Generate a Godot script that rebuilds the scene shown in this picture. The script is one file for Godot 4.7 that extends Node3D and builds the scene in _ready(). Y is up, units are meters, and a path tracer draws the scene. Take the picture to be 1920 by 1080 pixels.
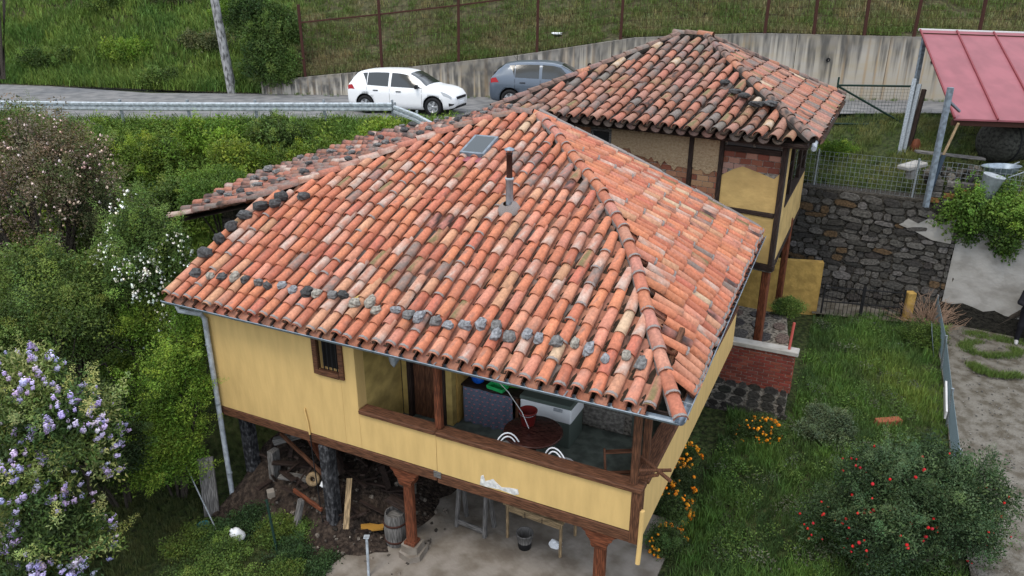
extends Node3D
# A yellow gallery house under old clay tiles on a hillside, seen from the air on a grey day.

var rng := RandomNumberGenerator.new()
var M := {}
var HB: Transform3D   # frame of the yellow house: x along the gallery front, -z into the house
var PB: Transform3D   # frame of the upper house
var sun: DirectionalLight3D


func _ready() -> void:
	var cam := Camera3D.new()
	cam.name = "camera"
	cam.position = Vector3(0, 8.67, 0)
	cam.rotation_degrees = Vector3(-21.4, 0, 0)
	cam.fov = 42.75
	cam.near = 0.05
	cam.far = 400.0
	add_child(cam)
	cam.current = true
	var env := Environment.new()
	env.background_mode = Environment.BG_SKY
	var skm := ProceduralSkyMaterial.new()
	skm.sky_top_color = Color(0.86, 0.89, 0.94)
	skm.sky_horizon_color = Color(0.80, 0.83, 0.87)
	skm.sky_curve = 0.2
	skm.ground_bottom_color = Color(0.22, 0.23, 0.2)
	skm.ground_horizon_color = Color(0.6, 0.62, 0.64)
	skm.sky_energy_multiplier = 1.0
	var sk := Sky.new()
	sk.sky_material = skm
	env.sky = sk
	env.tonemap_mode = Environment.TONE_MAPPER_LINEAR
	env.tonemap_exposure = 1.14
	env.background_energy_multiplier = 1.95
	env.sdfgi_enabled = true
	env.ssao_enabled = true
	env.ssil_enabled = true
	var we := WorldEnvironment.new()
	we.name = "environment"
	we.environment = env
	add_child(we)
	sun = DirectionalLight3D.new()
	sun.name = "sun"
	sun.light_energy = 0.5
	sun.light_angular_distance = 18.0
	sun.light_color = Color(1.0, 0.97, 0.93)
	sun.rotation_degrees = Vector3(-62, -35, 0)
	sun.shadow_enabled = true
	add_child(sun)
	rng.seed = 7
	HB = Transform3D(Basis(Vector3.UP, deg_to_rad(-26.0)), Vector3(1.70, 0, -8.02))
	PB = HB * Transform3D(Basis(Vector3.UP, deg_to_rad(-10.0)), Vector3(0.42, 0, -8.37))
	materials()
	extra_materials()
	ground()
	road_things()
	yellow_house()
	upper_house()
	terrace()
	gallery_things()
	undercroft_things()
	roof_stones()
	right_side()
	cars()
	people()
	plants()
	grasses()


# ---------------------------------------------------------------- helpers
func S() -> SurfaceTool:
	var s := SurfaceTool.new()
	s.begin(Mesh.PRIMITIVE_TRIANGLES)
	s.set_smooth_group(-1)
	return s


func t3(s: SurfaceTool, a: Vector3, b: Vector3, c: Vector3) -> void:
	s.add_vertex(a)
	s.add_vertex(c)
	s.add_vertex(b)


func q4(s: SurfaceTool, a: Vector3, b: Vector3, c: Vector3, d: Vector3) -> void:
	t3(s, a, b, c)
	t3(s, a, c, d)


func qo(s: SurfaceTool, a: Vector3, b: Vector3, c: Vector3, d: Vector3, o: Vector3) -> void:
	if (b - a).cross(c - a).dot((a + b + c + d) * 0.25 - o) < 0.0:
		q4(s, d, c, b, a)
	else:
		q4(s, a, b, c, d)


func to(s: SurfaceTool, a: Vector3, b: Vector3, c: Vector3, o: Vector3) -> void:
	if (b - a).cross(c - a).dot((a + b + c) / 3.0 - o) < 0.0:
		t3(s, a, c, b)
	else:
		t3(s, a, b, c)


func corner(c: Vector3, r: Basis, h: Vector3, sg: Vector3, ax: int, bev: float) -> Vector3:
	var v := Vector3(sg.x * (h.x - bev), sg.y * (h.y - bev), sg.z * (h.z - bev))
	v[ax] += sg[ax] * bev
	return c + r * v


# a box with chamfered edges
func bx(s: SurfaceTool, c: Vector3, size: Vector3, r := Basis.IDENTITY, bev := 0.006) -> void:
	var h := size * 0.5
	bev = minf(bev, minf(h.x, minf(h.y, h.z)) * 0.4)
	for ax in 3:
		var u := (ax + 1) % 3
		var w := (ax + 2) % 3
		for sg in [-1.0, 1.0]:
			var p := []
			for k in [[-1.0, -1.0], [1.0, -1.0], [1.0, 1.0], [-1.0, 1.0]]:
				var v := Vector3.ZERO
				v[ax] = sg
				v[u] = k[0]
				v[w] = k[1]
				p.append(corner(c, r, h, v, ax, bev))
			qo(s, p[0], p[1], p[2], p[3], c)
		for su in [-1.0, 1.0]:
			for sw in [-1.0, 1.0]:
				var v := Vector3.ZERO
				v[u] = su
				v[w] = sw
				v[ax] = -1.0
				var a := corner(c, r, h, v, u, bev)
				var b := corner(c, r, h, v, w, bev)
				v[ax] = 1.0
				qo(s, a, b, corner(c, r, h, v, w, bev), corner(c, r, h, v, u, bev), c)
	for sx in [-1.0, 1.0]:
		for sy in [-1.0, 1.0]:
			for sz in [-1.0, 1.0]:
				var v := Vector3(sx, sy, sz)
				to(s, corner(c, r, h, v, 0, bev), corner(c, r, h, v, 1, bev), corner(c, r, h, v, 2, bev), c)


# a box given by its two opposite corners
func b2(s: SurfaceTool, a: Vector3, b: Vector3, bev := 0.006) -> void:
	bx(s, (a + b) * 0.5, (b - a).abs(), Basis.IDENTITY, bev)


func frame_z(dir: Vector3, up := Vector3.UP) -> Basis:
	var z := dir.normalized()
	if absf(z.dot(up)) > 0.98:
		up = Vector3.RIGHT
	var x := up.cross(z).normalized()
	return Basis(x, z.cross(x), z)


# a squared timber from a to b
func bm(s: SurfaceTool, a: Vector3, b: Vector3, w: float, h: float, bev := 0.008, up := Vector3.UP) -> void:
	bx(s, (a + b) * 0.5, Vector3(w, h, a.distance_to(b)), frame_z(b - a, up), bev)


func tb(s: SurfaceTool, pts: Array, r0: float, r1 := -1.0, n := 8) -> void:
	if r1 < 0.0:
		r1 = r0
	s.set_smooth_group(1)
	var rings := []
	for i in pts.size():
		var d: Vector3 = pts[mini(i + 1, pts.size() - 1)] - pts[maxi(i - 1, 0)]
		var f := frame_z(d)
		var r := lerpf(r0, r1, float(i) / maxf(1.0, pts.size() - 1.0))
		var ring := []
		for k in n:
			var a := TAU * k / n
			ring.append(pts[i] + f.x * cos(a) * r + f.y * sin(a) * r)
		rings.append(ring)
	for i in rings.size() - 1:
		for k in n:
			var k2 := (k + 1) % n
			q4(s, rings[i][k], rings[i][k2], rings[i + 1][k2], rings[i + 1][k])
	s.set_smooth_group(-1)
	for k in range(1, n - 1):
		t3(s, rings[0][0], rings[0][k + 1], rings[0][k])
		var l = rings[-1]
		t3(s, l[0], l[k], l[k + 1])


# a turned shape: prof holds (radius, height)
func lt(s: SurfaceTool, prof: Array, n := 16, xf := Transform3D.IDENTITY, smooth := true) -> void:
	s.set_smooth_group(2 if smooth else -1)
	for i in prof.size() - 1:
		for k in n:
			var a := TAU * k / n
			var b := TAU * (k + 1) / n
			var p: Vector2 = prof[i]
			var o: Vector2 = prof[i + 1]
			var v0 := xf * Vector3(cos(a) * p.x, p.y, sin(a) * p.x)
			var v1 := xf * Vector3(cos(b) * p.x, p.y, sin(b) * p.x)
			var v2 := xf * Vector3(cos(b) * o.x, o.y, sin(b) * o.x)
			var v3 := xf * Vector3(cos(a) * o.x, o.y, sin(a) * o.x)
			if o.x > 0.0001:
				t3(s, v0, v3, v2)
			if p.x > 0.0001:
				t3(s, v0, v2, v1)
	s.set_smooth_group(-1)


# an upright prism over a polygon given as (x, z)
func pr(s: SurfaceTool, poly: PackedVector2Array, y0: float, y1: float, xf := Transform3D.IDENTITY) -> void:
	if Geometry2D.is_polygon_clockwise(poly):
		poly = poly.duplicate()
		poly.reverse()
	var mirrored := xf.basis.determinant() < 0.0
	var idx := Geometry2D.triangulate_polygon(poly)
	for i in range(0, idx.size(), 3):
		var a := poly[idx[i]]
		var b := poly[idx[i + 1]]
		var c := poly[idx[i + 2]]
		if ((b - a).cross(c - a) > 0.0) != mirrored:
			var m := b
			b = c
			c = m
		t3(s, xf * Vector3(a.x, y1, a.y), xf * Vector3(b.x, y1, b.y), xf * Vector3(c.x, y1, c.y))
		t3(s, xf * Vector3(a.x, y0, a.y), xf * Vector3(c.x, y0, c.y), xf * Vector3(b.x, y0, b.y))
	for i in poly.size():
		var a := poly[i]
		var b := poly[(i + 1) % poly.size()]
		if mirrored:
			var m := b
			b = a
			a = m
		q4(s, xf * Vector3(b.x, y0, b.y), xf * Vector3(a.x, y0, a.y), xf * Vector3(a.x, y1, a.y), xf * Vector3(b.x, y1, b.y))


func ob(called: String, s: SurfaceTool, m: Material, parent: Node = self) -> MeshInstance3D:
	s.generate_normals()
	return om(called, s.commit(), m, parent)


func om(called: String, mesh: Mesh, m: Material, parent: Node = self, xf := Transform3D.IDENTITY) -> MeshInstance3D:
	var o := MeshInstance3D.new()
	o.name = called
	o.mesh = mesh
	o.material_override = m
	o.transform = xf
	parent.add_child(o, true)
	return o


func thing(called: String, label: String, category: String, xf := Transform3D.IDENTITY, group := "") -> Node3D:
	var o := Node3D.new()
	o.name = called
	o.transform = xf
	add_child(o, true)
	return tag(o, label, category, group)


func tag(o: Node3D, label: String, category: String, group := "") -> Node3D:
	o.set_meta("label", label)
	o.set_meta("category", category)
	if group:
		o.set_meta("group", group)
	return o


func structure(o: Node3D) -> Node3D:
	o.set_meta("kind", "structure")
	return o


func stuff(o: Node3D) -> Node3D:
	o.set_meta("kind", "stuff")
	return o


func at(p: Vector3, turn := 0.0) -> Transform3D:
	return Transform3D(Basis(Vector3.UP, deg_to_rad(turn)), p)


func L(r: float, g: float, b: float) -> Color:
	return Color(r, g, b).linear_to_srgb()


func rf(a: float, b: float) -> float:
	return rng.randf_range(a, b)


func rv() -> Vector3:
	while true:
		var v := Vector3(rf(-1, 1), rf(-1, 1), rf(-1, 1))
		if v.length_squared() < 1.0 and v.length_squared() > 0.001:
			return v
	return Vector3.UP


# a rough stone of unit radius
func rock_mesh(sd: int, flat := 0.7, rough := 0.28) -> ArrayMesh:
	var n := FastNoiseLite.new()
	n.seed = sd
	n.frequency = 0.9
	var s := S()
	var rings := 6
	var seg := 9
	var p := func(i: int, k: int) -> Vector3:
		var a := PI * i / rings
		var b := TAU * (k % seg) / seg
		var v := Vector3(sin(a) * cos(b), cos(a), sin(a) * sin(b))
		var q := Vector3(signf(v.x) * pow(absf(v.x), 0.75), signf(v.y) * pow(absf(v.y), 0.75), signf(v.z) * pow(absf(v.z), 0.75))
		return q * Vector3(1, flat, 0.85) * (1.0 + rough * 2.0 * n.get_noise_3dv(v * 1.3))
	for i in rings:
		for k in seg:
			if i > 0:
				t3(s, p.call(i, k), p.call(i, k + 1), p.call(i + 1, k))
			if i < rings - 1:
				t3(s, p.call(i, k + 1), p.call(i + 1, k + 1), p.call(i + 1, k))
	s.generate_normals()
	return s.commit()


# ---------------------------------------------------------------- materials
func nt(freq: float, lo: float, hi: float, sd := 1, octaves := 4, size := 512, tint := Color.WHITE, mid := -1.0) -> NoiseTexture2D:
	var n := FastNoiseLite.new()
	n.noise_type = FastNoiseLite.TYPE_SIMPLEX_SMOOTH
	n.seed = sd
	n.frequency = freq
	n.fractal_octaves = octaves
	var g := Gradient.new()
	g.offsets = PackedFloat32Array([0.25, 0.5, 0.75])
	var m := mid if mid >= 0.0 else (lo + hi) * 0.5
	g.colors = PackedColorArray([Color(lo, lo, lo) * tint, Color(m, m, m), Color(hi, hi, hi)])
	var t := NoiseTexture2D.new()
	t.width = size
	t.height = size
	t.seamless = true
	t.noise = n
	t.color_ramp = g
	return t


func two(freq: float, a: Color, b: Color, c: Color, sd := 1, octaves := 5, size := 512) -> NoiseTexture2D:
	var t := nt(freq, 0, 1, sd, octaves, size)
	t.color_ramp.colors = PackedColorArray([a, b, c])
	return t


func mat(called: String, c: Color, rough := 0.85, tex: Texture2D = null, scale := Vector3.ONE, world := true, bump: Texture2D = null, bump_cm := 0.6) -> StandardMaterial3D:
	var m := StandardMaterial3D.new()
	m.resource_name = called
	m.albedo_color = c
	m.roughness = rough
	m.metallic_specular = 0.35
	if tex or bump:
		m.uv1_triplanar = true
		m.uv1_world_triplanar = world
		m.uv1_scale = scale
		m.albedo_texture = tex
	if bump:
		m.heightmap_enabled = true
		m.heightmap_texture = bump
		m.heightmap_scale = bump_cm
	M[called] = m
	return m


func vc(m: StandardMaterial3D) -> StandardMaterial3D:
	m.vertex_color_use_as_albedo = true
	return m


func materials() -> void:
	var fine := nt(0.05, 0.72, 1.0, 3, 5)
	var soft := nt(0.012, 0.78, 1.0, 4, 6)
	var bumpy := nt(0.04, 0.0, 1.0, 5, 5)
	var grain := nt(0.02, 0.6, 1.0, 6, 5)
	var worn := nt(0.018, 0.45, 1.0, 8, 6, 512, Color.WHITE, 0.9)
	mat("plaster", L(0.62, 0.42, 0.165), 0.92, nt(0.012, 0.94, 1.0, 11, 6), Vector3(0.8, 0.14, 0.8), true, bumpy, 0.35)
	mat("plaster_old", L(0.47, 0.30, 0.085), 0.92, nt(0.012, 0.84, 1.0, 61, 6), Vector3.ONE * 0.5, true, bumpy, 0.5)
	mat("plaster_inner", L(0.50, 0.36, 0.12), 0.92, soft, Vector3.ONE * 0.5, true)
	mat("white_filler", L(0.75, 0.74, 0.72), 0.9, soft, Vector3.ONE * 2.0)
	mat("tile", Color.WHITE, 0.72, nt(0.02, 0.84, 1.0, 12, 6), Vector3.ONE * 1.6, true, bumpy, 0.2)
	M.tile.metallic_specular = 0.4
	vc(M.tile)
	mat("mortar", L(0.30, 0.265, 0.25), 0.95, fine, Vector3.ONE * 3.0)
	mat("moss_dark", L(0.035, 0.03, 0.025), 0.95, fine, Vector3.ONE * 3.0)
	mat("deck", L(0.05, 0.033, 0.022), 0.95, fine, Vector3.ONE)
	for k in [["x", Vector3(0.4, 5, 5)], ["y", Vector3(5, 0.4, 5)], ["z", Vector3(5, 5, 0.4)]]:
		mat("wood_" + k[0], L(0.155, 0.066, 0.034), 0.75, grain, k[1], false, grain, 0.25)
		mat("wood_dark_" + k[0], L(0.045, 0.028, 0.022), 0.8, grain, k[1], false, grain, 0.25)
		mat("wood_grey_" + k[0], L(0.20, 0.19, 0.18), 0.85, grain, k[1], false, grain, 0.3)
		mat("wood_red_" + k[0], L(0.20, 0.062, 0.028), 0.7, grain, k[1], false, grain, 0.2)
		mat("wood_pale_" + k[0], L(0.38, 0.27, 0.15), 0.75, grain, k[1], false)
	mat("charred", Color.WHITE, 0.85, two(0.02, L(0.012, 0.012, 0.014), L(0.024, 0.024, 0.026), L(0.10, 0.10, 0.105), 31, 6), Vector3(1.4, 0.6, 1.4), true, bumpy, 0.6)
	mat("zinc", L(0.30, 0.36, 0.42), 0.45, soft, Vector3.ONE)
	M.zinc.metallic = 0.5
	mat("pipe_grey", L(0.42, 0.46, 0.50), 0.5, soft, Vector3.ONE)
	mat("galvanised", L(0.36, 0.40, 0.43), 0.45, nt(0.03, 0.75, 1.0, 14, 4), Vector3.ONE * 1.5)
	M.galvanised.metallic = 0.45
	mat("steel_blue", L(0.20, 0.24, 0.28), 0.5, soft, Vector3.ONE)
	mat("rail", L(0.47, 0.52, 0.55), 0.5, soft, Vector3.ONE)
	M.rail.metallic = 0.35
	mat("rust", L(0.07, 0.028, 0.02), 0.9, fine, Vector3.ONE * 2)
	mat("green_paint", L(0.01, 0.03, 0.022), 0.6)
	mat("black", L(0.012, 0.012, 0.013), 0.7)
	mat("dark_void", L(0.01, 0.009, 0.009), 0.95)
	mat("glass_dark", L(0.015, 0.02, 0.022), 0.12)
	M.glass_dark.metallic_specular = 0.6
	mat("pane", L(0.05, 0.06, 0.065), 0.15)
	mat("red_sheet", L(0.27, 0.085, 0.10), 0.5, nt(0.006, 0.9, 1.0, 15, 3), Vector3.ONE * 0.4)
	mat("red_trim", L(0.17, 0.025, 0.03), 0.5)
	mat("white_sheet", L(0.6, 0.6, 0.6), 0.6)
	mat("brick", Color.WHITE, 0.92, fine, Vector3.ONE * 4, true, bumpy, 0.3)
	vc(M.brick)
	mat("stone", Color.WHITE, 0.92, nt(0.02, 0.62, 1.0, 16, 6), Vector3.ONE * 1.3, true, bumpy, 0.5)
	vc(M.stone)
	mat("joint", L(0.30, 0.27, 0.23), 0.95, worn, Vector3.ONE * 1.5, true, bumpy, 0.8)
	mat("joint_dark", L(0.085, 0.077, 0.065), 0.95, worn, Vector3.ONE * 1.5, true, bumpy, 1.5)
	mat("render_sand", Color.WHITE, 0.95, two(0.02, L(0.33, 0.225, 0.13), L(0.41, 0.30, 0.185), L(0.46, 0.35, 0.22), 33, 6), Vector3.ONE * 1.6, true, bumpy, 1.2)
	mat("white_render", Color.WHITE, 0.93, two(0.012, L(0.24, 0.23, 0.21), L(0.33, 0.32, 0.30), L(0.37, 0.36, 0.34), 34, 6), Vector3.ONE * 0.3, true, bumpy, 0.6)
	mat("dark_render", L(0.03, 0.028, 0.022), 0.95, worn, Vector3.ONE, true, bumpy, 1.5)
	mat("concrete", Color.WHITE, 0.92, two(0.01, L(0.15, 0.125, 0.10), L(0.20, 0.175, 0.145), L(0.25, 0.22, 0.19), 35, 6), Vector3.ONE * 0.3, true, bumpy, 0.4)
	mat("asphalt", Color.WHITE, 0.92, two(0.012, L(0.115, 0.115, 0.115), L(0.15, 0.15, 0.15), L(0.185, 0.18, 0.175), 36, 6), Vector3.ONE * 0.25, true, bumpy, 0.3)
	mat("gravel", Color.WHITE, 0.95, two(0.012, L(0.085, 0.074, 0.056), L(0.132, 0.12, 0.10), L(0.165, 0.152, 0.13), 37, 8, 1024), Vector3.ONE * 0.2, true, nt(0.12, 0, 1, 38, 3), 1.5)
	mat("turf", Color.WHITE, 0.95, two(0.02, L(0.018, 0.022, 0.008), L(0.032, 0.05, 0.012), L(0.06, 0.07, 0.025), 39, 6, 1024), Vector3.ONE * 0.3, true, bumpy, 3.0)
	mat("hill_turf", Color.WHITE, 0.95, two(0.02, L(0.03, 0.026, 0.014), L(0.05, 0.055, 0.02), L(0.10, 0.085, 0.045), 40, 6, 1024), Vector3.ONE * 0.2, true, bumpy, 3.0)
	mat("soil", Color.WHITE, 0.95, two(0.03, L(0.016, 0.011, 0.009), L(0.034, 0.024, 0.018), L(0.075, 0.055, 0.042), 41, 6), Vector3.ONE * 0.6, true, bumpy, 3.0)
	mat("floor_green", L(0.15, 0.175, 0.15), 0.55, soft, Vector3.ONE * 0.6)
	mat("table_top", L(0.075, 0.028, 0.022), 0.25, grain, Vector3(0.6, 4, 4), false)
	mat("white_metal", L(0.75, 0.76, 0.78), 0.4)
	mat("enamel", L(0.40, 0.43, 0.46), 0.4, soft, Vector3.ONE)
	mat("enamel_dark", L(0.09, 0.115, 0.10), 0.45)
	mat("blue_plastic", L(0.005, 0.08, 0.42), 0.35)
	mat("green_plastic", L(0.03, 0.42, 0.12), 0.4)
	mat("lime_plastic", L(0.07, 0.28, 0.02), 0.4)
	mat("red_plastic", L(0.16, 0.018, 0.016), 0.35)
	mat("white_plastic", L(0.7, 0.72, 0.74), 0.5)
	mat("teal_plastic", L(0.02, 0.12, 0.13), 0.5)
	mat("pole_concrete", L(0.36, 0.36, 0.36), 0.85, worn, Vector3(1, 0.3, 1))
	mat("bark", L(0.09, 0.075, 0.06), 0.95, fine, Vector3(4, 1, 4), true, bumpy, 1.0)
	mat("twig_pale", L(0.30, 0.20, 0.14), 0.95)
	mat("leaf", Color.WHITE, 0.62)
	vc(M.leaf)
	M.leaf.backlight_enabled = true
	M.leaf.backlight = Color(0.48, 0.5, 0.16)
	mat("petal", Color.WHITE, 0.8)
	vc(M.petal)
	M.petal.backlight_enabled = true
	M.petal.backlight = Color(0.2, 0.2, 0.2)
	mat("blade", Color.WHITE, 0.75)
	vc(M.blade)
	M.blade.backlight_enabled = true
	M.blade.backlight = Color(0.2, 0.22, 0.08)


func leaf_clump(sd: int, n: int, r: float, ln: float, wd: float, up := 0.3) -> ArrayMesh:
	var g := RandomNumberGenerator.new()
	g.seed = sd
	var s := S()
	for i in n:
		var p := Vector3(g.randf_range(-1, 1), g.randf_range(-1, 1), g.randf_range(-1, 1))
		p = p.normalized() * r * pow(g.randf(), 0.5)
		var d := (p.normalized() * 0.8 + Vector3(g.randf_range(-1, 1), g.randf_range(-1, 1) + up, g.randf_range(-1, 1))).normalized()
		var side := d.cross(Vector3(g.randf_range(-1, 1), g.randf_range(0.2, 1), g.randf_range(-1, 1))).normalized()
		var nrm := side.cross(d)
		var l := ln * g.randf_range(0.6, 1.25)
		var w := wd * g.randf_range(0.7, 1.2)
		var k := g.randf_range(0.62, 1.3)
		s.set_color(Color(k * g.randf_range(0.9, 1.15), k, k * g.randf_range(0.8, 1.1)))
		var a := p
		var m := p + d * l * 0.45
		var e := p + d * l - nrm * l * 0.18
		var le := m + side * w * 0.5 + nrm * w * 0.15
		var ri := m - side * w * 0.5 + nrm * w * 0.15
		t3(s, a, le, e)
		t3(s, a, e, ri)
	s.generate_normals()
	return s.commit()


func blossom_mesh(sd: int, n: int, r: float, size: float, stretch := 1.0) -> ArrayMesh:
	var g := RandomNumberGenerator.new()
	g.seed = sd
	var s := S()
	for i in n:
		var p := Vector3(g.randf_range(-1, 1), g.randf_range(-1, 1), g.randf_range(-1, 1)).normalized() * r * g.randf_range(0.5, 1.0)
		if stretch > 1.0:
			p.y *= stretch
			p.x *= 1.0 - 0.45 * clampf(p.y / (r * stretch), -1, 1)
			p.z *= 1.0 - 0.45 * clampf(p.y / (r * stretch), -1, 1)
		var f := frame_z(p.normalized() + Vector3(0, 0.4, 0), Vector3(0.3, 0.9, 0.2))
		var z := size * g.randf_range(0.7, 1.2)
		var k := g.randf_range(0.75, 1.15)
		s.set_color(Color(k, k, k))
		var tp := p + f.z * z * 0.25
		for j in 5:
			var a := TAU * j / 5.0
			var b := TAU * (j + 1) / 5.0
			t3(s, tp, p + (f.x * cos(a) + f.y * sin(a)) * z, p + (f.x * cos(b) + f.y * sin(b)) * z)
	s.generate_normals()
	return s.commit()


func multi(called: String, mesh: Mesh, m: Material, where: Array, cols: Array, parent: Node) -> MultiMeshInstance3D:
	var mm := MultiMesh.new()
	mm.transform_format = MultiMesh.TRANSFORM_3D
	mm.use_colors = true
	mm.mesh = mesh
	mm.instance_count = where.size()
	for i in where.size():
		mm.set_instance_transform(i, where[i])
		mm.set_instance_color(i, cols[i])
	var o := MultiMeshInstance3D.new()
	o.name = called
	o.multimesh = mm
	o.material_override = m
	parent.add_child(o, true)
	return o


func extra_materials() -> void:
	mat("plaster_ochre", L(0.56, 0.385, 0.15), 0.92, nt(0.009, 0.86, 1.0, 51, 6), Vector3.ONE * 0.4, true, M.plaster.heightmap_texture, 0.4)


# ---------------------------------------------------------------- terrain and road
const WALL_LINE := [Vector2(-9.9, -29.9), Vector2(-5.0, -29.3), Vector2(0.0, -28.8), Vector2(4.5, -28.6), Vector2(9.0, -28.4), Vector2(14.3, -28.0), Vector2(22.0, -27.4)]
const WALL_TOP := [5.68, 6.15, 6.69, 7.36, 7.53, 7.42, 7.3]
const STONE_A := Vector2(8.3, -20.9)
const STONE_B := Vector2(11.7, -18.7)
const STONE_C := Vector2(17.0, -15.3)


func behind_stone(x: float, z: float) -> float:
	var p := Vector2(x, z)
	var d1 := (STONE_B - STONE_A).normalized()
	var d2 := (STONE_C - STONE_B).normalized()
	var s1 := d1.cross(p - STONE_A)
	var s2 := d2.cross(p - STONE_B)
	return -s1 if x < STONE_B.x else -s2


func H(x: float, z: float) -> float:
	var l := HB.affine_inverse() * Vector3(x, 0, z)
	var top := lerpf(-22.0, -18.6, smoothstep(-3.6, -1.6, x))
	var t := clampf((-11.2 - z) / (-11.2 - top), 0.0, 1.0)
	var bank := 5.12 * lerpf(t, smoothstep(0.0, 1.0, t), 0.4) - 0.15 * smoothstep(-9.0, -6.0, z) * smoothstep(-3.0, -6.0, x)
	bank += 0.25 * smoothstep(-5.5, -9.0, x) * (1.0 - t)
	if l.z > -3.2:
		bank *= smoothstep(-7.75, -8.9, l.x)
	var low := 0.3 * smoothstep(-11.0, -18.0, z)
	var b := behind_stone(x, z)
	if b > 0.5:
		low = minf(3.62 + 0.36 * (b - 0.5), 5.1)
	var y := lerpf(bank, low, smoothstep(-2.4, -1.0, l.x))
	return y


func bumps(n: FastNoiseLite, x: float, z: float, a: float) -> float:
	return n.get_noise_2d(x * 1.0, z) * a


func sheet(called: String, near: Array, far: Array, y: float, m: Material) -> void:
	var s := S()
	s.set_smooth_group(1)
	for i in near.size() - 1:
		var a: Vector2 = near[i]
		var b: Vector2 = near[i + 1]
		var c: Vector2 = far[i + 1]
		var d: Vector2 = far[i]
		q4(s, Vector3(a.x, y, a.y), Vector3(b.x, y, b.y), Vector3(c.x, y, c.y), Vector3(d.x, y, d.y))
	structure(ob(called, s, m))


func ground() -> void:
	var n := FastNoiseLite.new()
	n.seed = 5
	n.frequency = 0.35
	var s := S()
	s.set_smooth_group(1)
	var p := func(i: int, j: int) -> Vector3:
		var x := -26.0 + i * 0.4
		var z := -1.0 - j * 0.4
		var h := H(x, z)
		var flat: float = clampf(h * 2.0, 0.15, 1.0) if x < 2.0 else 0.35
		flat *= smoothstep(-21.4, -20.4, z) if x < 1.0 else smoothstep(5.05, 4.7, h)
		return Vector3(x, h + bumps(n, x, z, 0.18 * flat), z)
	for i in 130:
		for j in 84:
			q4(s, p.call(i, j), p.call(i + 1, j), p.call(i + 1, j + 1), p.call(i, j + 1))
	structure(ob("ground", s, M.turf))
	# a wide sheet below carries the land on to where it is out of sight
	s = S()
	for k in [[-120.0, -26.0, 40.0, -23.0], [26.0, 120.0, 40.0, -30.0], [-26.0, 26.0, 40.0, -1.2]]:
		var y := -0.25
		q4(s, Vector3(k[0], y, k[2]), Vector3(k[1], y, k[2]), Vector3(k[1], y, k[3]), Vector3(k[0], y, k[3]))
	structure(ob("terrain", s, M.turf))
	# road
	sheet("road", [Vector2(-60, -24.5), Vector2(-26, -23.4), Vector2(-14, -22.3), Vector2(-3.6, -22.1), Vector2(-2.0, -19.2), Vector2(1.0, -19.4), Vector2(4.0, -23.0), Vector2(8.0, -24.4), Vector2(14.0, -24.6), Vector2(60, -22)],
		[Vector2(-60, -46), Vector2(-26, -35.5), Vector2(-14.5, -30.2), Vector2(-9.8, -29.9), Vector2(-7.0, -29.55), Vector2(-4, -29.2), Vector2(0, -28.8), Vector2(9, -28.4), Vector2(14.3, -28.0), Vector2(60, -25.5)], 5.2, M.asphalt)
	var ws := S()
	b2(ws, Vector3(-9.6, 5.2, -22.62), Vector3(-8.3, 5.208, -22.52), 0.0)
	structure(ob("road_marking", ws, M.white_filler))
	# lane
	s = S()
	s.set_smooth_group(1)
	var ln := [Vector2(6.1, -6.0), Vector2(7.4, -9.4), Vector2(8.8, -12.5), Vector2(10.2, -15.4), Vector2(11.5, -18.3), Vector2(12.4, -18.4)]
	for i in ln.size() - 1:
		for k in 10:
			var w0 := 1.0 * k
			var q := []
			for c in [[0, 0], [0, 1], [1, 1], [1, 0]]:
				var v: Vector2 = ln[i + c[0]]
				var x: float = v.x + (w0 + c[1]) * 0.75
				var z: float = v.y + (w0 + c[1]) * 0.12
				q.append(Vector3(x, 0.3 * smoothstep(-11.0, -18.0, z) + 0.075 + bumps(n, x * 2.0, z * 2.0, 0.03), z))
			q4(s, q[0], q[1], q[2], q[3])
	structure(ob("lane", s, M.gravel))
	s = S()
	q4(s, Vector3(8.5, 0.40, -19.15), Vector3(11.0, 0.40, -18.45), Vector3(11.9, 0.42, -18.6), Vector3(8.9, 0.42, -20.5))
	structure(ob("path", s, M.gravel))
	# concrete floor in front of and below the gallery
	s = S()
	var poly := PackedVector2Array([Vector2(-4.9, 0.85), Vector2(-2.6, 1.3), Vector2(-0.05, 1.25), Vector2(0.02, -2.9), Vector2(-3.6, -2.9), Vector2(-4.5, -1.2)])
	pr(s, poly, -0.1, 0.05, HB)
	structure(ob("patio", s, M.concrete))
	# hill behind the road
	s = S()
	s.set_smooth_group(1)
	var hn := FastNoiseLite.new()
	hn.seed = 9
	hn.frequency = 0.16
	var hp := func(i: int, j: int) -> Vector3:
		var x := -60.0 + i * 1.0
		var y0 := 5.2
		var z0 := -30.0
		if x < -9.9:
			z0 = lerpf(-30.0, -34.5, clampf((-10.5 - x) / 15.5, 0.0, 1.2))
		var k := smoothstep(-10.6, -9.6, x)
		for m in WALL_LINE.size() - 1:
			var a: Vector2 = WALL_LINE[m]
			var b: Vector2 = WALL_LINE[m + 1]
			if x >= a.x and x < b.x or (m == WALL_LINE.size() - 2 and x >= b.x):
				var f := clampf((x - a.x) / (b.x - a.x), 0.0, 1.0)
				y0 = lerpf(WALL_TOP[m], WALL_TOP[m + 1], f) - 0.04
				z0 = lerpf(a.y, b.y, f) - 0.25
		var d := 0.9 * j if j < 16 else 14.4 + (j - 16) * 3.0
		var h := y0 + d * lerpf(0.62, 0.5, k) * (0.45 + 0.55 * smoothstep(0.0, 4.0, d)) + hn.get_noise_2d(x, d) * 0.9 * smoothstep(0.0, 4.0, d)
		return Vector3(x, h, z0 - d)
	for i in 120:
		for j in 34:
			q4(s, hp.call(i, j), hp.call(i + 1, j), hp.call(i + 1, j + 1), hp.call(i, j + 1))
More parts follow.
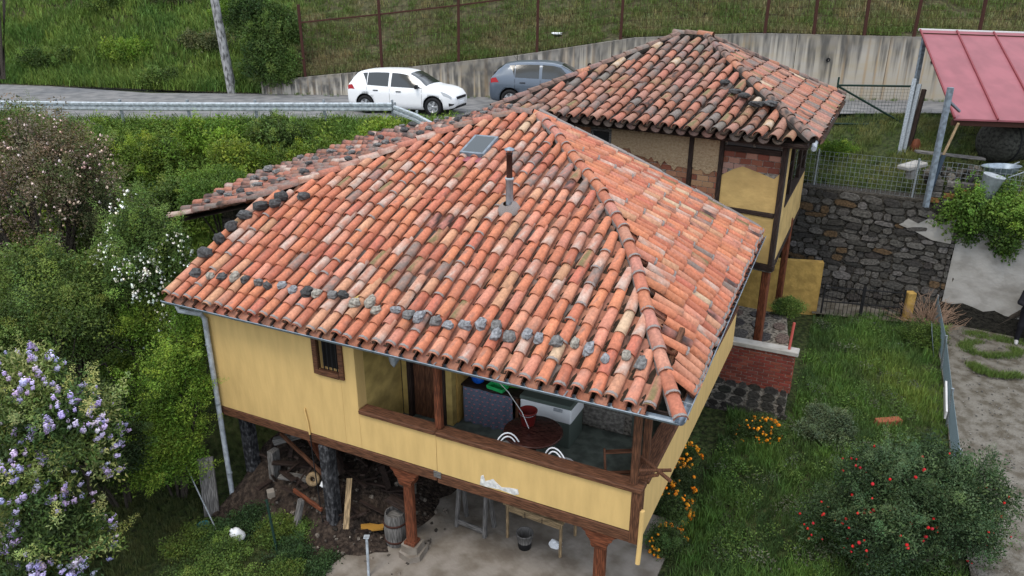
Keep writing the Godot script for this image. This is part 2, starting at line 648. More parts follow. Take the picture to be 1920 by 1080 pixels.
	structure(ob("hill", s, M.hill_turf))


func hill_y(x: float, d: float) -> Vector3:
	var y0 := 5.2
	var z0 := -30.0
	if x < -9.9:
		z0 = lerpf(-30.0, -34.5, clampf((-10.5 - x) / 15.5, 0.0, 1.2))
	for m in WALL_LINE.size() - 1:
		var a: Vector2 = WALL_LINE[m]
		var b: Vector2 = WALL_LINE[m + 1]
		if x >= a.x and x < b.x:
			var f := (x - a.x) / (b.x - a.x)
			y0 = lerpf(WALL_TOP[m], WALL_TOP[m + 1], f)
			z0 = lerpf(a.y, b.y, f) - 0.25
	var k := smoothstep(-10.6, -9.6, x)
	var hn := FastNoiseLite.new()
	hn.seed = 9
	hn.frequency = 0.16
	return Vector3(x, y0 + d * lerpf(0.62, 0.5, k) * (0.45 + 0.55 * smoothstep(0.0, 4.0, d)) + hn.get_noise_2d(x, d) * 0.9 * smoothstep(0.0, 4.0, d), z0 - d)


func wall_at(x: float) -> Vector3:
	for m in WALL_LINE.size() - 1:
		var a: Vector2 = WALL_LINE[m]
		var b: Vector2 = WALL_LINE[m + 1]
		if x >= a.x and x <= b.x:
			var f := (x - a.x) / (b.x - a.x)
			return Vector3(x, lerpf(WALL_TOP[m], WALL_TOP[m + 1], f), lerpf(a.y, b.y, f))
	return Vector3(x, 7.3, -27.4)


# weathered concrete: pale ground, rust runs and dark growth that hangs from the top
func stain_image() -> ImageTexture:
	var w := 1024
	var h := 128
	var im := Image.create(w, h, false, Image.FORMAT_RGB8)
	var n := FastNoiseLite.new()
	n.seed = 21
	n.frequency = 0.02
	n.fractal_octaves = 4
	var e := FastNoiseLite.new()
	e.seed = 22
	e.frequency = 0.06
	e.fractal_octaves = 3
	for x in w:
		var u := float(x) / w
		var run := clampf(0.5 + 1.3 * e.get_noise_1d(x * 2.2) + 0.6 * e.get_noise_1d(x * 6.0 + 300.0), 0.0, 1.3)
		var broad := 0.5 + 1.2 * n.get_noise_1d(x * 0.35)
		var rusty := smoothstep(0.18, 0.4, e.get_noise_1d(x * 1.6 + 900.0))
		var dirt := lerpf(1.25, 0.55, smoothstep(0.25, 0.48, u))
		for y in h:
			var v := float(y) / h
			var g := n.get_noise_2d(x * 0.9, y * 2.5)
			var reach := clampf(0.16 + dirt * run * 0.9 + 0.3 * broad * dirt, 0.05, 1.3)
			var dark := clampf((reach - v) / 0.4, 0.0, 1.0) * (0.55 + 0.45 * clampf(0.5 + e.get_noise_2d(x * 1.6, y * 0.25) * 1.4, 0.0, 1.0))
			dark = maxf(dark, smoothstep(0.12, 0.0, v) * 0.8)
			var c := Color(0.44, 0.41, 0.36).lerp(Color(0.34, 0.29, 0.2), clampf(broad * 0.5 + g * 0.6, 0.0, 1.0))
			c = c.lerp(Color(0.34, 0.22, 0.1), rusty * 0.6 * (1.0 - absf(v - 0.55)))
			c = c.lerp(Color(0.055, 0.055, 0.055), dark * 0.85)
			c = c * (1.0 + 0.16 * g)
			im.set_pixel(x, y, c.linear_to_srgb())
	return ImageTexture.create_from_image(im)


func road_things() -> void:
	# retaining wall in cast lengths
	var m := mat("stained_concrete", Color.WHITE, 0.92)
	m.albedo_texture = stain_image()
	m.texture_repeat = true
	var t := thing("retaining_wall", "long stained concrete retaining wall rising along the far side of the road", "wall")
	var xs := [-9.9, -6.6, -3.2, 0.2, 3.7, 7.1, 10.4, 13.7, 17.0, 22.0]
	for i in xs.size() - 1:
		var s := S()
		s.set_uv(Vector2.ZERO)
		var a := wall_at(xs[i] + 0.012)
		var b := wall_at(xs[i + 1] - 0.012)
		var sub := 4
		for k in sub:
			var p := wall_at(lerpf(a.x, b.x, float(k) / sub))
			var q := wall_at(lerpf(a.x, b.x, float(k + 1) / sub))
			var back := Vector3(0, 0, -0.32)
			var lo := 5.0
			var quad := [[Vector3(p.x, lo, p.z), Vector3(q.x, lo, q.z), q, p], [p, q, q + back, p + back]]
			for z in 2:
				var c = quad[z]
				var us := [(p.x + 10.0) / 32.0, (q.x + 10.0) / 32.0]
				var uv := [Vector2(us[0], 0.98), Vector2(us[1], 0.98), Vector2(us[1], 0.02), Vector2(us[0], 0.02)] if z == 0 else [Vector2(us[0], 0.06), Vector2(us[1], 0.06), Vector2(us[1], 0.02), Vector2(us[0], 0.02)]
				for j in [0, 2, 1, 0, 3, 2]:
					s.set_uv(uv[j])
					s.add_vertex(c[j])
			if k == 0:
				s.set_uv(Vector2(us_at(p.x), 0.5))
				q4(s, Vector3(p.x, lo, p.z) + back, Vector3(p.x, lo, p.z), p, p + back)
			if k == sub - 1:
				s.set_uv(Vector2(us_at(q.x), 0.5))
				q4(s, Vector3(q.x, lo, q.z), Vector3(q.x, lo, q.z) + back, q + back, q)
		ob("cast_length", s, m, t)
	var js := S()
	for i in range(1, xs.size() - 1):
		var w := wall_at(xs[i])
		bx(js, Vector3(w.x, (w.y + 5.0) * 0.5 - 0.01, w.z - 0.17), Vector3(0.024, w.y - 5.02, 0.28), Basis.IDENTITY, 0.0)
	ob("joint_filler", js, M.moss_dark, t)
	for x in [-4.6, -0.6, 2.9, 6.3, 11.6, 15.3]:
		var w := wall_at(x)
		var d := S()
		lt(d, [Vector2(0.075, -0.01), Vector2(0.075, 0.03), Vector2(0.05, 0.03), Vector2(0.045, 0.0), Vector2(0, 0.0)], 12, Transform3D(Basis(Vector3.RIGHT, PI / 2), Vector3(w.x, 5.2 + (w.y - 5.2) * 0.62, w.z)))
		ob("drain_pipe", d, M.black, t)
	# fence on the wall
	var f := thing("hill_fence", "rust brown steel post and wire fence standing along the top of the concrete wall", "fence")
	var px := [-8.1, -5.0, -2.0, 0.95, 4.05, 9.3, 11.0, 12.8, 14.6, 16.8, 18.7]
	for i in px.size():
		var w := wall_at(px[i]) + Vector3(0, 0, -0.2)
		var s := S()
		bx(s, w + Vector3(0, 1.3, 0), Vector3(0.1, 2.7, 0.1), Basis(Vector3.FORWARD, rf(-0.03, 0.03)), 0.01)
		ob("post", s, M.rust, f)
	for i in 3:
		var s := S()
		bm(s, wall_at(px[i]) + Vector3(0, 2.0, -0.2), wall_at(px[i + 1]) + Vector3(0, 2.0, -0.2), 0.06, 0.06)
		ob("top_rail", s, M.rust, f)
	var ws := S()
	for i in px.size() - 1:
		for k in 9:
			var a := wall_at(px[i]) + Vector3(0, 0.12 + k * 0.26, -0.2)
			var b := wall_at(px[i + 1]) + Vector3(0, 0.12 + k * 0.26, -0.2)
			bm(ws, a, b, 0.008, 0.008, 0.0)
		var x: float = px[i] + 0.12
		while x < px[i + 1]:
			var w := wall_at(x) + Vector3(0, 0.1, -0.2)
			bm(ws, w, w + Vector3(0, 2.1, 0), 0.008, 0.008, 0.0)
			x += 0.26
	ob("wire_mesh", ws, M.rust, f)
	# utility pole
	var u := thing("utility_pole", "tall grey concrete utility pole on the grassy bank left of the wall", "pole", at(Vector3(-11.15, 5.3, -30.2)))
	var us := S()
	tb(us, [Vector3(0, -0.3, 0), Vector3(-0.2, 3.0, 0), Vector3(-0.5, 8.0, 0)], 0.19, 0.13, 12)
	ob("shaft", us, M.pole_concrete, u)
	# guard rails
	guard_rail([Vector3(-15.5, 5.2, -22.4), Vector3(-11.5, 5.2, -22.0), Vector3(-7.5, 5.2, -21.9), Vector3(-3.5, 5.2, -21.9)], "long galvanised crash barrier along the near edge of the road")
	guard_rail([Vector3(-3.4, 5.15, -21.75), Vector3(-2.6, 5.1, -20.4), Vector3(-1.95, 5.05, -19.0)], "short galvanised crash barrier angled down beside the driveway")


func us_at(x: float) -> float:
	return (x + 10.0) / 32.0


func guard_rail(pts: Array, label: String) -> void:
	var t := thing("crash_barrier", label, "barrier", Transform3D.IDENTITY, "crash barriers by the road")
	var prof := [Vector2(0.0, 0.44), Vector2(0.05, 0.465), Vector2(0.05, 0.52), Vector2(0.0, 0.545), Vector2(0.0, 0.575), Vector2(0.05, 0.60), Vector2(0.05, 0.655), Vector2(0.0, 0.68)]
	var s := S()
	for i in pts.size() - 1:
		var a: Vector3 = pts[i]
		var b: Vector3 = pts[i + 1]
		var nrm := (b - a).cross(Vector3.UP).normalized()
		for k in prof.size() - 1:
			var p: Vector2 = prof[k]
			var o: Vector2 = prof[k + 1]
			for side in [0.0, -0.006]:
				q4(s, a + nrm * (p.x + side) + Vector3(0, p.y, 0), b + nrm * (p.x + side) + Vector3(0, p.y, 0), b + nrm * (o.x + side) + Vector3(0, o.y, 0), a + nrm * (o.x + side) + Vector3(0, o.y, 0))
	ob("rail", s, M.rail, t)
	for i in pts.size():
		var n: int = 2 if i < pts.size() - 1 else 1
		for k in n:
			var p: Vector3 = pts[i] if k == 0 else (pts[i] + pts[i + 1]) * 0.5
			if pts.size() == 3 and k == 1:
				continue
			var d := S()
			bx(d, p + Vector3(0, 0.2, -0.08), Vector3(0.06, 1.1, 0.1))
			ob("post", d, M.galvanised, t)


# ---------------------------------------------------------------- clay tiles
func tile_mesh(sd: int, base: Color, kind: int, r0 := 0.083, r1 := 0.070, length := 0.40) -> ArrayMesh:
	var n := FastNoiseLite.new()
	n.seed = sd
	n.frequency = 4.5
	n.fractal_octaves = 3
	var g := RandomNumberGenerator.new()
	g.seed = sd
	var s := S()
	var na := 8
	var nl := 4
	var ry := g.randf_range(0.86, 1.0)
	var bend := g.randf_range(-0.006, 0.006)
	var pt := func(i: int, k: int, d: float) -> Vector3:
		var f := float(k) / nl
		var a := PI * i / na
		var r := lerpf(r1, r0, f) - d
		return Vector3(cos(a) * r + bend * f, sin(a) * r * ry, (f - 0.5) * length)
	var col := func(v: Vector3) -> Color:
		var w := n.get_noise_3d(v.x * 1.5, v.y * 1.5, v.z)
		var c := base * (1.0 + 0.28 * w)
		var f := v.z / length + 0.5
		if kind == 1:      # grey lichen film
			c = c.lerp(Color(0.17, 0.155, 0.14), clampf(0.45 + w * 2.2, 0.0, 0.85))
		elif kind == 2:    # green moss patch on the crown
			c = c.lerp(Color(0.12, 0.13, 0.045), clampf((v.y / r0 - 0.6) * 3.0 + w * 2.0, 0.0, 0.8))
		elif kind == 3:    # sooty
			c = c.lerp(Color(0.035, 0.032, 0.03), clampf(0.25 + w * 2.6, 0.0, 0.9))
		elif kind == 4:    # pale lime bloom
			c = c.lerp(Color(0.50, 0.44, 0.38), clampf(0.25 + w * 2.0, 0.0, 0.7))
		else:
			c = c.lerp(Color(0.16, 0.12, 0.1), clampf(w * 1.6 - 0.35, 0.0, 0.7))
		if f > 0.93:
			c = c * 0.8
		c.a = 1.0
		return c
	s.set_smooth_group(1)
	for i in na:
		for k in nl:
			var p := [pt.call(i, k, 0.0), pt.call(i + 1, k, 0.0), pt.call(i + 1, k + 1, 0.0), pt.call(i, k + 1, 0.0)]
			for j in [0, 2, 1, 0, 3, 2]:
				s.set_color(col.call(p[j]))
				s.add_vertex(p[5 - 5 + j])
	s.set_smooth_group(-1)
	for i in na:
		var a: Vector3 = pt.call(i, nl, 0.0)
		var b: Vector3 = pt.call(i + 1, nl, 0.0)
		var c: Vector3 = pt.call(i + 1, nl, 0.014)
		var d: Vector3 = pt.call(i, nl, 0.014)
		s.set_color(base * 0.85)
		q4(s, d, c, b, a)
		var e: Vector3 = c - Vector3(0, 0, length * 0.5)
		var f: Vector3 = d - Vector3(0, 0, length * 0.5)
		q4(s, d, f, e, c)
	s.generate_normals()
	return s.commit()


func tile_set(sd: int, pal: Array, count: int, r0 := 0.083, r1 := 0.070, length := 0.40) -> Array:
	var g := RandomNumberGenerator.new()
	g.seed = sd
	var total := 0.0
	for p in pal:
		total += p[0]
	var out := []
	for i in count:
		var u := g.randf() * total
		var pick = pal[0]
		for p in pal:
			if u < p[0]:
				pick = p
				break
			u -= p[0]
		var c: Color = pick[1]
		var k := g.randf_range(0.86, 1.14)
		c = Color(c.r * k, c.g * k * g.randf_range(0.94, 1.06), c.b * k)
		out.append(tile_mesh(sd * 100 + i, c, pick[2], r0, r1, length))
	return out


func resample(pts: Array, step: float, start: float, stop: float) -> Array:
	# [point, direction up the slope] at even steps along a polyline
	var out := []
	var acc := 0.0
	var next := start
	var total := 0.0
	for i in pts.size() - 1:
		total += pts[i].distance_to(pts[i + 1])
	for i in pts.size() - 1:
		var a: Vector3 = pts[i]
		var b: Vector3 = pts[i + 1]
		var l := a.distance_to(b)
		while next <= acc + l and next <= total - stop:
			out.append([a.lerp(b, (next - acc) / l), (b - a).normalized()])
			next += step
		acc += l
	return out


# lays cover tiles and gutter tiles along columns; returns the cover tiles, writes the rest to the surfaces given
func lay_tiles(cols: Array, step: float, under: SurfaceTool, bands: SurfaceTool, under_set: Array, set_size: int, mess: float, band_every: int, cover_r := 0.083, tlen := 0.40, fresh := -1) -> Array:
	var covers := []
	var age := FastNoiseLite.new()
	age.seed = 44
	age.frequency = 0.55
	var band := band_mesh(cover_r + 0.0025)
	for ci in cols.size():
		var col: Array = cols[ci]
		var nb: Array = cols[ci + 1] if ci + 1 < cols.size() else cols[ci - 1]
		var across: Vector3 = (nb[0] - col[0]) * (1.0 if ci + 1 < cols.size() else -1.0)
		var row := 0
		var cemented := band_every > 0 and (ci * 7 + 3) % band_every == 0
		for e in resample(col, step, tlen * 0.375, tlen * 0.3):
			var z: Vector3 = -e[1]
			var x: Vector3 = (across - z * across.dot(z)).normalized()
			var y := z.cross(x)
			if y.y < 0.0:
				x = -x
				y = z.cross(x)
			var b := Basis(x, y, z)
			var tilt := Basis(b.x, -0.05 + rf(-0.012, 0.012) * mess) * Basis(b.y, rf(-0.035, 0.035) * mess) * Basis(b.z, rf(-0.05, 0.05) * mess)
			var slip := rf(-0.02, 0.02) * mess
			var xf := Transform3D(tilt * b, e[0] + y * (0.062 + rf(-0.004, 0.004)) + z * slip + x * rf(-0.008, 0.008) * mess)
			var pick := rng.randi() % set_size
			if fresh > 0:
				pick = fresh + rng.randi() % (set_size - fresh) if age.get_noise_3dv(e[0] * Vector3(1.0, 2.0, 1.0)) + rf(-0.35, 0.35) > 0.4 else rng.randi() % fresh
			covers.append([xf, pick, y])
			if bands and (cemented or row == 0):
				bands.append_from(band, 0, xf * Transform3D(Basis.IDENTITY, Vector3(0, 0, tlen * 0.5 - (0.035 if row == 0 else 0.015))))
			row += 1
		# gutter tiles lie between this column and the next
		if ci + 1 < cols.size():
			var mid := []
			var k: int = mini(col.size(), nb.size())
			for j in k:
				mid.append((col[j] + nb[j]) * 0.5)
			for e in resample(mid, step, 0.1, 0.1):
				var z: Vector3 = -e[1]
				var x: Vector3 = (across - z * across.dot(z)).normalized()
				var y := z.cross(x)
				if y.y < 0.0:
					x = -x
					y = z.cross(x)
				var b := Basis(-x, -y, z)
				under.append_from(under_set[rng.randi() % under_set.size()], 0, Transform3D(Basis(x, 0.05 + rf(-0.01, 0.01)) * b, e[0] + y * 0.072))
	return covers


func band_mesh(r: float) -> ArrayMesh:
	var s := S()
	var n := 8
	for i in n:
		var a := PI * (0.06 + 0.88 * i / n)
		var b := PI * (0.06 + 0.88 * (i + 1) / n)
		var j := 0.004 * sin(i * 2.3)
		var p := [Vector3(cos(a), sin(a) * 0.96, 0) * r, Vector3(cos(b), sin(b) * 0.96, 0) * r]
		var w := Vector3(0, 0, 0.017 + j)
		q4(s, p[0] - w, p[1] - w, p[1] * 1.01, p[0] * 1.01)
		q4(s, p[0] * 1.01, p[1] * 1.01, p[1] + w, p[0] + w)
		q4(s, p[0] + w, p[1] + w, p[1] * 0.96 + w, p[0] * 0.96 + w)
	s.generate_normals()
	return s.commit()


# the nearest tiles become pieces of their own, the others one joined part
func place_tiles(covers: Array, tset: Array, root: Transform3D, parent: Node, limit: int) -> void:
	var eye := Vector3(0, 8.67, 0)
	var order := []
	for c in covers:
		var w: Transform3D = root * c[0]
		var n: Vector3 = root.basis * c[2]
		var v := eye - w.origin
		order.append([v.length_squared() / maxf(0.05, n.dot(v.normalized())), c])
	order.sort_custom(func(a, b): return a[0] < b[0])
	var rest := S()
	for i in order.size():
		var c = order[i][1]
		if i < limit:
			om("roof_tile", tset[c[1]], M.tile, parent, c[0])
		else:
			rest.append_from(tset[c[1]], 0, c[0])
	if order.size() > limit:
		stuff(om("roof_tiles", rest.commit(), M.tile, parent))


func deck(cols: Array, called: String, parent: Node, drop := 0.0) -> void:
	var s := S()
	s.set_smooth_group(1)
	for i in cols.size() - 1:
		var a := even(cols[i], 9)
		var b := even(cols[i + 1], 9)
		for k in 8:
			for d in [drop, drop + 0.09]:
				q4(s, a[k] - Vector3(0, d, 0), b[k] - Vector3(0, d, 0), b[k + 1] - Vector3(0, d, 0), a[k + 1] - Vector3(0, d, 0))
	ob(called, s, M.deck, parent)


func even(pts: Array, n: int) -> Array:
	var total := 0.0
	for i in pts.size() - 1:
		total += pts[i].distance_to(pts[i + 1])
	var out := []
	for k in n:
		out.append(along(pts, total * k / (n - 1.0)))
	return out


func along(pts: Array, d: float) -> Vector3:
	for i in pts.size() - 1:
		var l: float = pts[i].distance_to(pts[i + 1])
		if d <= l:
			return pts[i].lerp(pts[i + 1], d / maxf(l, 0.0001))
		d -= l
	return pts[-1]


func poly_x(pts: Array, x: float) -> float:
	# z on a polyline of (x, z) sorted by falling x
	for i in pts.size() - 1:
		if x <= pts[i].x and x >= pts[i + 1].x:
			return lerpf(pts[i].y, pts[i + 1].y, (pts[i].x - x) / (pts[i].x - pts[i + 1].x))
	return pts[0].y if x > pts[0].x else pts[-1].y


func ridge_row(path: Array, tset: Array, step: float, up: float, parent: Node, bands: SurfaceTool, called := "ridge_tile") -> void:
	var band := band_mesh(0.097)
	var i := 0
	for e in resample(path, step, 0.1, 0.05):
		var z: Vector3 = -e[1]
		var x := z.cross(Vector3.UP).normalized() * -1.0
		var y := z.cross(x)
		if y.y < 0.0:
			x = -x
			y = z.cross(x)
		var xf := Transform3D(Basis(x, -0.045) * Basis(x, y, z), e[0] + y * up)
		om(called, tset[rng.randi() % tset.size()], M.tile, parent, xf)
		if bands:
			bands.append_from(band, 0, xf * Transform3D(Basis.IDENTITY, Vector3(0, 0, 0.19)))
		i += 1


func fprof(z: float) -> float:
	var d := 0.30 - z
	var t1 := tan(deg_to_rad(24.5))
	var t2 := tan(deg_to_rad(20.0))
	return 4.05 + (d * t1 if d < 2.7 else 2.7 * t1 + (d - 2.7) * t2)


const HIP := [Vector2(0.43, 0.30), Vector2(0.01, -0.40), Vector2(-0.44, -1.18), Vector2(-0.83, -1.90), Vector2(-1.26, -2.56), Vector2(-1.94, -3.43), Vector2(-2.67, -4.19), Vector2(-3.46, -5.07), Vector2(-4.15, -5.72)]
const RIDGE := [Vector2(-4.15, -5.72), Vector2(-4.54, -5.70), Vector2(-5.51, -4.98), Vector2(-6.4, -3.99), Vector2(-7.38, -2.88), Vector2(-8.1, -2.18)]


func yellow_house() -> void:
	var t := thing("yellow_house", "yellow plastered house with open gallery on posts under a big orange tiled roof", "house", HB)
	var roof := Node3D.new()
	roof.name = "roof"
	t.add_child(roof)
	var pal := [[6.0, Color(0.56, 0.20, 0.108), 0], [4.5, Color(0.56, 0.235, 0.15), 0], [2.2, Color(0.49, 0.16, 0.095), 0], [1.3, Color(0.58, 0.30, 0.175), 0], [0.9, Color(0.56, 0.27, 0.185), 4],
		[0.25, Color(0.60, 0.43, 0.28), 0]]
	var tset := tile_set(3, pal, 56, 0.084, 0.07, 0.48)
	tset.append_array(tile_set(9, [[1.6, Color(0.46, 0.22, 0.16), 1], [1.2, Color(0.48, 0.22, 0.14), 2], [0.8, Color(0.42, 0.18, 0.13), 3], [0.6, Color(0.52, 0.27, 0.19), 4]], 24, 0.084, 0.07, 0.48))
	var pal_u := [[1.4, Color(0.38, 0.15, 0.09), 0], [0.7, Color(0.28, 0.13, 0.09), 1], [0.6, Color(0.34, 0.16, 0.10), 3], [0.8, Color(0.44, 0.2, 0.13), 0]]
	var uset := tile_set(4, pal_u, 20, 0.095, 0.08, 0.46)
	var under := S()
	var bands := S()
	# front slope
	var cols := []
	var x := 0.33
	while x > -8.12:
		var zt := poly_x(HIP, x) if x > -4.15 else poly_x(RIDGE, x)
		var c := []
		var z := 0.25
		while z > zt:
			c.append(Vector3(x, fprof(z), z))
			z -= 0.3
		c.append(Vector3(x, fprof(zt), zt))
		if 0.25 - zt > 0.3:
			cols.append(c)
		x -= 0.2345
	deck(cols, "deck", roof)
	var covers := lay_tiles(cols, 0.355, under, bands, uset, tset.size(), 1.6, 9, 0.084, 0.48, 56)
	# right slope: columns fan from the hip to the right-hand eave
	var hip := []
	for h in HIP:
		hip.append(Vector3(h.x, fprof(h.y), h.y))
	var hip_len := 0.0
	for i in hip.size() - 1:
		hip_len += hip[i].distance_to(hip[i + 1])
	cols = []
	for i in 36:
		var u := 0.02 + 0.98 * i / 35.0
		var a := along(hip, hip_len * u)
		var b := Vector3(0.43, 4.05, 0.30).lerp(Vector3(0.17, 4.05, -7.71), u)
		b -= (b - a).normalized() * 0.05
		var c := []
		for k in 9:
			var f := k / 8.0
			c.append(b.lerp(a, f) + Vector3(0, 0.05 * sin(PI * f), 0))
		if b.distance_to(a) > 0.3:
			cols.append(c)
	deck(cols, "deck", roof)
	covers.append_array(lay_tiles(cols, 0.355, under, bands, uset, tset.size(), 1.6, 8, 0.084, 0.48, 56))
	var flash: Array = cols[-1]
	place_tiles(covers, tset, HB, roof, 290)
	# rear left slope, old and stony
	var pal_o := [[1.5, Color(0.38, 0.15, 0.10), 0], [3.0, Color(0.27, 0.15, 0.12), 1], [3.0, Color(0.30, 0.14, 0.10), 3], [0.6, Color(0.36, 0.2, 0.16), 4]]
	var oset := tile_set(5, pal_o, 24, 0.084, 0.07, 0.48)
	var ea := [Vector3(-8.1, 5.18, -2.18), Vector3(-7.38, 5.45, -2.88), Vector3(-6.4, 5.86, -3.99), Vector3(-5.51, 6.22, -4.98), Vector3(-4.54, 6.52, -5.75)]
	var eb := [Vector3(-10.6, 4.49, -2.09), Vector3(-10.6, 4.74, -3.46), Vector3(-10.6, 4.89, -4.79), Vector3(-10.2, 5.06, -5.8), Vector3(-8.95, 5.57, -6.75), Vector3(-7.14, 5.9, -7.8), Vector3(-6.15, 6.22, -8.0)]
	var la := even(ea, 28)
	var lb := even(eb, 28)
	cols = []
	for i in 28:
		var c := []
		for k in 7:
			c.append(lb[i].lerp(la[i], k / 6.0))
		cols.append(c)
	deck(cols, "deck", roof)
	var old := lay_tiles(cols, 0.355, under, null, uset, oset.size(), 1.6, 0, 0.084, 0.48)
	var rest := S()
	for c in old:
		rest.append_from(oset[c[1]], 0, c[0])
	stuff(om("old_roof_tiles", rest.commit(), M.tile, roof))
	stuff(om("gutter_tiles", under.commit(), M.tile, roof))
	stuff(om("mortar_bands", bands.commit(), M.mortar, roof))
	# slope at the back, down to the upper house
	var bs := S()
	q4(bs, Vector3(-4.15, 6.42, -5.75), Vector3(0.17, 4.05, -7.75), Vector3(-1.6, 3.9, -9.6), Vector3(-6.15, 6.1, -8.05))
	q4(bs, Vector3(-4.15, 6.33, -5.75), Vector3(0.17, 3.96, -7.75), Vector3(-1.6, 3.8, -9.6), Vector3(-6.15, 6.0, -8.05))
	ob("rear_slope", bs, M.deck, roof)
	# ridges
	var pal_r := [[2.0, Color(0.46, 0.17, 0.095), 0], [1.0, Color(0.42, 0.15, 0.09), 0], [1.0, Color(0.45, 0.2, 0.14), 0]]
	var rset := tile_set(6, pal_r, 10, 0.094, 0.082, 0.42)
	var rb := S()
	ridge_row(hip, rset, 0.36, 0.085, roof, rb)
	stuff(om("hip_mortar", rb.commit(), M.mortar, roof))
	var rid := []
	for r in RIDGE:
		rid.append(Vector3(r.x, fprof(r.y), r.y))
	rid.reverse()
	ridge_row(rid, tile_set(8, [[1.0, Color(0.40, 0.2, 0.14), 4], [1.0, Color(0.42, 0.17, 0.11), 0], [0.6, Color(0.3, 0.15, 0.11), 1]], 10, 0.105, 0.09, 0.46), 0.40, 0.07, roof, null)
	# mortar bed below the hip and the flashing against the upper house
	var ms := S()
	for i in hip.size() - 1:
		bm(ms, hip[i] + Vector3(0, 0.04, 0), hip[i + 1] + Vector3(0, 0.04, 0), 0.17, 0.1, 0.03)
	ob("hip_bed", ms, M.mortar, roof)
	ms = S()
	var fl := even(flash, 14)
	for i in 13:
		var j := Vector3(rf(-0.01, 0.01), 0.1 + rf(-0.012, 0.012), rf(-0.02, 0.02) - 0.12)
		bm(ms, fl[i] + j, fl[i + 1] + j, 0.22, 0.09, 0.025)
	ob("flashing", ms, M.mortar, roof)
	# fascia boards
	var s := S()
	bm(s, Vector3(-8.1, 3.99, 0.2), Vector3(0.36, 3.99, 0.2), 0.03, 0.1)
	bm(s, Vector3(0.34, 3.99, 0.2), Vector3(0.09, 3.99, -7.7), 0.03, 0.1)
	ob("fascia", s, M.wood_dark_x, roof)
	for i in 17:
		s = S()
		var rx := -7.9 + i * 0.5
		bm(s, Vector3(rx, fprof(0.16) - 0.17, 0.16), Vector3(rx, fprof(-1.15) - 0.17, -1.15), 0.07, 0.1)
		ob("rafter", s, M.wood_z, roof)
	# gutters
	for g in [[Vector3(-8.16, 4.035, 0.34), Vector3(0.46, 4.035, 0.34), Vector3(0, 0, 1)], [Vector3(0.48, 4.035, 0.34), Vector3(0.24, 4.035, -7.72), Vector3(1, 0, 0)]]:
		s = S()
		var a: Vector3 = g[0]
		var b: Vector3 = g[1]
		var o: Vector3 = g[2]
		s.set_smooth_group(1)
		for k in 8:
			var p0 := PI + PI * k / 8.0
			var p1 := PI + PI * (k + 1) / 8.0
			var v0 := o * cos(p0) * 0.055 + Vector3(0, sin(p0) * 0.055, 0)
			var v1 := o * cos(p1) * 0.055 + Vector3(0, sin(p1) * 0.055, 0)
			q4(s, a + v0, b + v0, b + v1, a + v1)
			q4(s, a + v0 * 0.95, b + v0 * 0.95, b + v1 * 0.95, a + v1 * 0.95)
		tb(s, [a + o * 0.055, b + o * 0.055], 0.009, -1, 6)
		var gut := ob("gutter", s, M.zinc, t)
		for k in 9:
			var p := a.lerp(b, (k + 0.5) / 9.0)
			var d := S()
			bm(d, p + o * 0.06 + Vector3(0, 0.008, 0), p - o * 0.12 + Vector3(0, 0.02, 0), 0.02, 0.006, 0.001)
			ob("bracket", d, M.galvanised, gut)
	s = S()
	tb(s, [Vector3(-7.84, 3.99, 0.34), Vector3(-7.84, 3.9, 0.33), Vector3(-7.6, 3.8, 0.12), Vector3(-7.58, 3.7, 0.07), Vector3(-7.62, 0.05, 0.07)], 0.045, -1, 10)
	var dp := ob("downpipe", s, M.pipe_grey, t)
	for y in [0.6, 2.05, 3.2]:
		s = S()
		tb(s, [Vector3(-7.6, y, 0.07), Vector3(-7.6, y + 0.03, 0.07)], 0.05, -1, 10)
		ob("clamp", s, M.galvanised, dp)
	house_walls(t)


func wall_with_hole(s: SurfaceTool, x0: float, x1: float, y0: float, y1: float, z0: float, z1: float, h: Array) -> void:
	b2(s, Vector3(x0, y0, z0), Vector3(h[0], y1, z1), 0.004)
	b2(s, Vector3(h[1], y0, z0), Vector3(x1, y1, z1), 0.004)
	b2(s, Vector3(h[0], y0, z0), Vector3(h[1], h[2], z1), 0.0)
	b2(s, Vector3(h[0], h[3], z0), Vector3(h[1], y1, z1), 0.0)


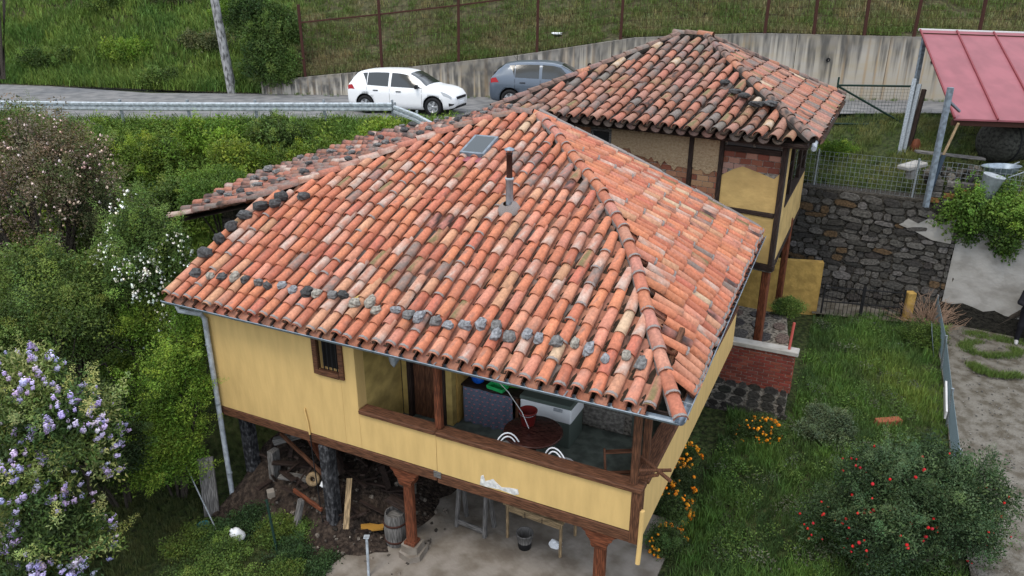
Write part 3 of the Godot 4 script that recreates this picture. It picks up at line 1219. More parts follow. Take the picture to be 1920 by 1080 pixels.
func house_walls(t: Node3D) -> void:
	var s := S()
	wall_with_hole(s, -7.68, -4.56, 1.99, 4.02, -0.22, 0.0, [-5.27, -4.86, 3.26, 3.93])
	var front := ob("front_wall", s, M.plaster, t)
	s = S()
	b2(s, Vector3(-7.68, 1.99, -2.62), Vector3(-7.46, 4.25, -0.225))
	ob("left_wall", s, M.plaster, t)
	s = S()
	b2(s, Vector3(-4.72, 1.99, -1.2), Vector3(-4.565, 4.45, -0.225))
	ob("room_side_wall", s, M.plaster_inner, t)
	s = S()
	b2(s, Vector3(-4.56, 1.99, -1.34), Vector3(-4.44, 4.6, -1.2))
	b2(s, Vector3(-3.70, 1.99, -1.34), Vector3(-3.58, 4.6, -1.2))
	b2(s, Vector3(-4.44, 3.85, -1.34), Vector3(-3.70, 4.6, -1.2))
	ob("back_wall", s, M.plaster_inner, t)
	# small barred window
	s = S()
	b2(s, Vector3(-5.36, 3.17, -0.05), Vector3(-5.27, 3.98, 0.035))
	b2(s, Vector3(-4.86, 3.17, -0.05), Vector3(-4.77, 3.98, 0.035))
	b2(s, Vector3(-5.268, 3.17, -0.05), Vector3(-4.862, 3.26, 0.045))
	b2(s, Vector3(-5.268, 3.90, -0.05), Vector3(-4.862, 3.98, 0.035))
	var win := ob("window", s, M.wood_x, t)
	s = S()
	b2(s, Vector3(-5.268, 3.262, -0.12), Vector3(-4.862, 3.898, -0.10))
	ob("pane", s, M.dark_void, win)
	for k in 4:
		s = S()
		var bxx := -5.19 + k * 0.085
		tb(s, [Vector3(bxx, 3.25, -0.03), Vector3(bxx, 3.92, -0.03)], 0.011, -1, 6)
		ob("bar", s, M.black, win)
	# door
	s = S()
	b2(s, Vector3(-4.44, 1.99, -1.33), Vector3(-4.36, 3.85, -1.17))
	b2(s, Vector3(-3.78, 1.99, -1.33), Vector3(-3.70, 3.85, -1.17))
	b2(s, Vector3(-4.358, 3.77, -1.33), Vector3(-3.782, 3.85, -1.17))
	var door := ob("door", s, M.wood_dark_y, t)
	for k in 5:
		s = S()
		b2(s, Vector3(-4.355 + k * 0.115, 2.0, -1.29), Vector3(-4.245 + k * 0.115, 3.76, -1.25 + 0.003 * (k % 2)))
		ob("plank", s, M.wood_y, door)
	s = S()
	lt(s, [Vector2(0, 0.05), Vector2(0.02, 0.045), Vector2(0.026, 0.02), Vector2(0.012, 0.0)], 10, Transform3D(Basis(Vector3.RIGHT, PI / 2), Vector3(-3.86, 2.95, -1.245)))
	ob("door_knob", s, M.black, door)
	# parapets
	s = S()
	b2(s, Vector3(-4.558, 1.99, -0.16), Vector3(-3.16, 2.63, -0.002), 0.002)
	b2(s, Vector3(-3.155, 1.97, -0.16), Vector3(-0.13, 2.63, -0.004), 0.002)
	var pf := ob("front_parapet", s, M.plaster, t)
	s = S()
	var blot := PackedVector2Array([Vector2(-2.42, 0), Vector2(-2.40, 0.16), Vector2(-2.36, 0.19), Vector2(-2.33, 0.09), Vector2(-2.26, 0.13), Vector2(-2.2, 0.17), Vector2(-2.14, 0.12), Vector2(-2.06, 0.07), Vector2(-1.94, 0.1), Vector2(-1.8, 0.12), Vector2(-1.78, 0.04), Vector2(-1.85, 0.0), Vector2(-2.1, 0.02), Vector2(-2.3, -0.005)])
	pr(s, blot, -0.003, 0.001, Transform3D(Basis(Vector3(1, 0, 0), Vector3(0, 0, 1), Vector3(0, 1, 0)), Vector3(0, 1.985, 0)))
	ob("bare_patch", s, M.white_filler, pf)
	s = S()
	b2(s, Vector3(-0.155, 1.74, -6.95), Vector3(-0.005, 2.63, -0.14), 0.002)
	ob("side_parapet", s, M.plaster, t)
	s = S()
	bm(s, Vector3(-4.55, 2.675, -0.08), Vector3(-3.15, 2.675, -0.08), 0.24, 0.075, 0.02)
	bm(s, Vector3(-3.148, 2.67, -0.08), Vector3(0.02, 2.66, -0.08), 0.24, 0.08, 0.02)
	ob("front_rail", s, M.wood_x, t)
	s = S()
	bm(s, Vector3(-0.09, 2.665, -0.21), Vector3(-0.09, 2.665, -6.9), 0.26, 0.07, 0.02)
	ob("side_rail", s, M.wood_z, t)
	# sole beam along the front, gallery floor
	s = S()
	bm(s, Vector3(-7.74, 1.90, -0.09), Vector3(-3.17, 1.89, -0.09), 0.2, 0.17, 0.015)
	bm(s, Vector3(-3.165, 1.86, -0.1), Vector3(-0.02, 1.86, -0.1), 0.2, 0.18, 0.015)
	ob("sole_beam", s, M.wood_x, t)
	s = S()
	b2(s, Vector3(-3.22, 1.88, -0.01), Vector3(-3.09, 1.985, 0.012))
	ob("splice_plate", s, M.wood_grey_x, t)
	s = S()
	b2(s, Vector3(-4.56, 1.86, -7.0), Vector3(-0.155, 1.975, -0.16))
	b2(s, Vector3(-7.46, 1.86, -7.0), Vector3(-4.57, 1.96, -0.2))
	ob("floor", s, M.floor_green, t)
	for k in 9:
		s = S()
		bm(s, Vector3(-7.2 + k * 0.86, 1.79, -0.2), Vector3(-7.2 + k * 0.86, 1.79, -2.85), 0.12, 0.14)
		ob("joist", s, M.wood_dark_z, t)
	# posts of the gallery
	s = S()
	bm(s, Vector3(-3.14, 2.71, -0.09), Vector3(-3.14, 4.1, -0.09), 0.11, 0.11, 0.02)
	ob("post", s, M.wood_red_y, t)
	for p in [Vector3(-0.13, 0, -0.09), Vector3(-0.13, 0, -0.62), Vector3(-0.13, 0, -2.1), Vector3(-0.13, 0, -4.2)]:
		s = S()
		bm(s, p + Vector3(0, 2.69, 0), p + Vector3(0, 4.05, 0), 0.1, 0.1, 0.015)
		ob("post", s, M.wood_y, t)
	s = S()
	b2(s, Vector3(-0.13, 1.78, -0.13), Vector3(0.012, 2.63, 0.008))
	ob("corner_post", s, M.wood_y, t)
	s = S()
	bm(s, Vector3(-4.5, 4.02, -0.09), Vector3(0.0, 4.0, -0.09), 0.12, 0.14)
	bm(s, Vector3(-0.11, 3.985, -0.17), Vector3(-0.11, 3.98, -7.0), 0.12, 0.14)
	ob("wall_plate", s, M.wood_dark_x, t)
	# clothes-drying arm at the corner
	s = S()
	bm(s, Vector3(-0.2, 3.02, -0.3), Vector3(0.38, 2.98, 0.06), 0.045, 0.045)
	bm(s, Vector3(-0.2, 2.72, -0.1), Vector3(0.2, 2.97, -0.02), 0.04, 0.04)
	bm(s, Vector3(-0.05, 2.98, 0.02), Vector3(0.34, 3.02, -0.12), 0.04, 0.04)
	ob("drying_arm", s, M.wood_y, t)
	s = S()
	tb(s, [Vector3(0.03, 2.35, -0.01), Vector3(0.03, 1.75, 0.0), Vector3(0.03, 1.5, 0.03)], 0.035, -1, 8)
	ob("spout", s, M.plaster, t)
	# stone wall at the back of the gallery, partly plastered
	var sw := Node3D.new()
	sw.name = "gallery_stone_wall"
	t.add_child(sw)
	s = S()
	b2(s, Vector3(-3.58, 1.98, -2.5), Vector3(-0.8, 4.9, -2.22))
	ob("joint", s, M.joint, sw)
	for r in [[-1.92, 2.60, 0.55, 0.36, 0], [-1.30, 2.62, 0.42, 0.34, 1], [-0.93, 2.6, 0.22, 0.3, 2], [-1.85, 2.2, 0.42, 0.3, 2], [-1.28, 2.2, 0.72, 0.36, 1], [-2.5, 2.6, 0.45, 0.34, 1], [-2.45, 2.2, 0.5, 0.35, 0], [-1.7, 3.0, 0.6, 0.3, 1], [-1.05, 3.0, 0.5, 0.3, 0], [-2.5, 3.0, 0.7, 0.3, 1], [-1.4, 3.4, 0.7, 0.34, 1], [-2.3, 3.4, 0.7, 0.34, 2]]:
		s = S()
		s.set_color([Color(0.42, 0.28, 0.14), Color(0.32, 0.30, 0.27), Color(0.38, 0.31, 0.22)][r[4]])
		bx(s, Vector3(r[0], r[1], -2.21), Vector3(r[2], r[3], 0.06), Basis(Vector3.BACK, rf(-0.04, 0.04)), 0.025)
		ob("stone", s, M.stone, sw)
	s = S()
	b2(s, Vector3(-3.64, 1.98, -2.3), Vector3(-3.56, 4.6, -1.345))
	ob("jamb_wall", s, M.plaster_old, t)
	s = S()
	b2(s, Vector3(-0.8, 1.98, -7.0), Vector3(-0.74, 4.6, -2.22))
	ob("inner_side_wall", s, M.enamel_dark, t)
	# main stone block behind, on the left
	s = S()
	pr(s, PackedVector2Array([Vector2(-9.9, 0.2), Vector2(-7.7, 0.2), Vector2(-7.7, 5.1), Vector2(-8.1, 5.0), Vector2(-9.9, 4.5)]), -7.0, -2.66, Transform3D(Basis(Vector3(1, 0, 0), Vector3(0, 0, 1), Vector3(0, 1, 0)), Vector3.ZERO))
	b2(s, Vector3(-7.7, 0.0, -7.0), Vector3(-0.9, 1.85, -2.95))
	var blk := ob("stone_block", s, M.joint_dark, t)
	var seen := 0
	for r in 12:
		var bx0 := -9.85
		while bx0 < -7.75:
			var w := rf(0.2, 0.42)
			var g := rf(0.06, 0.13)
			s = S()
			s.set_color(Color(g * rf(0.95, 1.2), g, g * rf(0.75, 0.95)))
			bx(s, Vector3(bx0 + w * 0.5, 2.2 + r * 0.24, -2.66), Vector3(w - 0.03, 0.21, 0.05 + rf(0, 0.03)), Basis.IDENTITY, 0.02)
			ob("stone", s, M.stone, blk)
			seen += 1
			bx0 += w
	# two carved columns with capitals on stone bases
	for cx in [-3.80, -0.56]:
		var c := Node3D.new()
		c.name = "column"
		c.position = Vector3(cx, 0, -0.14)
		t.add_child(c, true)
		s = S()
		var base_y := 0.30 if cx < -1 else 0.1
		var r := 0.085
		var oct := PackedVector2Array()
		for k in 8:
			oct.append(Vector2(cos(TAU * (k + 0.5) / 8), sin(TAU * (k + 0.5) / 8)) * r * 1.08)
		pr(s, oct, base_y, 1.52)
		b2(s, Vector3(-0.1, base_y, -0.1), Vector3(0.1, base_y + 0.06, 0.1))
		ob("shaft", s, M.wood_red_y, c)
		s = S()
		var prof := [Vector2(0.10, 1.48), Vector2(0.12, 1.53), Vector2(0.12, 1.57), Vector2(0.15, 1.62), Vector2(0.19, 1.66), Vector2(0.20, 1.71), Vector2(0.26, 1.75), Vector2(0.27, 1.80)]
		for k in prof.size() - 1:
			var a: Vector2 = prof[k]
			var b: Vector2 = prof[k + 1]
			for f in 4:
				var u := Vector3(1, 0, 0).rotated(Vector3.UP, f * PI / 2)
				var v := Vector3(0, 0, 1).rotated(Vector3.UP, f * PI / 2)
				var fa := a.x * (1.0 if f % 2 == 0 else 1.0)
				var zz := 0.11
				var ha := Vector2(a.x, minf(a.x, zz)) if f % 2 == 0 else Vector2(minf(a.x, zz), a.x)
				var hb := Vector2(b.x, minf(b.x, zz)) if f % 2 == 0 else Vector2(minf(b.x, zz), b.x)
				q4(s, u * ha.x - v * ha.y * -1.0 + Vector3(0, a.y, 0), u * ha.x - v * ha.y + Vector3(0, a.y, 0), u * hb.x - v * hb.y + Vector3(0, b.y, 0), u * hb.x + v * hb.y + Vector3(0, b.y, 0))
		ob("capital", s, M.wood_red_x, c)
		s = S()
		var bp := PackedVector2Array([Vector2(-0.2, -0.17), Vector2(0.17, -0.2), Vector2(0.2, 0.1), Vector2(0.08, 0.22), Vector2(-0.17, 0.16)])
		pr(s, bp, 0.0, base_y * 0.55)
		var bq := PackedVector2Array([Vector2(-0.15, -0.14), Vector2(0.14, -0.15), Vector2(0.15, 0.1), Vector2(0.02, 0.15), Vector2(-0.14, 0.12)])
		pr(s, bq, base_y * 0.55, base_y)
		ob("base_stone", s, M.concrete, c)
	# burnt posts
	for p in [[-5.38, -0.1, 0.24], [-7.55, -0.45, 0.24], [-7.45, -2.0, 0.2]]:
		s = S()
		bm(s, Vector3(p[0], -0.1, p[1]), Vector3(p[0], 1.8, p[1]), p[2], p[2] * 0.85, 0.03)
		ob("burnt_post", s, M.charred, t)
	s = S()
	tb(s, [Vector3(-5.66, 2.45, 0.01), Vector3(-5.65, 2.41, 0.03), Vector3(-5.62, 2.2, 0.02), Vector3(-5.6, 1.97, 0.025)], 0.016, -1, 6)
	ob("cable", s, M.plaster, t)
	s = S()
	tb(s, [Vector3(-5.595, 1.96, 0.025), Vector3(-5.57, 1.6, 0.05), Vector3(-5.53, 0.1, 0.03)], 0.01, -1, 6)
	ob("cable", s, M.black, t)
	# chimney and skylight
	var ch := Node3D.new()
	ch.name = "chimney"
	ch.position = Vector3(-3.23, fprof(-2.65), -2.65)
	t.add_child(ch)
	s = S()
	lt(s, [Vector2(0.062, -0.1), Vector2(0.062, 0.56), Vector2(0.072, 0.56), Vector2(0.072, 0.60), Vector2(0.0, 0.60)], 14)
	ob("flue", s, M.enamel, ch)
	s = S()
	lt(s, [Vector2(0.05, 0.58), Vector2(0.048, 0.98), Vector2(0.056, 0.98), Vector2(0.056, 1.0), Vector2(0.04, 1.0), Vector2(0.04, 0.9), Vector2(0, 0.9)], 14)
	ob("rusty_pipe", s, M.rust, ch)
	s = S()
	lt(s, [Vector2(0.085, 1.05), Vector2(0.08, 1.07), Vector2(0.0, 1.1)], 14)
	tb(s, [Vector3(0.05, 0.95, 0), Vector3(0.06, 1.06, 0)], 0.006)
	tb(s, [Vector3(-0.05, 0.95, 0), Vector3(-0.06, 1.06, 0)], 0.006)
	ob("rain_cap", s, M.zinc, ch)
	s = S()
	lt(s, [Vector2(0.2, 0.0), Vector2(0.17, 0.07), Vector2(0.09, 0.12), Vector2(0.075, 0.14)], 12, Transform3D(Basis(Vector3.RIGHT, deg_to_rad(24)), Vector3(0, 0.06, 0.02)))
	ob("collar", s, M.mortar, ch)
	var sl := Node3D.new()
	sl.name = "skylight"
	sl.transform = Transform3D(Basis(Vector3.RIGHT, deg_to_rad(20.0)), Vector3(-4.66, fprof(-4.28) + 0.12, -4.28))
	t.add_child(sl)
	s = S()
	for e in [[-0.23, 0.0, 0.05, 0.66], [0.23, 0.0, 0.05, 0.66], [0.0, -0.31, 0.41, 0.05], [0.0, 0.31, 0.41, 0.05]]:
		bx(s, Vector3(e[0], 0.0, e[1]), Vector3(e[2], 0.12, e[3]))
	ob("frame", s, M.steel_blue, sl)
	s = S()
	bx(s, Vector3(0, -0.03, 0.42), Vector3(0.56, 0.02, 0.16))
	ob("apron", s, M.red_sheet, sl)
	s = S()
	bx(s, Vector3(0, 0.045, 0.0), Vector3(0.42, 0.02, 0.58))
	ob("pane", s, M.pane, sl)


# ---------------------------------------------------------------- upper house
func upper_house() -> void:
	var t := thing("upper_house", "timber framed house with bricks and ochre panels under a weathered tiled hip roof", "house", PB)
	var roof := Node3D.new()
	roof.name = "roof"
	t.add_child(roof)
	var pal := [[3.0, Color(0.40, 0.165, 0.105), 0], [3.0, Color(0.38, 0.19, 0.14), 0], [2.2, Color(0.30, 0.17, 0.13), 1], [1.6, Color(0.34, 0.15, 0.10), 3], [1.4, Color(0.45, 0.29, 0.18), 4], [1.0, Color(0.20, 0.17, 0.14), 1], [1.1, Color(0.40, 0.2, 0.13), 2]]
	var tset := tile_set(13, pal, 56, 0.107, 0.088, 0.52)
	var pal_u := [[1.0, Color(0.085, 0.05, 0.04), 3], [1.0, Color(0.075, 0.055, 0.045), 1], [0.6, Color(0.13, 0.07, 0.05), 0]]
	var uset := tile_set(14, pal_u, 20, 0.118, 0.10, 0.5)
	var under := S()
	var e0 := Vector3(-7.3, 6.03, 0.42)
	var e1 := Vector3(0.54, 6.0, 0.42)
	var e2 := Vector3(-0.82, 6.03, -7.55)
	var e3 := Vector3(-6.1, 6.03, -6.8)
	var r0 := Vector3(-4.35, 7.70, -4.0)
	var r1 := Vector3(-3.62, 7.67, -4.0)
	var cols := []
	var x := 0.42
	while x > -7.25:
		var top: Vector3
		if x > r1.x:
			top = e1.lerp(r1, (e1.x - x) / (e1.x - r1.x))
		elif x > r0.x:
			top = r1.lerp(r0, (r1.x - x) / (r1.x - r0.x))
		else:
			top = r0.lerp(e0, (r0.x - x) / (r0.x - e0.x))
		var bot := Vector3(x, lerpf(6.0, 6.03, (0.54 - x) / 7.84), 0.46)
		var c := []
		for k in 7:
			c.append(bot.lerp(top, k / 6.0) - Vector3(0, 0.05 * sin(PI * k / 6.0), 0))
		if bot.distance_to(top) > 0.35:
			cols.append(c)
		x -= 0.30
	deck(cols, "deck", roof)
	var covers := lay_tiles(cols, 0.385, under, null, uset, tset.size(), 2.4, 0, 0.105, 0.52)
	cols = []
	for i in 26:
		var u := 0.03 + 0.94 * i / 25.0
		var b := e1.lerp(e2, u)
		var a := e1.lerp(r1, minf(1.0, u * 2.0)) if u < 0.5 else r1.lerp(e2, (u - 0.5) * 2.0)
		if a.distance_to(b) < 0.35:
			continue
		var c := []
		for k in 6:
			c.append((b + (b - a).normalized() * 0.05).lerp(a, k / 5.0))
		cols.append(c)
	deck(cols, "deck", roof)
	covers.append_array(lay_tiles(cols, 0.385, under, null, uset, tset.size(), 1.6, 0, 0.105, 0.52))
	cols = []
	for i in 21:
		var u := 0.04 + 0.92 * i / 20.0
		var b := e0.lerp(e3, u)
		var a := e0.lerp(r0, minf(1.0, u / 0.6)) if u < 0.6 else r0.lerp(e3, (u - 0.6) / 0.4)
		if a.distance_to(b) < 0.35:
			continue
		var c := []
		for k in 6:
			c.append(b.lerp(a, k / 5.0))
		cols.append(c)
	deck(cols, "deck", roof)
	covers.append_array(lay_tiles(cols, 0.385, under, null, uset, tset.size(), 1.6, 0, 0.105, 0.52))
	place_tiles(covers, tset, PB, roof, 290)
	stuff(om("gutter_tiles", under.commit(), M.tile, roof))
	var s := S()
	q4(s, r0, r1, e2, e3)
	t3(s, r1, e2, r0)
	q4(s, e0 - Vector3(0, 0.1, 0), e1 - Vector3(0, 0.1, 0), e2 - Vector3(0, 0.1, 0), e3 - Vector3(0, 0.1, 0))
	ob("rear_slope", s, M.deck, roof)
	var rset := tile_set(16, [[2.0, Color(0.26, 0.16, 0.13), 1], [1.5, Color(0.24, 0.15, 0.12), 3], [1.0, Color(0.42, 0.18, 0.11), 0]], 10, 0.11, 0.095, 0.42)
	ridge_row([e1, r1], rset, 0.36, 0.10, roof, null)
	ridge_row([e0, r0], rset, 0.36, 0.10, roof, null)
	ridge_row([r0 + Vector3(-0.1, 0, 0), r1 + Vector3(0.1, 0, 0)], rset, 0.36, 0.12, roof, null)
	ridge_row([e2, r1], rset, 0.36, 0.10, roof, null)
	s = S()
	for pr_ in [[e0, r0], [e1, r1], [r0, r1], [e2, r1]]:
		for k in 12:
			var a: Vector3 = pr_[0].lerp(pr_[1], k / 12.0)
			var b: Vector3 = pr_[0].lerp(pr_[1], (k + 1) / 12.0)
			bm(s, a + Vector3(rf(-0.03, 0.03), 0.05, 0), b + Vector3(rf(-0.03, 0.03), 0.05, 0), 0.22, 0.1, 0.03)
	ob("hip_bed", s, M.moss_dark, roof)
	s = S()
	bm(s, Vector3(-7.2, 5.93, 0.36), Vector3(0.5, 5.9, 0.36), 0.03, 0.1)
	bm(s, Vector3(0.48, 5.9, 0.36), Vector3(-0.86, 5.93, -7.5), 0.03, 0.1)
	ob("fascia", s, M.wood_dark_x, roof)
	# gutter on the right eave, broken and pale
	s = S()
	tb(s, [Vector3(0.60, 5.88, 0.30), Vector3(0.53, 5.93, 0.0), Vector3(0.30, 5.95, -1.5), Vector3(-0.1, 5.97, -4.0), Vector3(-0.74, 5.98, -7.5)], 0.055, -1, 8)
	ob("gutter", s, M.pipe_grey, t)
	upper_walls(t)


func brick_face(parent: Node, x0: float, x1: float, y0: float, y1: float, z: float, bw: float, bh: float, cols: Array, proud: float, skip: float, xf := Transform3D.IDENTITY, inside := PackedVector2Array()) -> void:
	var row := 0
	var y := y0
	while y + bh * 0.6 < y1:
		var x := x0 - (bw * 0.5 if row % 2 else 0.0)
		while x < x1 - 0.02:
			var a := maxf(x, x0)
			var b := minf(x + bw - 0.012, x1)
			var mid := Vector2((a + b) * 0.5, y + bh * 0.5)
			var ok := inside.size() == 0 or Geometry2D.is_point_in_polygon(mid, inside)
			if b - a > 0.04 and ok and rng.randf() > skip:
				var s := S()
				var c: Color = cols[rng.randi() % cols.size()]
				var k := rf(0.8, 1.2)
				s.set_color(Color(c.r * k, c.g * k, c.b * k))
				bx(s, xf * Vector3((a + b) * 0.5, y + bh * 0.5 - 0.006, z + rf(-0.004, 0.004)), Vector3(b - a, minf(bh, y1 - y) - 0.012, proud * 2.0), xf.basis * Basis(Vector3.BACK, rf(-0.012, 0.012)), 0.004)
				ob("brick", s, M.brick, parent)
			x += bw
		y += bh
		row += 1


func upper_walls(t: Node3D) -> void:
	var s := S()
	# front wall: backing, then what covers it
	b2(s, Vector3(-6.4, 3.0, -0.2), Vector3(0.0, 5.98, -0.01))
	var w := ob("front_wall", s, M.joint, t)
	var bc := [Color(0.36, 0.165, 0.095), Color(0.40, 0.20, 0.12), Color(0.33, 0.12, 0.075), Color(0.42, 0.25, 0.14)]
	var bc2 := [Color(0.30, 0.12, 0.075), Color(0.36, 0.19, 0.135), Color(0.40, 0.24, 0.19), Color(0.22, 0.075, 0.05)]
	brick_face(w, -4.16, -2.15, 3.95, 5.65, -0.012, 0.27, 0.13, bc, 0.012, 0.08)
	brick_face(w, -6.2, -4.7, 5.0, 5.85, -0.012, 0.27, 0.13, bc, 0.012, 0.05)
	brick_face(w, -4.7, -4.16, 4.9, 5.3, -0.012, 0.27, 0.13, bc, 0.012, 0.05)
	brick_face(w, -2.04, -1.43, 4.2, 5.3, -0.012, 0.27, 0.13, bc, 0.012, 0.12)
	var arch := PackedVector2Array([Vector2(-1.34, 5.05), Vector2(-0.89, 5.30), Vector2(-0.18, 5.12), Vector2(-0.08, 5.25), Vector2(-0.08, 5.60), Vector2(-1.34, 5.60)])
	brick_face(w, -1.34, -0.08, 4.95, 5.60, -0.012, 0.25, 0.13, bc2, 0.012, 0.0, Transform3D.IDENTITY, arch)
	var up := Transform3D(Basis(Vector3(1, 0, 0), Vector3(0, 0, 1), Vector3(0, 1, 0)), Vector3.ZERO)
	# sandy render that has slid off the lower bricks, edge ragged
	for g in [[-4.14, -2.15, 5.22, 5.9, 24, 0.42], [-2.04, -1.43, 5.06, 5.9, 9, 0.2]]:
		var poly := PackedVector2Array()
		for k in int(g[4]) + 1:
			var f: float = k / float(g[4])
			poly.append(Vector2(lerpf(g[0], g[1], f), g[2] + g[5] * (0.5 - f) * (1.0 if g[4] > 10 else 0.3) + rf(-0.09, 0.09)))
		poly.append(Vector2(g[1], g[3]))
		poly.append(Vector2(g[0], g[3]))
		s = S()
		pr(s, poly, -0.01, 0.018, up)
		ob("render", s, M.render_sand, w)
	s = S()
	var pl := PackedVector2Array([Vector2(-1.335, 4.36), Vector2(-0.085, 4.36), Vector2(-0.085, 5.22), Vector2(-0.19, 5.10), Vector2(-0.5, 5.19), Vector2(-0.89, 5.29), Vector2(-1.1, 5.20), Vector2(-1.335, 5.05)])
	pr(s, pl, -0.01, 0.012, up)
	var low := PackedVector2Array([Vector2(-1.37, 3.2), Vector2(-0.085, 3.2), Vector2(-0.085, 4.245), Vector2(-1.37, 4.285)])
	pr(s, low, -0.01, 0.014, up)
	ob("ochre_panel", s, M.plaster_old if false else M.plaster_ochre, w)
	# timber frame
	for b in [[Vector3(-0.02, 3.18, 0.0), Vector3(-0.02, 5.95, 0.0), 0.15], [Vector3(-1.385, 4.25, 0.0), Vector3(-1.385, 5.95, 0.0), 0.11], [Vector3(-2.095, 4.0, 0.0), Vector3(-2.095, 5.95, 0.0), 0.11]]:
		s = S()
		bm(s, b[0], b[1], b[2], 0.1)
		ob("stud", s, M.wood_dark_y, t)
	s = S()
	bm(s, Vector3(-1.33, 4.32, 0.0), Vector3(-0.095, 4.295, 0.0), 0.08, 0.09)
	ob("sill_beam", s, M.wood_dark_x, t)
	s = S()
	bm(s, Vector3(-1.33, 5.66, 0.0), Vector3(-0.095, 5.655, 0.0), 0.09, 0.12)
	ob("lintel", s, M.wood_dark_x, t)
	for g in [[-1.28, -0.72], [-0.66, -0.14]]:
		s = S()
		b2(s, Vector3(g[0], 5.72, -0.02), Vector3(g[1], 5.93, 0.0))
		ob("window_pane", s, M.pane, t)
	s = S()
	b2(s, Vector3(-4.70, 5.32, -0.03), Vector3(-4.64, 5.76, 0.03))
	b2(s, Vector3(-4.20, 5.32, -0.03), Vector3(-4.14, 5.76, 0.03))
	b2(s, Vector3(-4.638, 5.32, -0.03), Vector3(-4.202, 5.37, 0.03))
	b2(s, Vector3(-4.638, 5.71, -0.03), Vector3(-4.202, 5.76, 0.03))
	var win := ob("window", s, M.wood_grey_x, t)
	s = S()
	b2(s, Vector3(-4.64, 5.37, -0.025), Vector3(-4.2, 5.71, -0.005))
	ob("pane", s, M.glass_dark, win)
	# side: yellow parapet and open gallery
	var sd := Transform3D(Basis(Vector3.UP, deg_to_rad(10.0)), Vector3(0, 0, -0.1))
	s = S()
	bx(s, sd * Vector3(-0.06, 3.74, -2.65), Vector3(0.12, 1.1, 5.3), sd.basis)
	bx(s, sd * Vector3(-0.06, 4.98, -0.42), Vector3(0.118, 1.37, 0.62), sd.basis)
	ob("side_parapet", s, M.plaster_ochre, t)
	for z in [-0.78, -1.9, -3.9, -5.2]:
		s = S()
		bm(s, sd * Vector3(-0.06, 4.3, z), sd * Vector3(-0.06, 5.98, z), 0.09, 0.09)
		ob("gallery_post", s, M.wood_dark_y, t)
	for y in [4.7, 5.15]:
		s = S()
		bm(s, sd * Vector3(-0.06, y, -0.75), sd * Vector3(-0.06, y, -5.2), 0.015, 0.015, 0.0)
		ob("gallery_rail", s, M.black, t)
	s = S()
	bm(s, sd * Vector3(-0.06, 4.32, -0.8), sd * Vector3(-0.06, 4.32, -5.3), 0.15, 0.06)
	ob("side_rail", s, M.wood_dark_x, t)
	s = S()
	b2(s, Vector3(-6.2, 3.0, -5.6), Vector3(-1.75, 5.98, -0.21))
	ob("inner_block", s, M.plaster_ochre, t)
	s = S()
	pr(s, PackedVector2Array([Vector2(-1.75, -0.1), Vector2(0.02, -0.1), Vector2(-0.92, -5.4), Vector2(-1.75, -5.4)]), 3.05, 3.2)
	ob("gallery_floor", s, M.wood_dark_x, t)
	s = S()
	bm(s, Vector3(-1.4, 3.14, 0.0), Vector3(0.06, 3.12, 0.0), 0.14, 0.13)
	ob("floor_beam", s, M.wood_dark_x, t)
	s = S()
	b2(s, Vector3(-6.2, 0.5, -5.6), Vector3(-1.9, 3.0, -0.6))
	ob("lower_block", s, M.joint_dark, t)
	# posts below
	for p in [[-0.12, -0.12, 1.15, 3.1, 0.17], [-0.62, -3.35, 1.1, 3.4, 0.15]]:
		s = S()
		bm(s, Vector3(p[0], p[2], p[1]), Vector3(p[0], p[3], p[1]), p[4], p[4], 0.02)
		ob("support_post", s, M.wood_red_y, t)


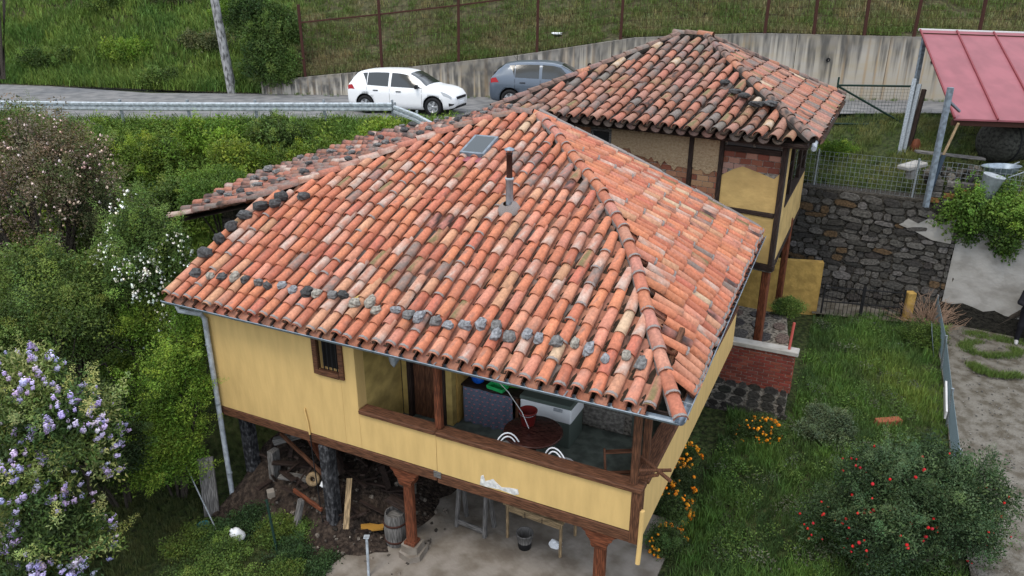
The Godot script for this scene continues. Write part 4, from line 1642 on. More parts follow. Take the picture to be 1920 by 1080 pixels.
# ---------------------------------------------------------------- terrace and walls near it
func terrace() -> void:
	mat("paver_joint", L(0.24, 0.21, 0.17), 0.95, M.joint.albedo_texture, Vector3.ONE)
	var t := thing("terrace", "small raised stone paved terrace with a red brick front between house and garden", "terrace", HB)
	var s := S()
	pr(s, PackedVector2Array([Vector2(-0.35, -7.12), Vector2(1.22, -7.12), Vector2(0.72, -10.6), Vector2(-1.6, -10.8)]), -0.2, 1.18)
	ob("bed", s, M.paver_joint, t)
	# paving stones
	var pave := [[0.0, -7.6, 0.4, 0.3, 0], [0.52, -7.55, 0.36, 0.28, 1], [0.95, -7.6, 0.28, 0.3, 2], [0.1, -8.25, 0.42, 0.36, 1], [0.65, -8.2, 0.3, 0.3, 0], [0.98, -8.35, 0.2, 0.32, 3], [-0.15, -8.95, 0.34, 0.32, 2], [0.36, -8.95, 0.36, 0.34, 0], [0.82, -9.05, 0.26, 0.34, 1], [-0.35, -9.6, 0.36, 0.3, 0], [0.2, -9.65, 0.36, 0.3, 2], [0.66, -9.75, 0.26, 0.28, 1], [-0.5, -10.2, 0.4, 0.28, 1], [0.1, -10.3, 0.36, 0.26, 0], [0.55, -10.35, 0.2, 0.2, 2], [-0.9, -10.4, 0.3, 0.3, 2], [-0.2, -7.95, 0.2, 0.16, 0]]
	var pc := [Color(0.075, 0.07, 0.068), Color(0.17, 0.125, 0.105), Color(0.13, 0.12, 0.11), Color(0.26, 0.22, 0.16)]
	for p in pave:
		s = S()
		s.set_color(pc[p[4]])
		var poly := PackedVector2Array()
		var n := 9
		for k in n:
			var a := TAU * k / n + rf(-0.15, 0.15)
			var r := rf(0.85, 1.12)
			poly.append(Vector2(p[0] + cos(a) * p[2] * 0.62 * r, p[1] + sin(a) * p[3] * 0.85 * r))
		pr(s, poly, 1.15, 1.2 + rf(0.0, 0.012))
		ob("paving_stone", s, M.stone, t)
	# brick front on rough stone
	s = S()
	b2(s, Vector3(-0.32, 0.86, -7.14), Vector3(1.25, 1.76, -6.985))
	var bw := ob("brick_wall", s, M.joint, t)
	var bc := [Color(0.27, 0.065, 0.042), Color(0.24, 0.055, 0.04), Color(0.30, 0.085, 0.055), Color(0.22, 0.06, 0.045)]
	brick_face(bw, -0.31, 1.26, 0.87, 1.76, -6.985, 0.222, 0.075, bc, 0.012, 0.0)
	brick_face(bw, -0.16, 0.0, 0.87, 1.76, 0.0, 0.16, 0.075, bc, 0.012, 0.0, Transform3D(Basis(Vector3.UP, PI / 2), Vector3(1.25, 0, -6.985 - 0.16)))
	s = S()
	b2(s, Vector3(-0.36, 1.762, -7.2), Vector3(1.32, 1.86, -6.93), 0.012)
	ob("coping", s, M.white_render, t)
	s = S()
	b2(s, Vector3(-0.6, -0.3, -7.16), Vector3(1.22, 0.86, -6.98))
	pr(s, PackedVector2Array([Vector2(1.0, -7.1), Vector2(1.22, -7.1), Vector2(0.74, -10.6), Vector2(0.6, -10.6)]), -0.2, 1.16)
	var sw := ob("stone_base", s, M.joint, t)
	var row := 0
	var y := -0.1
	while y < 0.8:
		var x := -0.58 + rf(-0.1, 0.1)
		var hh := rf(0.13, 0.21)
		while x < 1.15:
			var w := rf(0.14, 0.36)
			s = S()
			var g := rf(0.03, 0.085)
			s.set_color(Color(g * 1.08, g, g * 0.9))
			var poly := PackedVector2Array()
			var cx := x + w * 0.5
			var cy := y + hh * 0.5
			for k in 8:
				var a := TAU * k / 8 + rf(-0.2, 0.2)
				poly.append(Vector2(cx + cos(a) * w * 0.5 * rf(0.8, 1.05), cy + sin(a) * hh * 0.52 * rf(0.75, 1.05)))
			pr(s, poly, -0.02, 0.02 + rf(0, 0.03), Transform3D(Basis(Vector3(1, 0, 0), Vector3(0, 0, 1), Vector3(0, 1, 0)), Vector3(0, 0, -6.98)))
			ob("stone", s, M.stone, sw)
			x += w + 0.02
		y += hh
		row += 1
	s = S()
	tb(s, [Vector3(1.12, 1.86, -7.05), Vector3(1.14, 2.45, -7.1)], 0.028, -1, 8)
	tag(ob("plastic_pipe", s, mat("pink_pipe", L(0.42, 0.09, 0.075), 0.5)), "faded red plastic pipe standing upright on the corner of the brick wall", "pipe").transform = HB
	# low yellow wall behind
	s = S()
	var a2 := Vector3(8.67, 0, -19.27)
	var b2v := Vector3(6.3, 0, -19.75)
	var dir := (b2v - a2).normalized()
	var nrm := dir.cross(Vector3.UP)
	pr(s, PackedVector2Array([Vector2(a2.x, a2.z), Vector2(b2v.x, b2v.z), Vector2(b2v.x + 0.05, b2v.z - 0.22), Vector2(a2.x + 0.05, a2.z - 0.22)]), 0.0, 1.86)
	tag(ob("garden_wall", s, M.plaster_old), "low ochre yellow plastered garden wall behind the posts, left of the black gate", "wall")
	stone_walls()


func stone_walls() -> void:
	var t := thing("stone_wall", "tall dark rubble stone retaining wall below the upper yard, right of the upper house", "wall")
	var s := S()
	var n2 := Vector2(0.55, -0.84)
	var a := STONE_A
	var b := STONE_B
	pr(s, PackedVector2Array([a, b, b + n2 * 0.85, a + n2 * 0.85]), 0.0, 3.6)
	ob("core", s, M.joint_dark, t)
	var len := a.distance_to(b)
	var ux := Vector3((b - a).x, 0, (b - a).y).normalized()
	var fr := Basis(ux, Vector3.UP, ux.cross(Vector3.UP))
	var y := 0.1
	var count := 0
	while y < 3.5:
		var hh := rf(0.11, 0.24)
		var x := rf(-0.05, 0.1)
		while x < len:
			var w := rf(0.14, 0.26) if rng.randf() < 0.45 else rf(0.26, 0.62)
			s = S()
			var g := rf(0.05, 0.15)
			var c := Color(g * 1.06, g, g * 0.92)
			if rng.randf() < 0.10 and y > 1.3:
				c = Color(0.15, 0.10, 0.055)
			elif rng.randf() < 0.08:
				c = Color(0.19, 0.18, 0.17)
			s.set_color(c)
			var p := Vector3(a.x, 0, a.y) + ux * (x + w * 0.5) + Vector3(0, y + hh * 0.5 + rf(-0.025, 0.025), 0)
			if x + w > len - 0.02:
				w = maxf(0.1, len - 0.02 - x)
				p = Vector3(a.x, 0, a.y) + ux * (x + w * 0.5) + Vector3(0, y + hh * 0.5, 0)
			var sl := rf(-0.18, 0.18)
			var poly := PackedVector2Array()
			for k in 9:
				var an := TAU * k / 9 + rf(-0.2, 0.2)
				var cs := cos(an)
				var sn := sin(an)
				poly.append(Vector2(signf(cs) * pow(absf(cs), 0.7) * w * 0.5, signf(sn) * pow(absf(sn), 0.7) * hh * 0.5).rotated(sl) * rf(0.84, 1.06))
			var out := fr.z
			pr(s, poly, -0.05, 0.03 + rf(0.0, 0.07), Transform3D(Basis(ux, out, Vector3.UP), p))
			if count < 295:
				ob("stone", s, M.stone, t)
			count += 1
			x += w + 0.015
		y += hh + 0.01
	# white mortar smear near the top right
	s = S()
	var sm := PackedVector2Array()
	for v in [[2.75, 2.95], [3.1, 2.85], [3.6, 2.65], [4.05, 2.62], [4.05, 3.3], [3.7, 3.12], [3.45, 3.25], [3.2, 3.05], [2.95, 3.15]]:
		sm.append(Vector2(v[0], v[1]))
	pr(s, sm, -0.02, 0.072, Transform3D(Basis(ux, fr.z, Vector3.UP), Vector3(a.x, 0, a.y)))
	ob("mortar_smear", s, M.white_render, t)
	s = S()
	bm(s, Vector3(a.x, 3.62, a.y) + ux * 0.1 + Vector3(n2.x, 0, n2.y) * 0.3, Vector3(b.x, 3.66, b.y) + Vector3(n2.x, 0, n2.y) * 0.3, 0.6, 0.1, 0.03)
	ob("coping", s, M.joint_dark, t)
	# white rendered wall
	var c2 := STONE_C
	var vx := Vector3((c2 - b).x, 0, (c2 - b).y).normalized()
	var m2 := Vector2(vx.z, -vx.x)
	var w := thing("rendered_wall", "white rendered wall with dark damp foot below the ivy beside the lane", "wall")
	s = S()
	pr(s, PackedVector2Array([b + Vector2(vx.x, vx.z) * 0.1, c2, c2 + m2 * 0.85, b + m2 * 0.85 + Vector2(vx.x, vx.z) * 0.1]), 0.0, 3.3)
	ob("face", s, M.white_render, w)
	s = S()
	var foot := PackedVector2Array()
	foot.append(Vector2(0.1, 0.0))
	foot.append(Vector2(6.0, 0.0))
	for k in 25:
		var f := k / 24.0
		foot.append(Vector2(lerpf(6.0, 0.1, f), 0.85 + 0.25 * sin(f * 9.0) * 0.5 + rf(-0.08, 0.08)))
	pr(s, foot, -0.02, 0.025, Transform3D(Basis(vx, vx.cross(Vector3.UP), Vector3.UP), Vector3(b.x, 0, b.y)))
	ob("damp_foot", s, M.dark_render, w)


# ---------------------------------------------------------------- things in the gallery
func hx(p: Vector3, turn := 0.0) -> Transform3D:
	return HB * at(p, turn)


func cloth_image() -> ImageTexture:
	var w := 256
	var h := 192
	var im := Image.create(w, h, false, Image.FORMAT_RGB8)
	im.fill(Color(0.37, 0.40, 0.47))
	var g := RandomNumberGenerator.new()
	g.seed = 77
	for i in 900:
		im.fill_rect(Rect2i(g.randi() % w, g.randi() % h, 2, 2), Color(0.46, 0.5, 0.57) if g.randf() < 0.5 else Color(0.26, 0.29, 0.35))
	for r in 8:
		for c in 9:
			var x := 12 + c * 28 + (14 if r % 2 else 0) + g.randi() % 5
			var y := 8 + r * 24 + g.randi() % 5
			for k in 10:
				var a := TAU * k / 10.0
				im.fill_rect(Rect2i(x + int(cos(a) * 4), y + int(sin(a) * 3), 3, 3), Color(0.72, 0.45, 0.48) if k % 2 else Color(0.62, 0.38, 0.44))
			im.fill_rect(Rect2i(x, y, 3, 3), Color(0.6, 0.45, 0.42))
			im.fill_rect(Rect2i(x + 3, y + 6, 2, 5), Color(0.22, 0.32, 0.27))
	return ImageTexture.create_from_image(im)


func gallery_things() -> void:
	var s := S()
	# counter
	var t := thing("counter", "wooden kitchen counter with dark top behind the floral cloth in the gallery", "counter", hx(Vector3(-3.03, 1.977, -1.84)) * Transform3D(Basis.from_scale(Vector3(0.95, 0.84, 1)), Vector3.ZERO))
	b2(s, Vector3(-0.52, 0.0, -0.3), Vector3(-0.48, 0.8, 0.36))
	b2(s, Vector3(0.5, 0.0, -0.3), Vector3(0.56, 0.8, 0.36))
	ob("side_panel", s, M.wood_y, t)
	s = S()
	b2(s, Vector3(-0.56, 0.802, -0.34), Vector3(0.58, 0.84, 0.38), 0.012)
	ob("counter_top", s, M.wood_dark_x, t)
	# cloth curtain hanging in front of the counter
	var cm := mat("floral_cloth", Color.WHITE, 0.95)
	cm.albedo_texture = cloth_image()
	s = S()
	s.set_smooth_group(1)
	var nx := 40
	var ny := 8
	var cp := func(i: int, j: int) -> Vector3:
		var u := float(i) / nx
		var v := float(j) / ny
		return Vector3(-0.5 + u * 1.02, 0.83 - v * (0.80 + 0.05 * sin(u * 3.0)), 0.02 * sin(u * 34.0) * (0.3 + v) + 0.01 * sin(u * 13.0) - 0.05 * v * u)
	for i in nx:
		for j in ny:
			for e in [[0, 0], [1, 0], [1, 1], [0, 0], [1, 1], [0, 1]]:
				s.set_uv(Vector2(float(i + e[0]) / nx, float(j + e[1]) / ny))
				s.add_vertex(cp.call(i + e[0], j + e[1]))
	var cl := ob("cloth_curtain", s, cm)
	cl.transform = hx(Vector3(-3.05, 1.99, -1.43)) * Transform3D(Basis.from_scale(Vector3(0.9, 0.82, 1)), Vector3.ZERO)
	tag(cl, "slate blue cloth with small pink flowers hung in front of the kitchen counter", "cloth")
	# bag, tray and basin on the counter
	s = S()
	var f := FastNoiseLite.new()
	f.seed = 4
	f.frequency = 6.0
	s.set_smooth_group(1)
	for i in 8:
		for k in 14:
			var pf := func(ii: int, kk: int) -> Vector3:
				var a := PI * ii / 8.0
				var b := TAU * (kk % 14) / 14.0
				var v := Vector3(sin(a) * cos(b), cos(a), sin(a) * sin(b))
				return Vector3(v.x * 0.12, 0.11 + v.y * 0.12, v.z * 0.1) * (1.0 + 0.35 * f.get_noise_3dv(v))
			t3(s, pf.call(i, k), pf.call(i, k + 1), pf.call(i + 1, k + 1))
			t3(s, pf.call(i, k), pf.call(i + 1, k + 1), pf.call(i + 1, k))
	var bag := ob("plastic_bag", s, M.blue_plastic)
	bag.transform = hx(Vector3(-3.3, 2.69, -1.6))
	tag(bag, "crumpled bright blue plastic bag at the left end of the kitchen counter", "bag")
	tray("green_tray", "mint green plastic tray at the front of the kitchen counter", M.green_plastic, hx(Vector3(-2.92, 2.685, -1.56), -8), 0.3, 0.16, 0.07)
	tray("lime_basin", "lime green plastic basin behind the mint green tray on the counter", M.lime_plastic, hx(Vector3(-2.75, 2.685, -1.8), 14), 0.26, 0.2, 0.1)
	# freezer
	t = thing("chest_freezer", "white chest freezer with dark green lid standing against the stone wall of the gallery", "freezer", hx(Vector3(-2.0, 1.977, -1.72)))
	s = S()
	b2(s, Vector3(-0.44, 0.46, -0.3), Vector3(0.44, 0.72, 0.3), 0.02)
	ob("body", s, M.white_plastic, t)
	s = S()
	b2(s, Vector3(-0.42, 0.0, -0.3), Vector3(0.42, 0.458, 0.28), 0.01)
	ob("plinth", s, M.enamel_dark, t)
	s = S()
	b2(s, Vector3(-0.45, 0.722, -0.31), Vector3(0.45, 0.79, 0.31), 0.02)
	ob("lid", s, M.enamel_dark, t)
	s = S()
	b2(s, Vector3(0.15, 0.66, 0.302), Vector3(0.3, 0.71, 0.325))
	ob("handle", s, M.enamel, t)
	# round table
	t = thing("round_table", "round dark brown wooden table in the middle of the gallery", "table", hx(Vector3(-1.88, 1.977, -0.70)))
	s = S()
	lt(s, [Vector2(0, 0.64), Vector2(0.42, 0.64), Vector2(0.44, 0.65), Vector2(0.45, 0.665), Vector2(0.445, 0.685), Vector2(0.43, 0.69), Vector2(0, 0.69)], 40)
	ob("table_top", s, M.table_top, t)
	s = S()
	lt(s, [Vector2(0.05, 0.04), Vector2(0.06, 0.2), Vector2(0.04, 0.4), Vector2(0.07, 0.6), Vector2(0.12, 0.64)], 16)
	ob("pedestal", s, M.wood_dark_y, t)
	for k in 4:
		s = S()
		bm(s, Vector3(0, 0.08, 0), Vector3(cos(PI / 2 * k + 0.5) * 0.32, 0.025, sin(PI / 2 * k + 0.5) * 0.32), 0.05, 0.05, 0.015)
		ob("foot", s, M.wood_dark_x, t)
	# bucket on the table
	t = thing("red_bucket", "dark red plastic bucket standing on the round table", "bucket", hx(Vector3(-2.03, 2.668, -0.84)))
	s = S()
	lt(s, [Vector2(0, 0.0), Vector2(0.1, 0.0), Vector2(0.135, 0.22), Vector2(0.145, 0.22), Vector2(0.145, 0.235), Vector2(0.128, 0.235), Vector2(0.095, 0.02), Vector2(0, 0.02)], 24)
	ob("pail", s, M.red_plastic, t)
	s = S()
	var hp := []
	for k in 11:
		hp.append(Vector3(cos(PI * k / 10.0) * 0.14, 0.215 - sin(PI * k / 10.0) * 0.03, sin(PI * k / 10.0) * 0.13))
	tb(s, hp, 0.004, -1, 5)
	ob("handle", s, M.galvanised, t)
	# two white garden chairs
	for c in [[Vector3(-2.18, 1.977, -0.46), 205.0, "left one of the two white metal garden chairs at the round table"], [Vector3(-1.30, 1.977, -0.42), 175.0, "right one of the two white metal garden chairs at the round table"]]:
		t = thing("garden_chair", c[2], "chair", hx(c[0], c[1]), "white garden chairs at the round table")
		s = S()
		lt(s, [Vector2(0, 0.42), Vector2(0.2, 0.42), Vector2(0.205, 0.43), Vector2(0.2, 0.44), Vector2(0, 0.44)], 24)
		ob("seat", s, M.white_metal, t)
		for k in 2:
			s = S()
			var arc := []
			for i in 15:
				var a := PI * i / 14.0
				arc.append(Vector3(cos(a) * (0.2 - k * 0.05), 0.43 + sin(a) * (0.42 - k * 0.06), -0.17 - 0.06 * sin(a)))
			tb(s, arc, 0.011, -1, 7)
			ob("backrest", s, M.white_metal, t)
		for k in 4:
			s = S()
			var a := PI / 4 + PI / 2 * k
			tb(s, [Vector3(cos(a) * 0.17, 0.42, sin(a) * 0.17), Vector3(cos(a) * 0.22, 0.0, sin(a) * 0.22)], 0.011, -1, 6)
			ob("leg", s, M.white_metal, t)
	# folded wooden chair in the corner
	t = thing("folding_chair", "old wooden folding chair in the right corner of the gallery", "chair", hx(Vector3(-0.42, 1.977, -0.42), 30))
	for x in [-0.2, 0.2]:
		s = S()
		bm(s, Vector3(x, 0.0, 0.2), Vector3(x, 0.85, -0.2), 0.03, 0.045)
		ob("frame", s, M.wood_y, t)
		s = S()
		bm(s, Vector3(x * 0.85, 0.0, -0.25), Vector3(x * 0.85, 0.5, 0.22), 0.03, 0.04)
		ob("leg", s, M.wood_y, t)
	for k in 4:
		s = S()
		bm(s, Vector3(-0.2, 0.47, -0.15 + k * 0.1), Vector3(0.2, 0.47, -0.15 + k * 0.1), 0.07, 0.018)
		ob("slat", s, M.wood_x, t)
	s = S()
	bm(s, Vector3(-0.2, 0.8, -0.18), Vector3(0.2, 0.8, -0.18), 0.09, 0.02)
	ob("backrest", s, M.wood_x, t)
	# cord and cloth hanging from the eave
	s = S()
	tb(s, [Vector3(-2.05, 3.95, 0.2), Vector3(-2.0, 3.6, -0.1), Vector3(-1.95, 3.1, -0.45), Vector3(-1.93, 2.72, -0.65)], 0.006, -1, 5)
	var cd := ob("hanging_rope", s, M.white_metal)
	cd.transform = HB
	tag(cd, "thin white rope hanging from the eave down towards the round table", "rope")
	s = S()
	s.set_smooth_group(1)
	for i in 6:
		for k in 12:
			var pg := func(ii: int, kk: int) -> Vector3:
				var b := TAU * (kk % 12) / 12.0
				var r: float = [0.02, 0.07, 0.09, 0.1, 0.07, 0.05, 0.0][ii]
				return Vector3(cos(b) * r * (1.0 + 0.4 * sin(b * 3.0 + ii)), 0.36 - ii * 0.06, sin(b) * r * 0.6)
			t3(s, pg.call(i, k), pg.call(i, k + 1), pg.call(i + 1, k + 1))
			t3(s, pg.call(i, k), pg.call(i + 1, k + 1), pg.call(i + 1, k))
	var rag := ob("hanging_cloth", s, M.enamel)
	rag.transform = hx(Vector3(-4.2, 3.28, -0.5))
	tag(rag, "pale blue grey cloth hanging below the eave near the gallery door", "cloth")


func tray(called: String, label: String, m: Material, xf: Transform3D, l: float, w: float, h: float) -> void:
	var s := S()
	b2(s, Vector3(-l / 2, 0, -w / 2), Vector3(l / 2, 0.012, w / 2))
	for k in [-1.0, 1.0]:
		bx(s, Vector3(0, h / 2 + 0.006, k * (w / 2 + 0.004)), Vector3(l + 0.024, h - 0.012, 0.012), Basis(Vector3.RIGHT, k * 0.15))
		bx(s, Vector3(k * (l / 2 + 0.004), h / 2 + 0.006, 0), Vector3(0.012, h - 0.01, w - 0.004), Basis(Vector3.BACK, -k * 0.15))
	var o := ob(called, s, m)
	o.transform = xf
	tag(o, label, "tray" if called.contains("tray") else "basin")


func lumber(called: String, label: String, cat: String, a: Vector3, b: Vector3, w: float, h: float, m: Material, group := "") -> void:
	# one piece of wood, its grain along its own z
	var s := S()
	var len := a.distance_to(b)
	bx(s, Vector3.ZERO, Vector3(w, h, len), Basis.IDENTITY, 0.008)
	var o := ob(called, s, m)
	o.transform = HB * Transform3D(frame_z(b - a), (a + b) * 0.5)
	tag(o, label, cat, group)


func undercroft_things() -> void:
	# heap of earth at the back
	var s := S()
	s.set_smooth_group(1)
	var n := FastNoiseLite.new()
	n.seed = 3
	n.frequency = 1.2
	var gp := func(i: int, j: int) -> Vector3:
		var x := -7.6 + i * 0.2
		var z := 0.6 - j * 0.2
		var edge := smoothstep(0.6, -1.2, z) * smoothstep(-3.9, -5.6, x)
		return Vector3(x, 0.02 + edge * 0.75 + n.get_noise_2d(x, z) * 0.12 * smoothstep(-3.6, -4.4, x), z)
	for i in 20:
		for j in 18:
			q4(s, gp.call(i, j), gp.call(i + 1, j), gp.call(i + 1, j + 1), gp.call(i, j + 1))
	var soil := ob("soil_heap", s, M.soil)
	soil.transform = HB
	structure(soil)
	# rubble on it
	var rocks := []
	for k in 4:
		rocks.append(rock_mesh(60 + k, 0.6))
	var xfs := []
	var cs := []
	for i in 260:
		var x := rf(-7.0, -3.6)
		var z := rf(-1.6, 0.5)
		var edge := smoothstep(0.6, -1.2, z) * smoothstep(-3.9, -5.6, x)
		var r := rf(0.012, 0.045)
		xfs.append(HB * Transform3D(Basis(rv().normalized(), rf(0, 6)).scaled(Vector3.ONE * r), Vector3(x, 0.04 + edge * 0.75 + n.get_noise_2d(x, z) * 0.12, z)))
		var g := rf(0.04, 0.3)
		cs.append(Color(g, g * 0.85, g * 0.7))
	stuff(tag(multi("rubble", rocks[0], M.stone, xfs, cs, self), "small stones and broken chips strewn over the dark soil below the gallery", "rubble"))
	# broken wood thrown over the heap
	s = S()
	var gw := RandomNumberGenerator.new()
	gw.seed = 17
	for i in 70:
		var x := gw.randf_range(-7.0, -4.6)
		var z := gw.randf_range(-1.7, -0.1)
		var e := smoothstep(0.6, -1.2, z) * smoothstep(-3.9, -5.6, x)
		var d := Vector3(gw.randf_range(-1, 1), gw.randf_range(-0.15, 0.5), gw.randf_range(-0.6, 0.6)).normalized()
		var p := Vector3(x, 0.1 + e * 0.75 + gw.randf_range(0.0, 0.25), z)
		bm(s, p - d * gw.randf_range(0.1, 0.4), p + d * gw.randf_range(0.1, 0.4), gw.randf_range(0.03, 0.12), gw.randf_range(0.02, 0.05))
	var scrap := ob("wood_scraps", s, M.wood_dark_x)
	scrap.transform = HB
	stuff(tag(scrap, "dark broken wood scraps heaped at the back below the gallery", "wood scraps"))
	# barrel
	var t := thing("barrel", "old grey wooden barrel beside the carved red column", "barrel", hx(Vector3(-4.22, 0.02, -0.28)))
	for k in 14:
		s = S()
		var a0 := TAU * k / 14.0
		var a1 := TAU * (k + 0.93) / 14.0
		for e in 5:
			var y0 := e * 0.13
			var y1 := (e + 1) * 0.13
			var q0 := 0.165 + 0.035 * sin(PI * e / 5.0)
			var q1 := 0.165 + 0.035 * sin(PI * (e + 1) / 5.0)
			q4(s, Vector3(cos(a1) * q0, y0, sin(a1) * q0), Vector3(cos(a0) * q0, y0, sin(a0) * q0), Vector3(cos(a0) * q1, y1, sin(a0) * q1), Vector3(cos(a1) * q1, y1, sin(a1) * q1))
			q4(s, Vector3(cos(a0) * q0, y0, sin(a0) * q0) * Vector3(0.9, 1, 0.9), Vector3(cos(a1) * q0, y0, sin(a1) * q0) * Vector3(0.9, 1, 0.9), Vector3(cos(a1) * q1, y1, sin(a1) * q1) * Vector3(0.9, 1, 0.9), Vector3(cos(a0) * q1, y1, sin(a0) * q1) * Vector3(0.9, 1, 0.9))
		q4(s, Vector3(cos(a1) * 0.165, 0.65, sin(a1) * 0.165), Vector3(cos(a0) * 0.165, 0.65, sin(a0) * 0.165), Vector3(cos(a0) * 0.148, 0.65, sin(a0) * 0.148), Vector3(cos(a1) * 0.148, 0.65, sin(a1) * 0.148))
		ob("stave", s, M.wood_grey_y, t)
	for y in [0.12, 0.46]:
		s = S()
		var rr: float = 0.169 + 0.035 * sin(PI * y / 0.65)
		lt(s, [Vector2(rr, y), Vector2(rr + 0.006, y), Vector2(rr + 0.006, y + 0.04), Vector2(rr, y + 0.04)], 24)
		ob("hoop", s, M.rust, t)
	s = S()
	lt(s, [Vector2(0.15, 0.57), Vector2(0.0, 0.575)], 20)
	ob("lid", s, M.wood_grey_x, t)
	s = S()
	bx(s, Vector3(0, 0, 0), Vector3(0.52, 0.05, 0.2), Basis.IDENTITY)
	bx(s, Vector3(0.03, 0.055, 0.03), Vector3(0.46, 0.05, 0.12), Basis(Vector3.UP, 0.1))
	var sd := ob("saddle_boards", s, M.wood_dark_x)
	sd.transform = hx(Vector3(-4.2, 0.76, -0.40), -14)
	tag(sd, "dark brown boards lying across the top of the old barrel", "boards")
	s = S()
	b2(s, Vector3(-0.22, -0.3, -0.015), Vector3(0.22, 0.3, 0.015))
	var slate := ob("slate_panel", s, M.joint_dark)
	slate.transform = hx(Vector3(-4.25, 1.12, -0.72), -10)
	tag(slate, "dark grey upright panel behind the old barrel", "panel")
	# saw horse
	t = thing("saw_horse", "weathered grey wooden saw horse below the middle of the gallery", "saw horse", hx(Vector3(-3.2, 0.05, -1.15), -4))
	for x in [-0.29, 0.29]:
		for z in [0.1, -0.22]:
			s = S()
			bm(s, Vector3(x, 0.0, z), Vector3(x * 0.93, 0.84, z * 0.35 - 0.03), 0.075, 0.06)
			ob("leg", s, M.wood_grey_y, t)
	for z in [0.09]:
		s = S()
		bm(s, Vector3(-0.255, 0.12, z), Vector3(0.255, 0.12, z), 0.05, 0.09)
		ob("stretcher", s, M.wood_grey_x, t)
	s = S()
	bm(s, Vector3(-0.36, 0.88, -0.04), Vector3(0.36, 0.88, -0.04), 0.2, 0.07)
	ob("top_beam", s, M.wood_grey_x, t)
	# pale table
	t = thing("pale_table", "pale cream wooden table with tapered legs below the gallery", "table", hx(Vector3(-2.05, 0.05, -1.48), -3))
	for x in [-0.5, 0.5]:
		for z in [0.3, -0.3]:
			s = S()
			bm(s, Vector3(x, 0.0, z), Vector3(x, 0.7, z), 0.045, 0.045)
			ob("leg", s, M.wood_pale_y, t)
	for z in [0.3, -0.3]:
		s = S()
		b2(s, Vector3(-0.476, 0.56, z - 0.01), Vector3(0.476, 0.69, z + 0.012))
		ob("apron", s, M.wood_pale_x, t)
	for x in [-0.16, 0.16]:
		s = S()
		b2(s, Vector3(x - 0.006, 0.565, 0.311), Vector3(x + 0.006, 0.685, 0.317), 0.001)
		ob("drawer_gap", s, M.wood_dark_x, t)
	for k in 5:
		s = S()
		b2(s, Vector3(-0.56, 0.702, -0.36 + k * 0.145), Vector3(0.56, 0.73, -0.36 + k * 0.145 + 0.14))
		ob("plank", s, M.wood_pale_x, t)
	# bucket under the table
	t = thing("black_bucket", "worn bucket with black base and grey rim on the concrete by the pale table", "bucket", hx(Vector3(-2.2, 0.05, -1.12)))
	s = S()
	lt(s, [Vector2(0, 0), Vector2(0.105, 0.0), Vector2(0.12, 0.13)], 24)
	ob("base", s, M.black, t)
	s = S()
	lt(s, [Vector2(0.1205, 0.13), Vector2(0.14, 0.28), Vector2(0.15, 0.285), Vector2(0.15, 0.305), Vector2(0.135, 0.305), Vector2(0.11, 0.1), Vector2(0, 0.1)], 24)
	ob("pail", s, M.wood_grey_y, t)
	s = S()
	var bag := rock_mesh(81, 0.6, 0.5)
	var b1 := om("plastic_scrap", bag, M.white_plastic, self, HB * Transform3D(Basis.from_scale(Vector3(0.1, 0.09, 0.08)), Vector3(-1.72, 0.1, -1.35)))
	tag(b1, "crumpled white plastic scrap on the ground under the pale table", "scrap")
	var b3 := om("white_rag", rock_mesh(82, 0.7, 0.5), M.white_plastic, self, HB * Transform3D(Basis.from_scale(Vector3(0.06, 0.07, 0.06)), Vector3(-5.72, 0.72, -0.3)))
	tag(b3, "small white rag on the woodpile left of the burnt post", "rag")
	# lumber heap behind the burnt posts
	var ws := [[Vector3(-6.98, 0.35, -0.4), Vector3(-6.96, 1.0, -0.42), 0.19, 0.13, M.wood_grey_z, "short grey squared log standing on end at the left of the woodpile"],
		[Vector3(-7.0, 1.12, -0.5), Vector3(-6.3, 1.32, -0.95), 0.12, 0.12, M.wood_grey_z, "grey beam resting on the squared log in the woodpile"],
		[Vector3(-6.75, 1.72, -0.8), Vector3(-5.75, 0.7, -0.6), 0.14, 0.05, M.wood_red_z, "red brown plank leaning steeply through the woodpile"],
		[Vector3(-6.4, 1.75, -0.9), Vector3(-5.5, 0.85, -0.55), 0.1, 0.1, M.wood_dark_z, "dark beam leaning behind the red brown plank"],
		[Vector3(-6.1, 1.74, -0.7), Vector3(-5.45, 0.95, -0.35), 0.09, 0.06, M.wood_grey_z, "grey batten leaning against the burnt post"],
		[Vector3(-6.8, 1.35, -0.5), Vector3(-5.5, 0.8, -0.3), 0.06, 0.06, M.wood_z, "crooked brown pole lying slanted over the woodpile"],
		[Vector3(-6.8, 0.55, -0.35), Vector3(-6.0, 0.5, -0.6), 0.2, 0.05, M.wood_grey_z, "wide grey board lying flat at the foot of the woodpile"],
		[Vector3(-6.7, 0.62, -0.75), Vector3(-5.6, 0.72, -0.9), 0.3, 0.06, M.wood_dark_z, "dark wide board lying at the back of the woodpile"],
		[Vector3(-6.2, 0.62, -0.05), Vector3(-5.5, 0.5, 0.05), 0.05, 0.08, M.wood_red_z, "thin red brown batten at the front of the woodpile"],
		[Vector3(-5.22, 0.95, -0.4), Vector3(-4.95, 0.34, 0.12), 0.1, 0.035, M.wood_pale_z, "pale yellow plank leaning right of the burnt post"],
		[Vector3(-5.95, 0.1, 0.25), Vector3(-5.9, 0.62, 0.1), 0.11, 0.08, M.wood_grey_z, "grey stump of wood standing left of the burnt post"]]
	for w in ws:
		lumber("timber", w[5], "timber", w[0], w[1], w[2], w[3], w[4], "loose timbers of the woodpile")
	s = S()
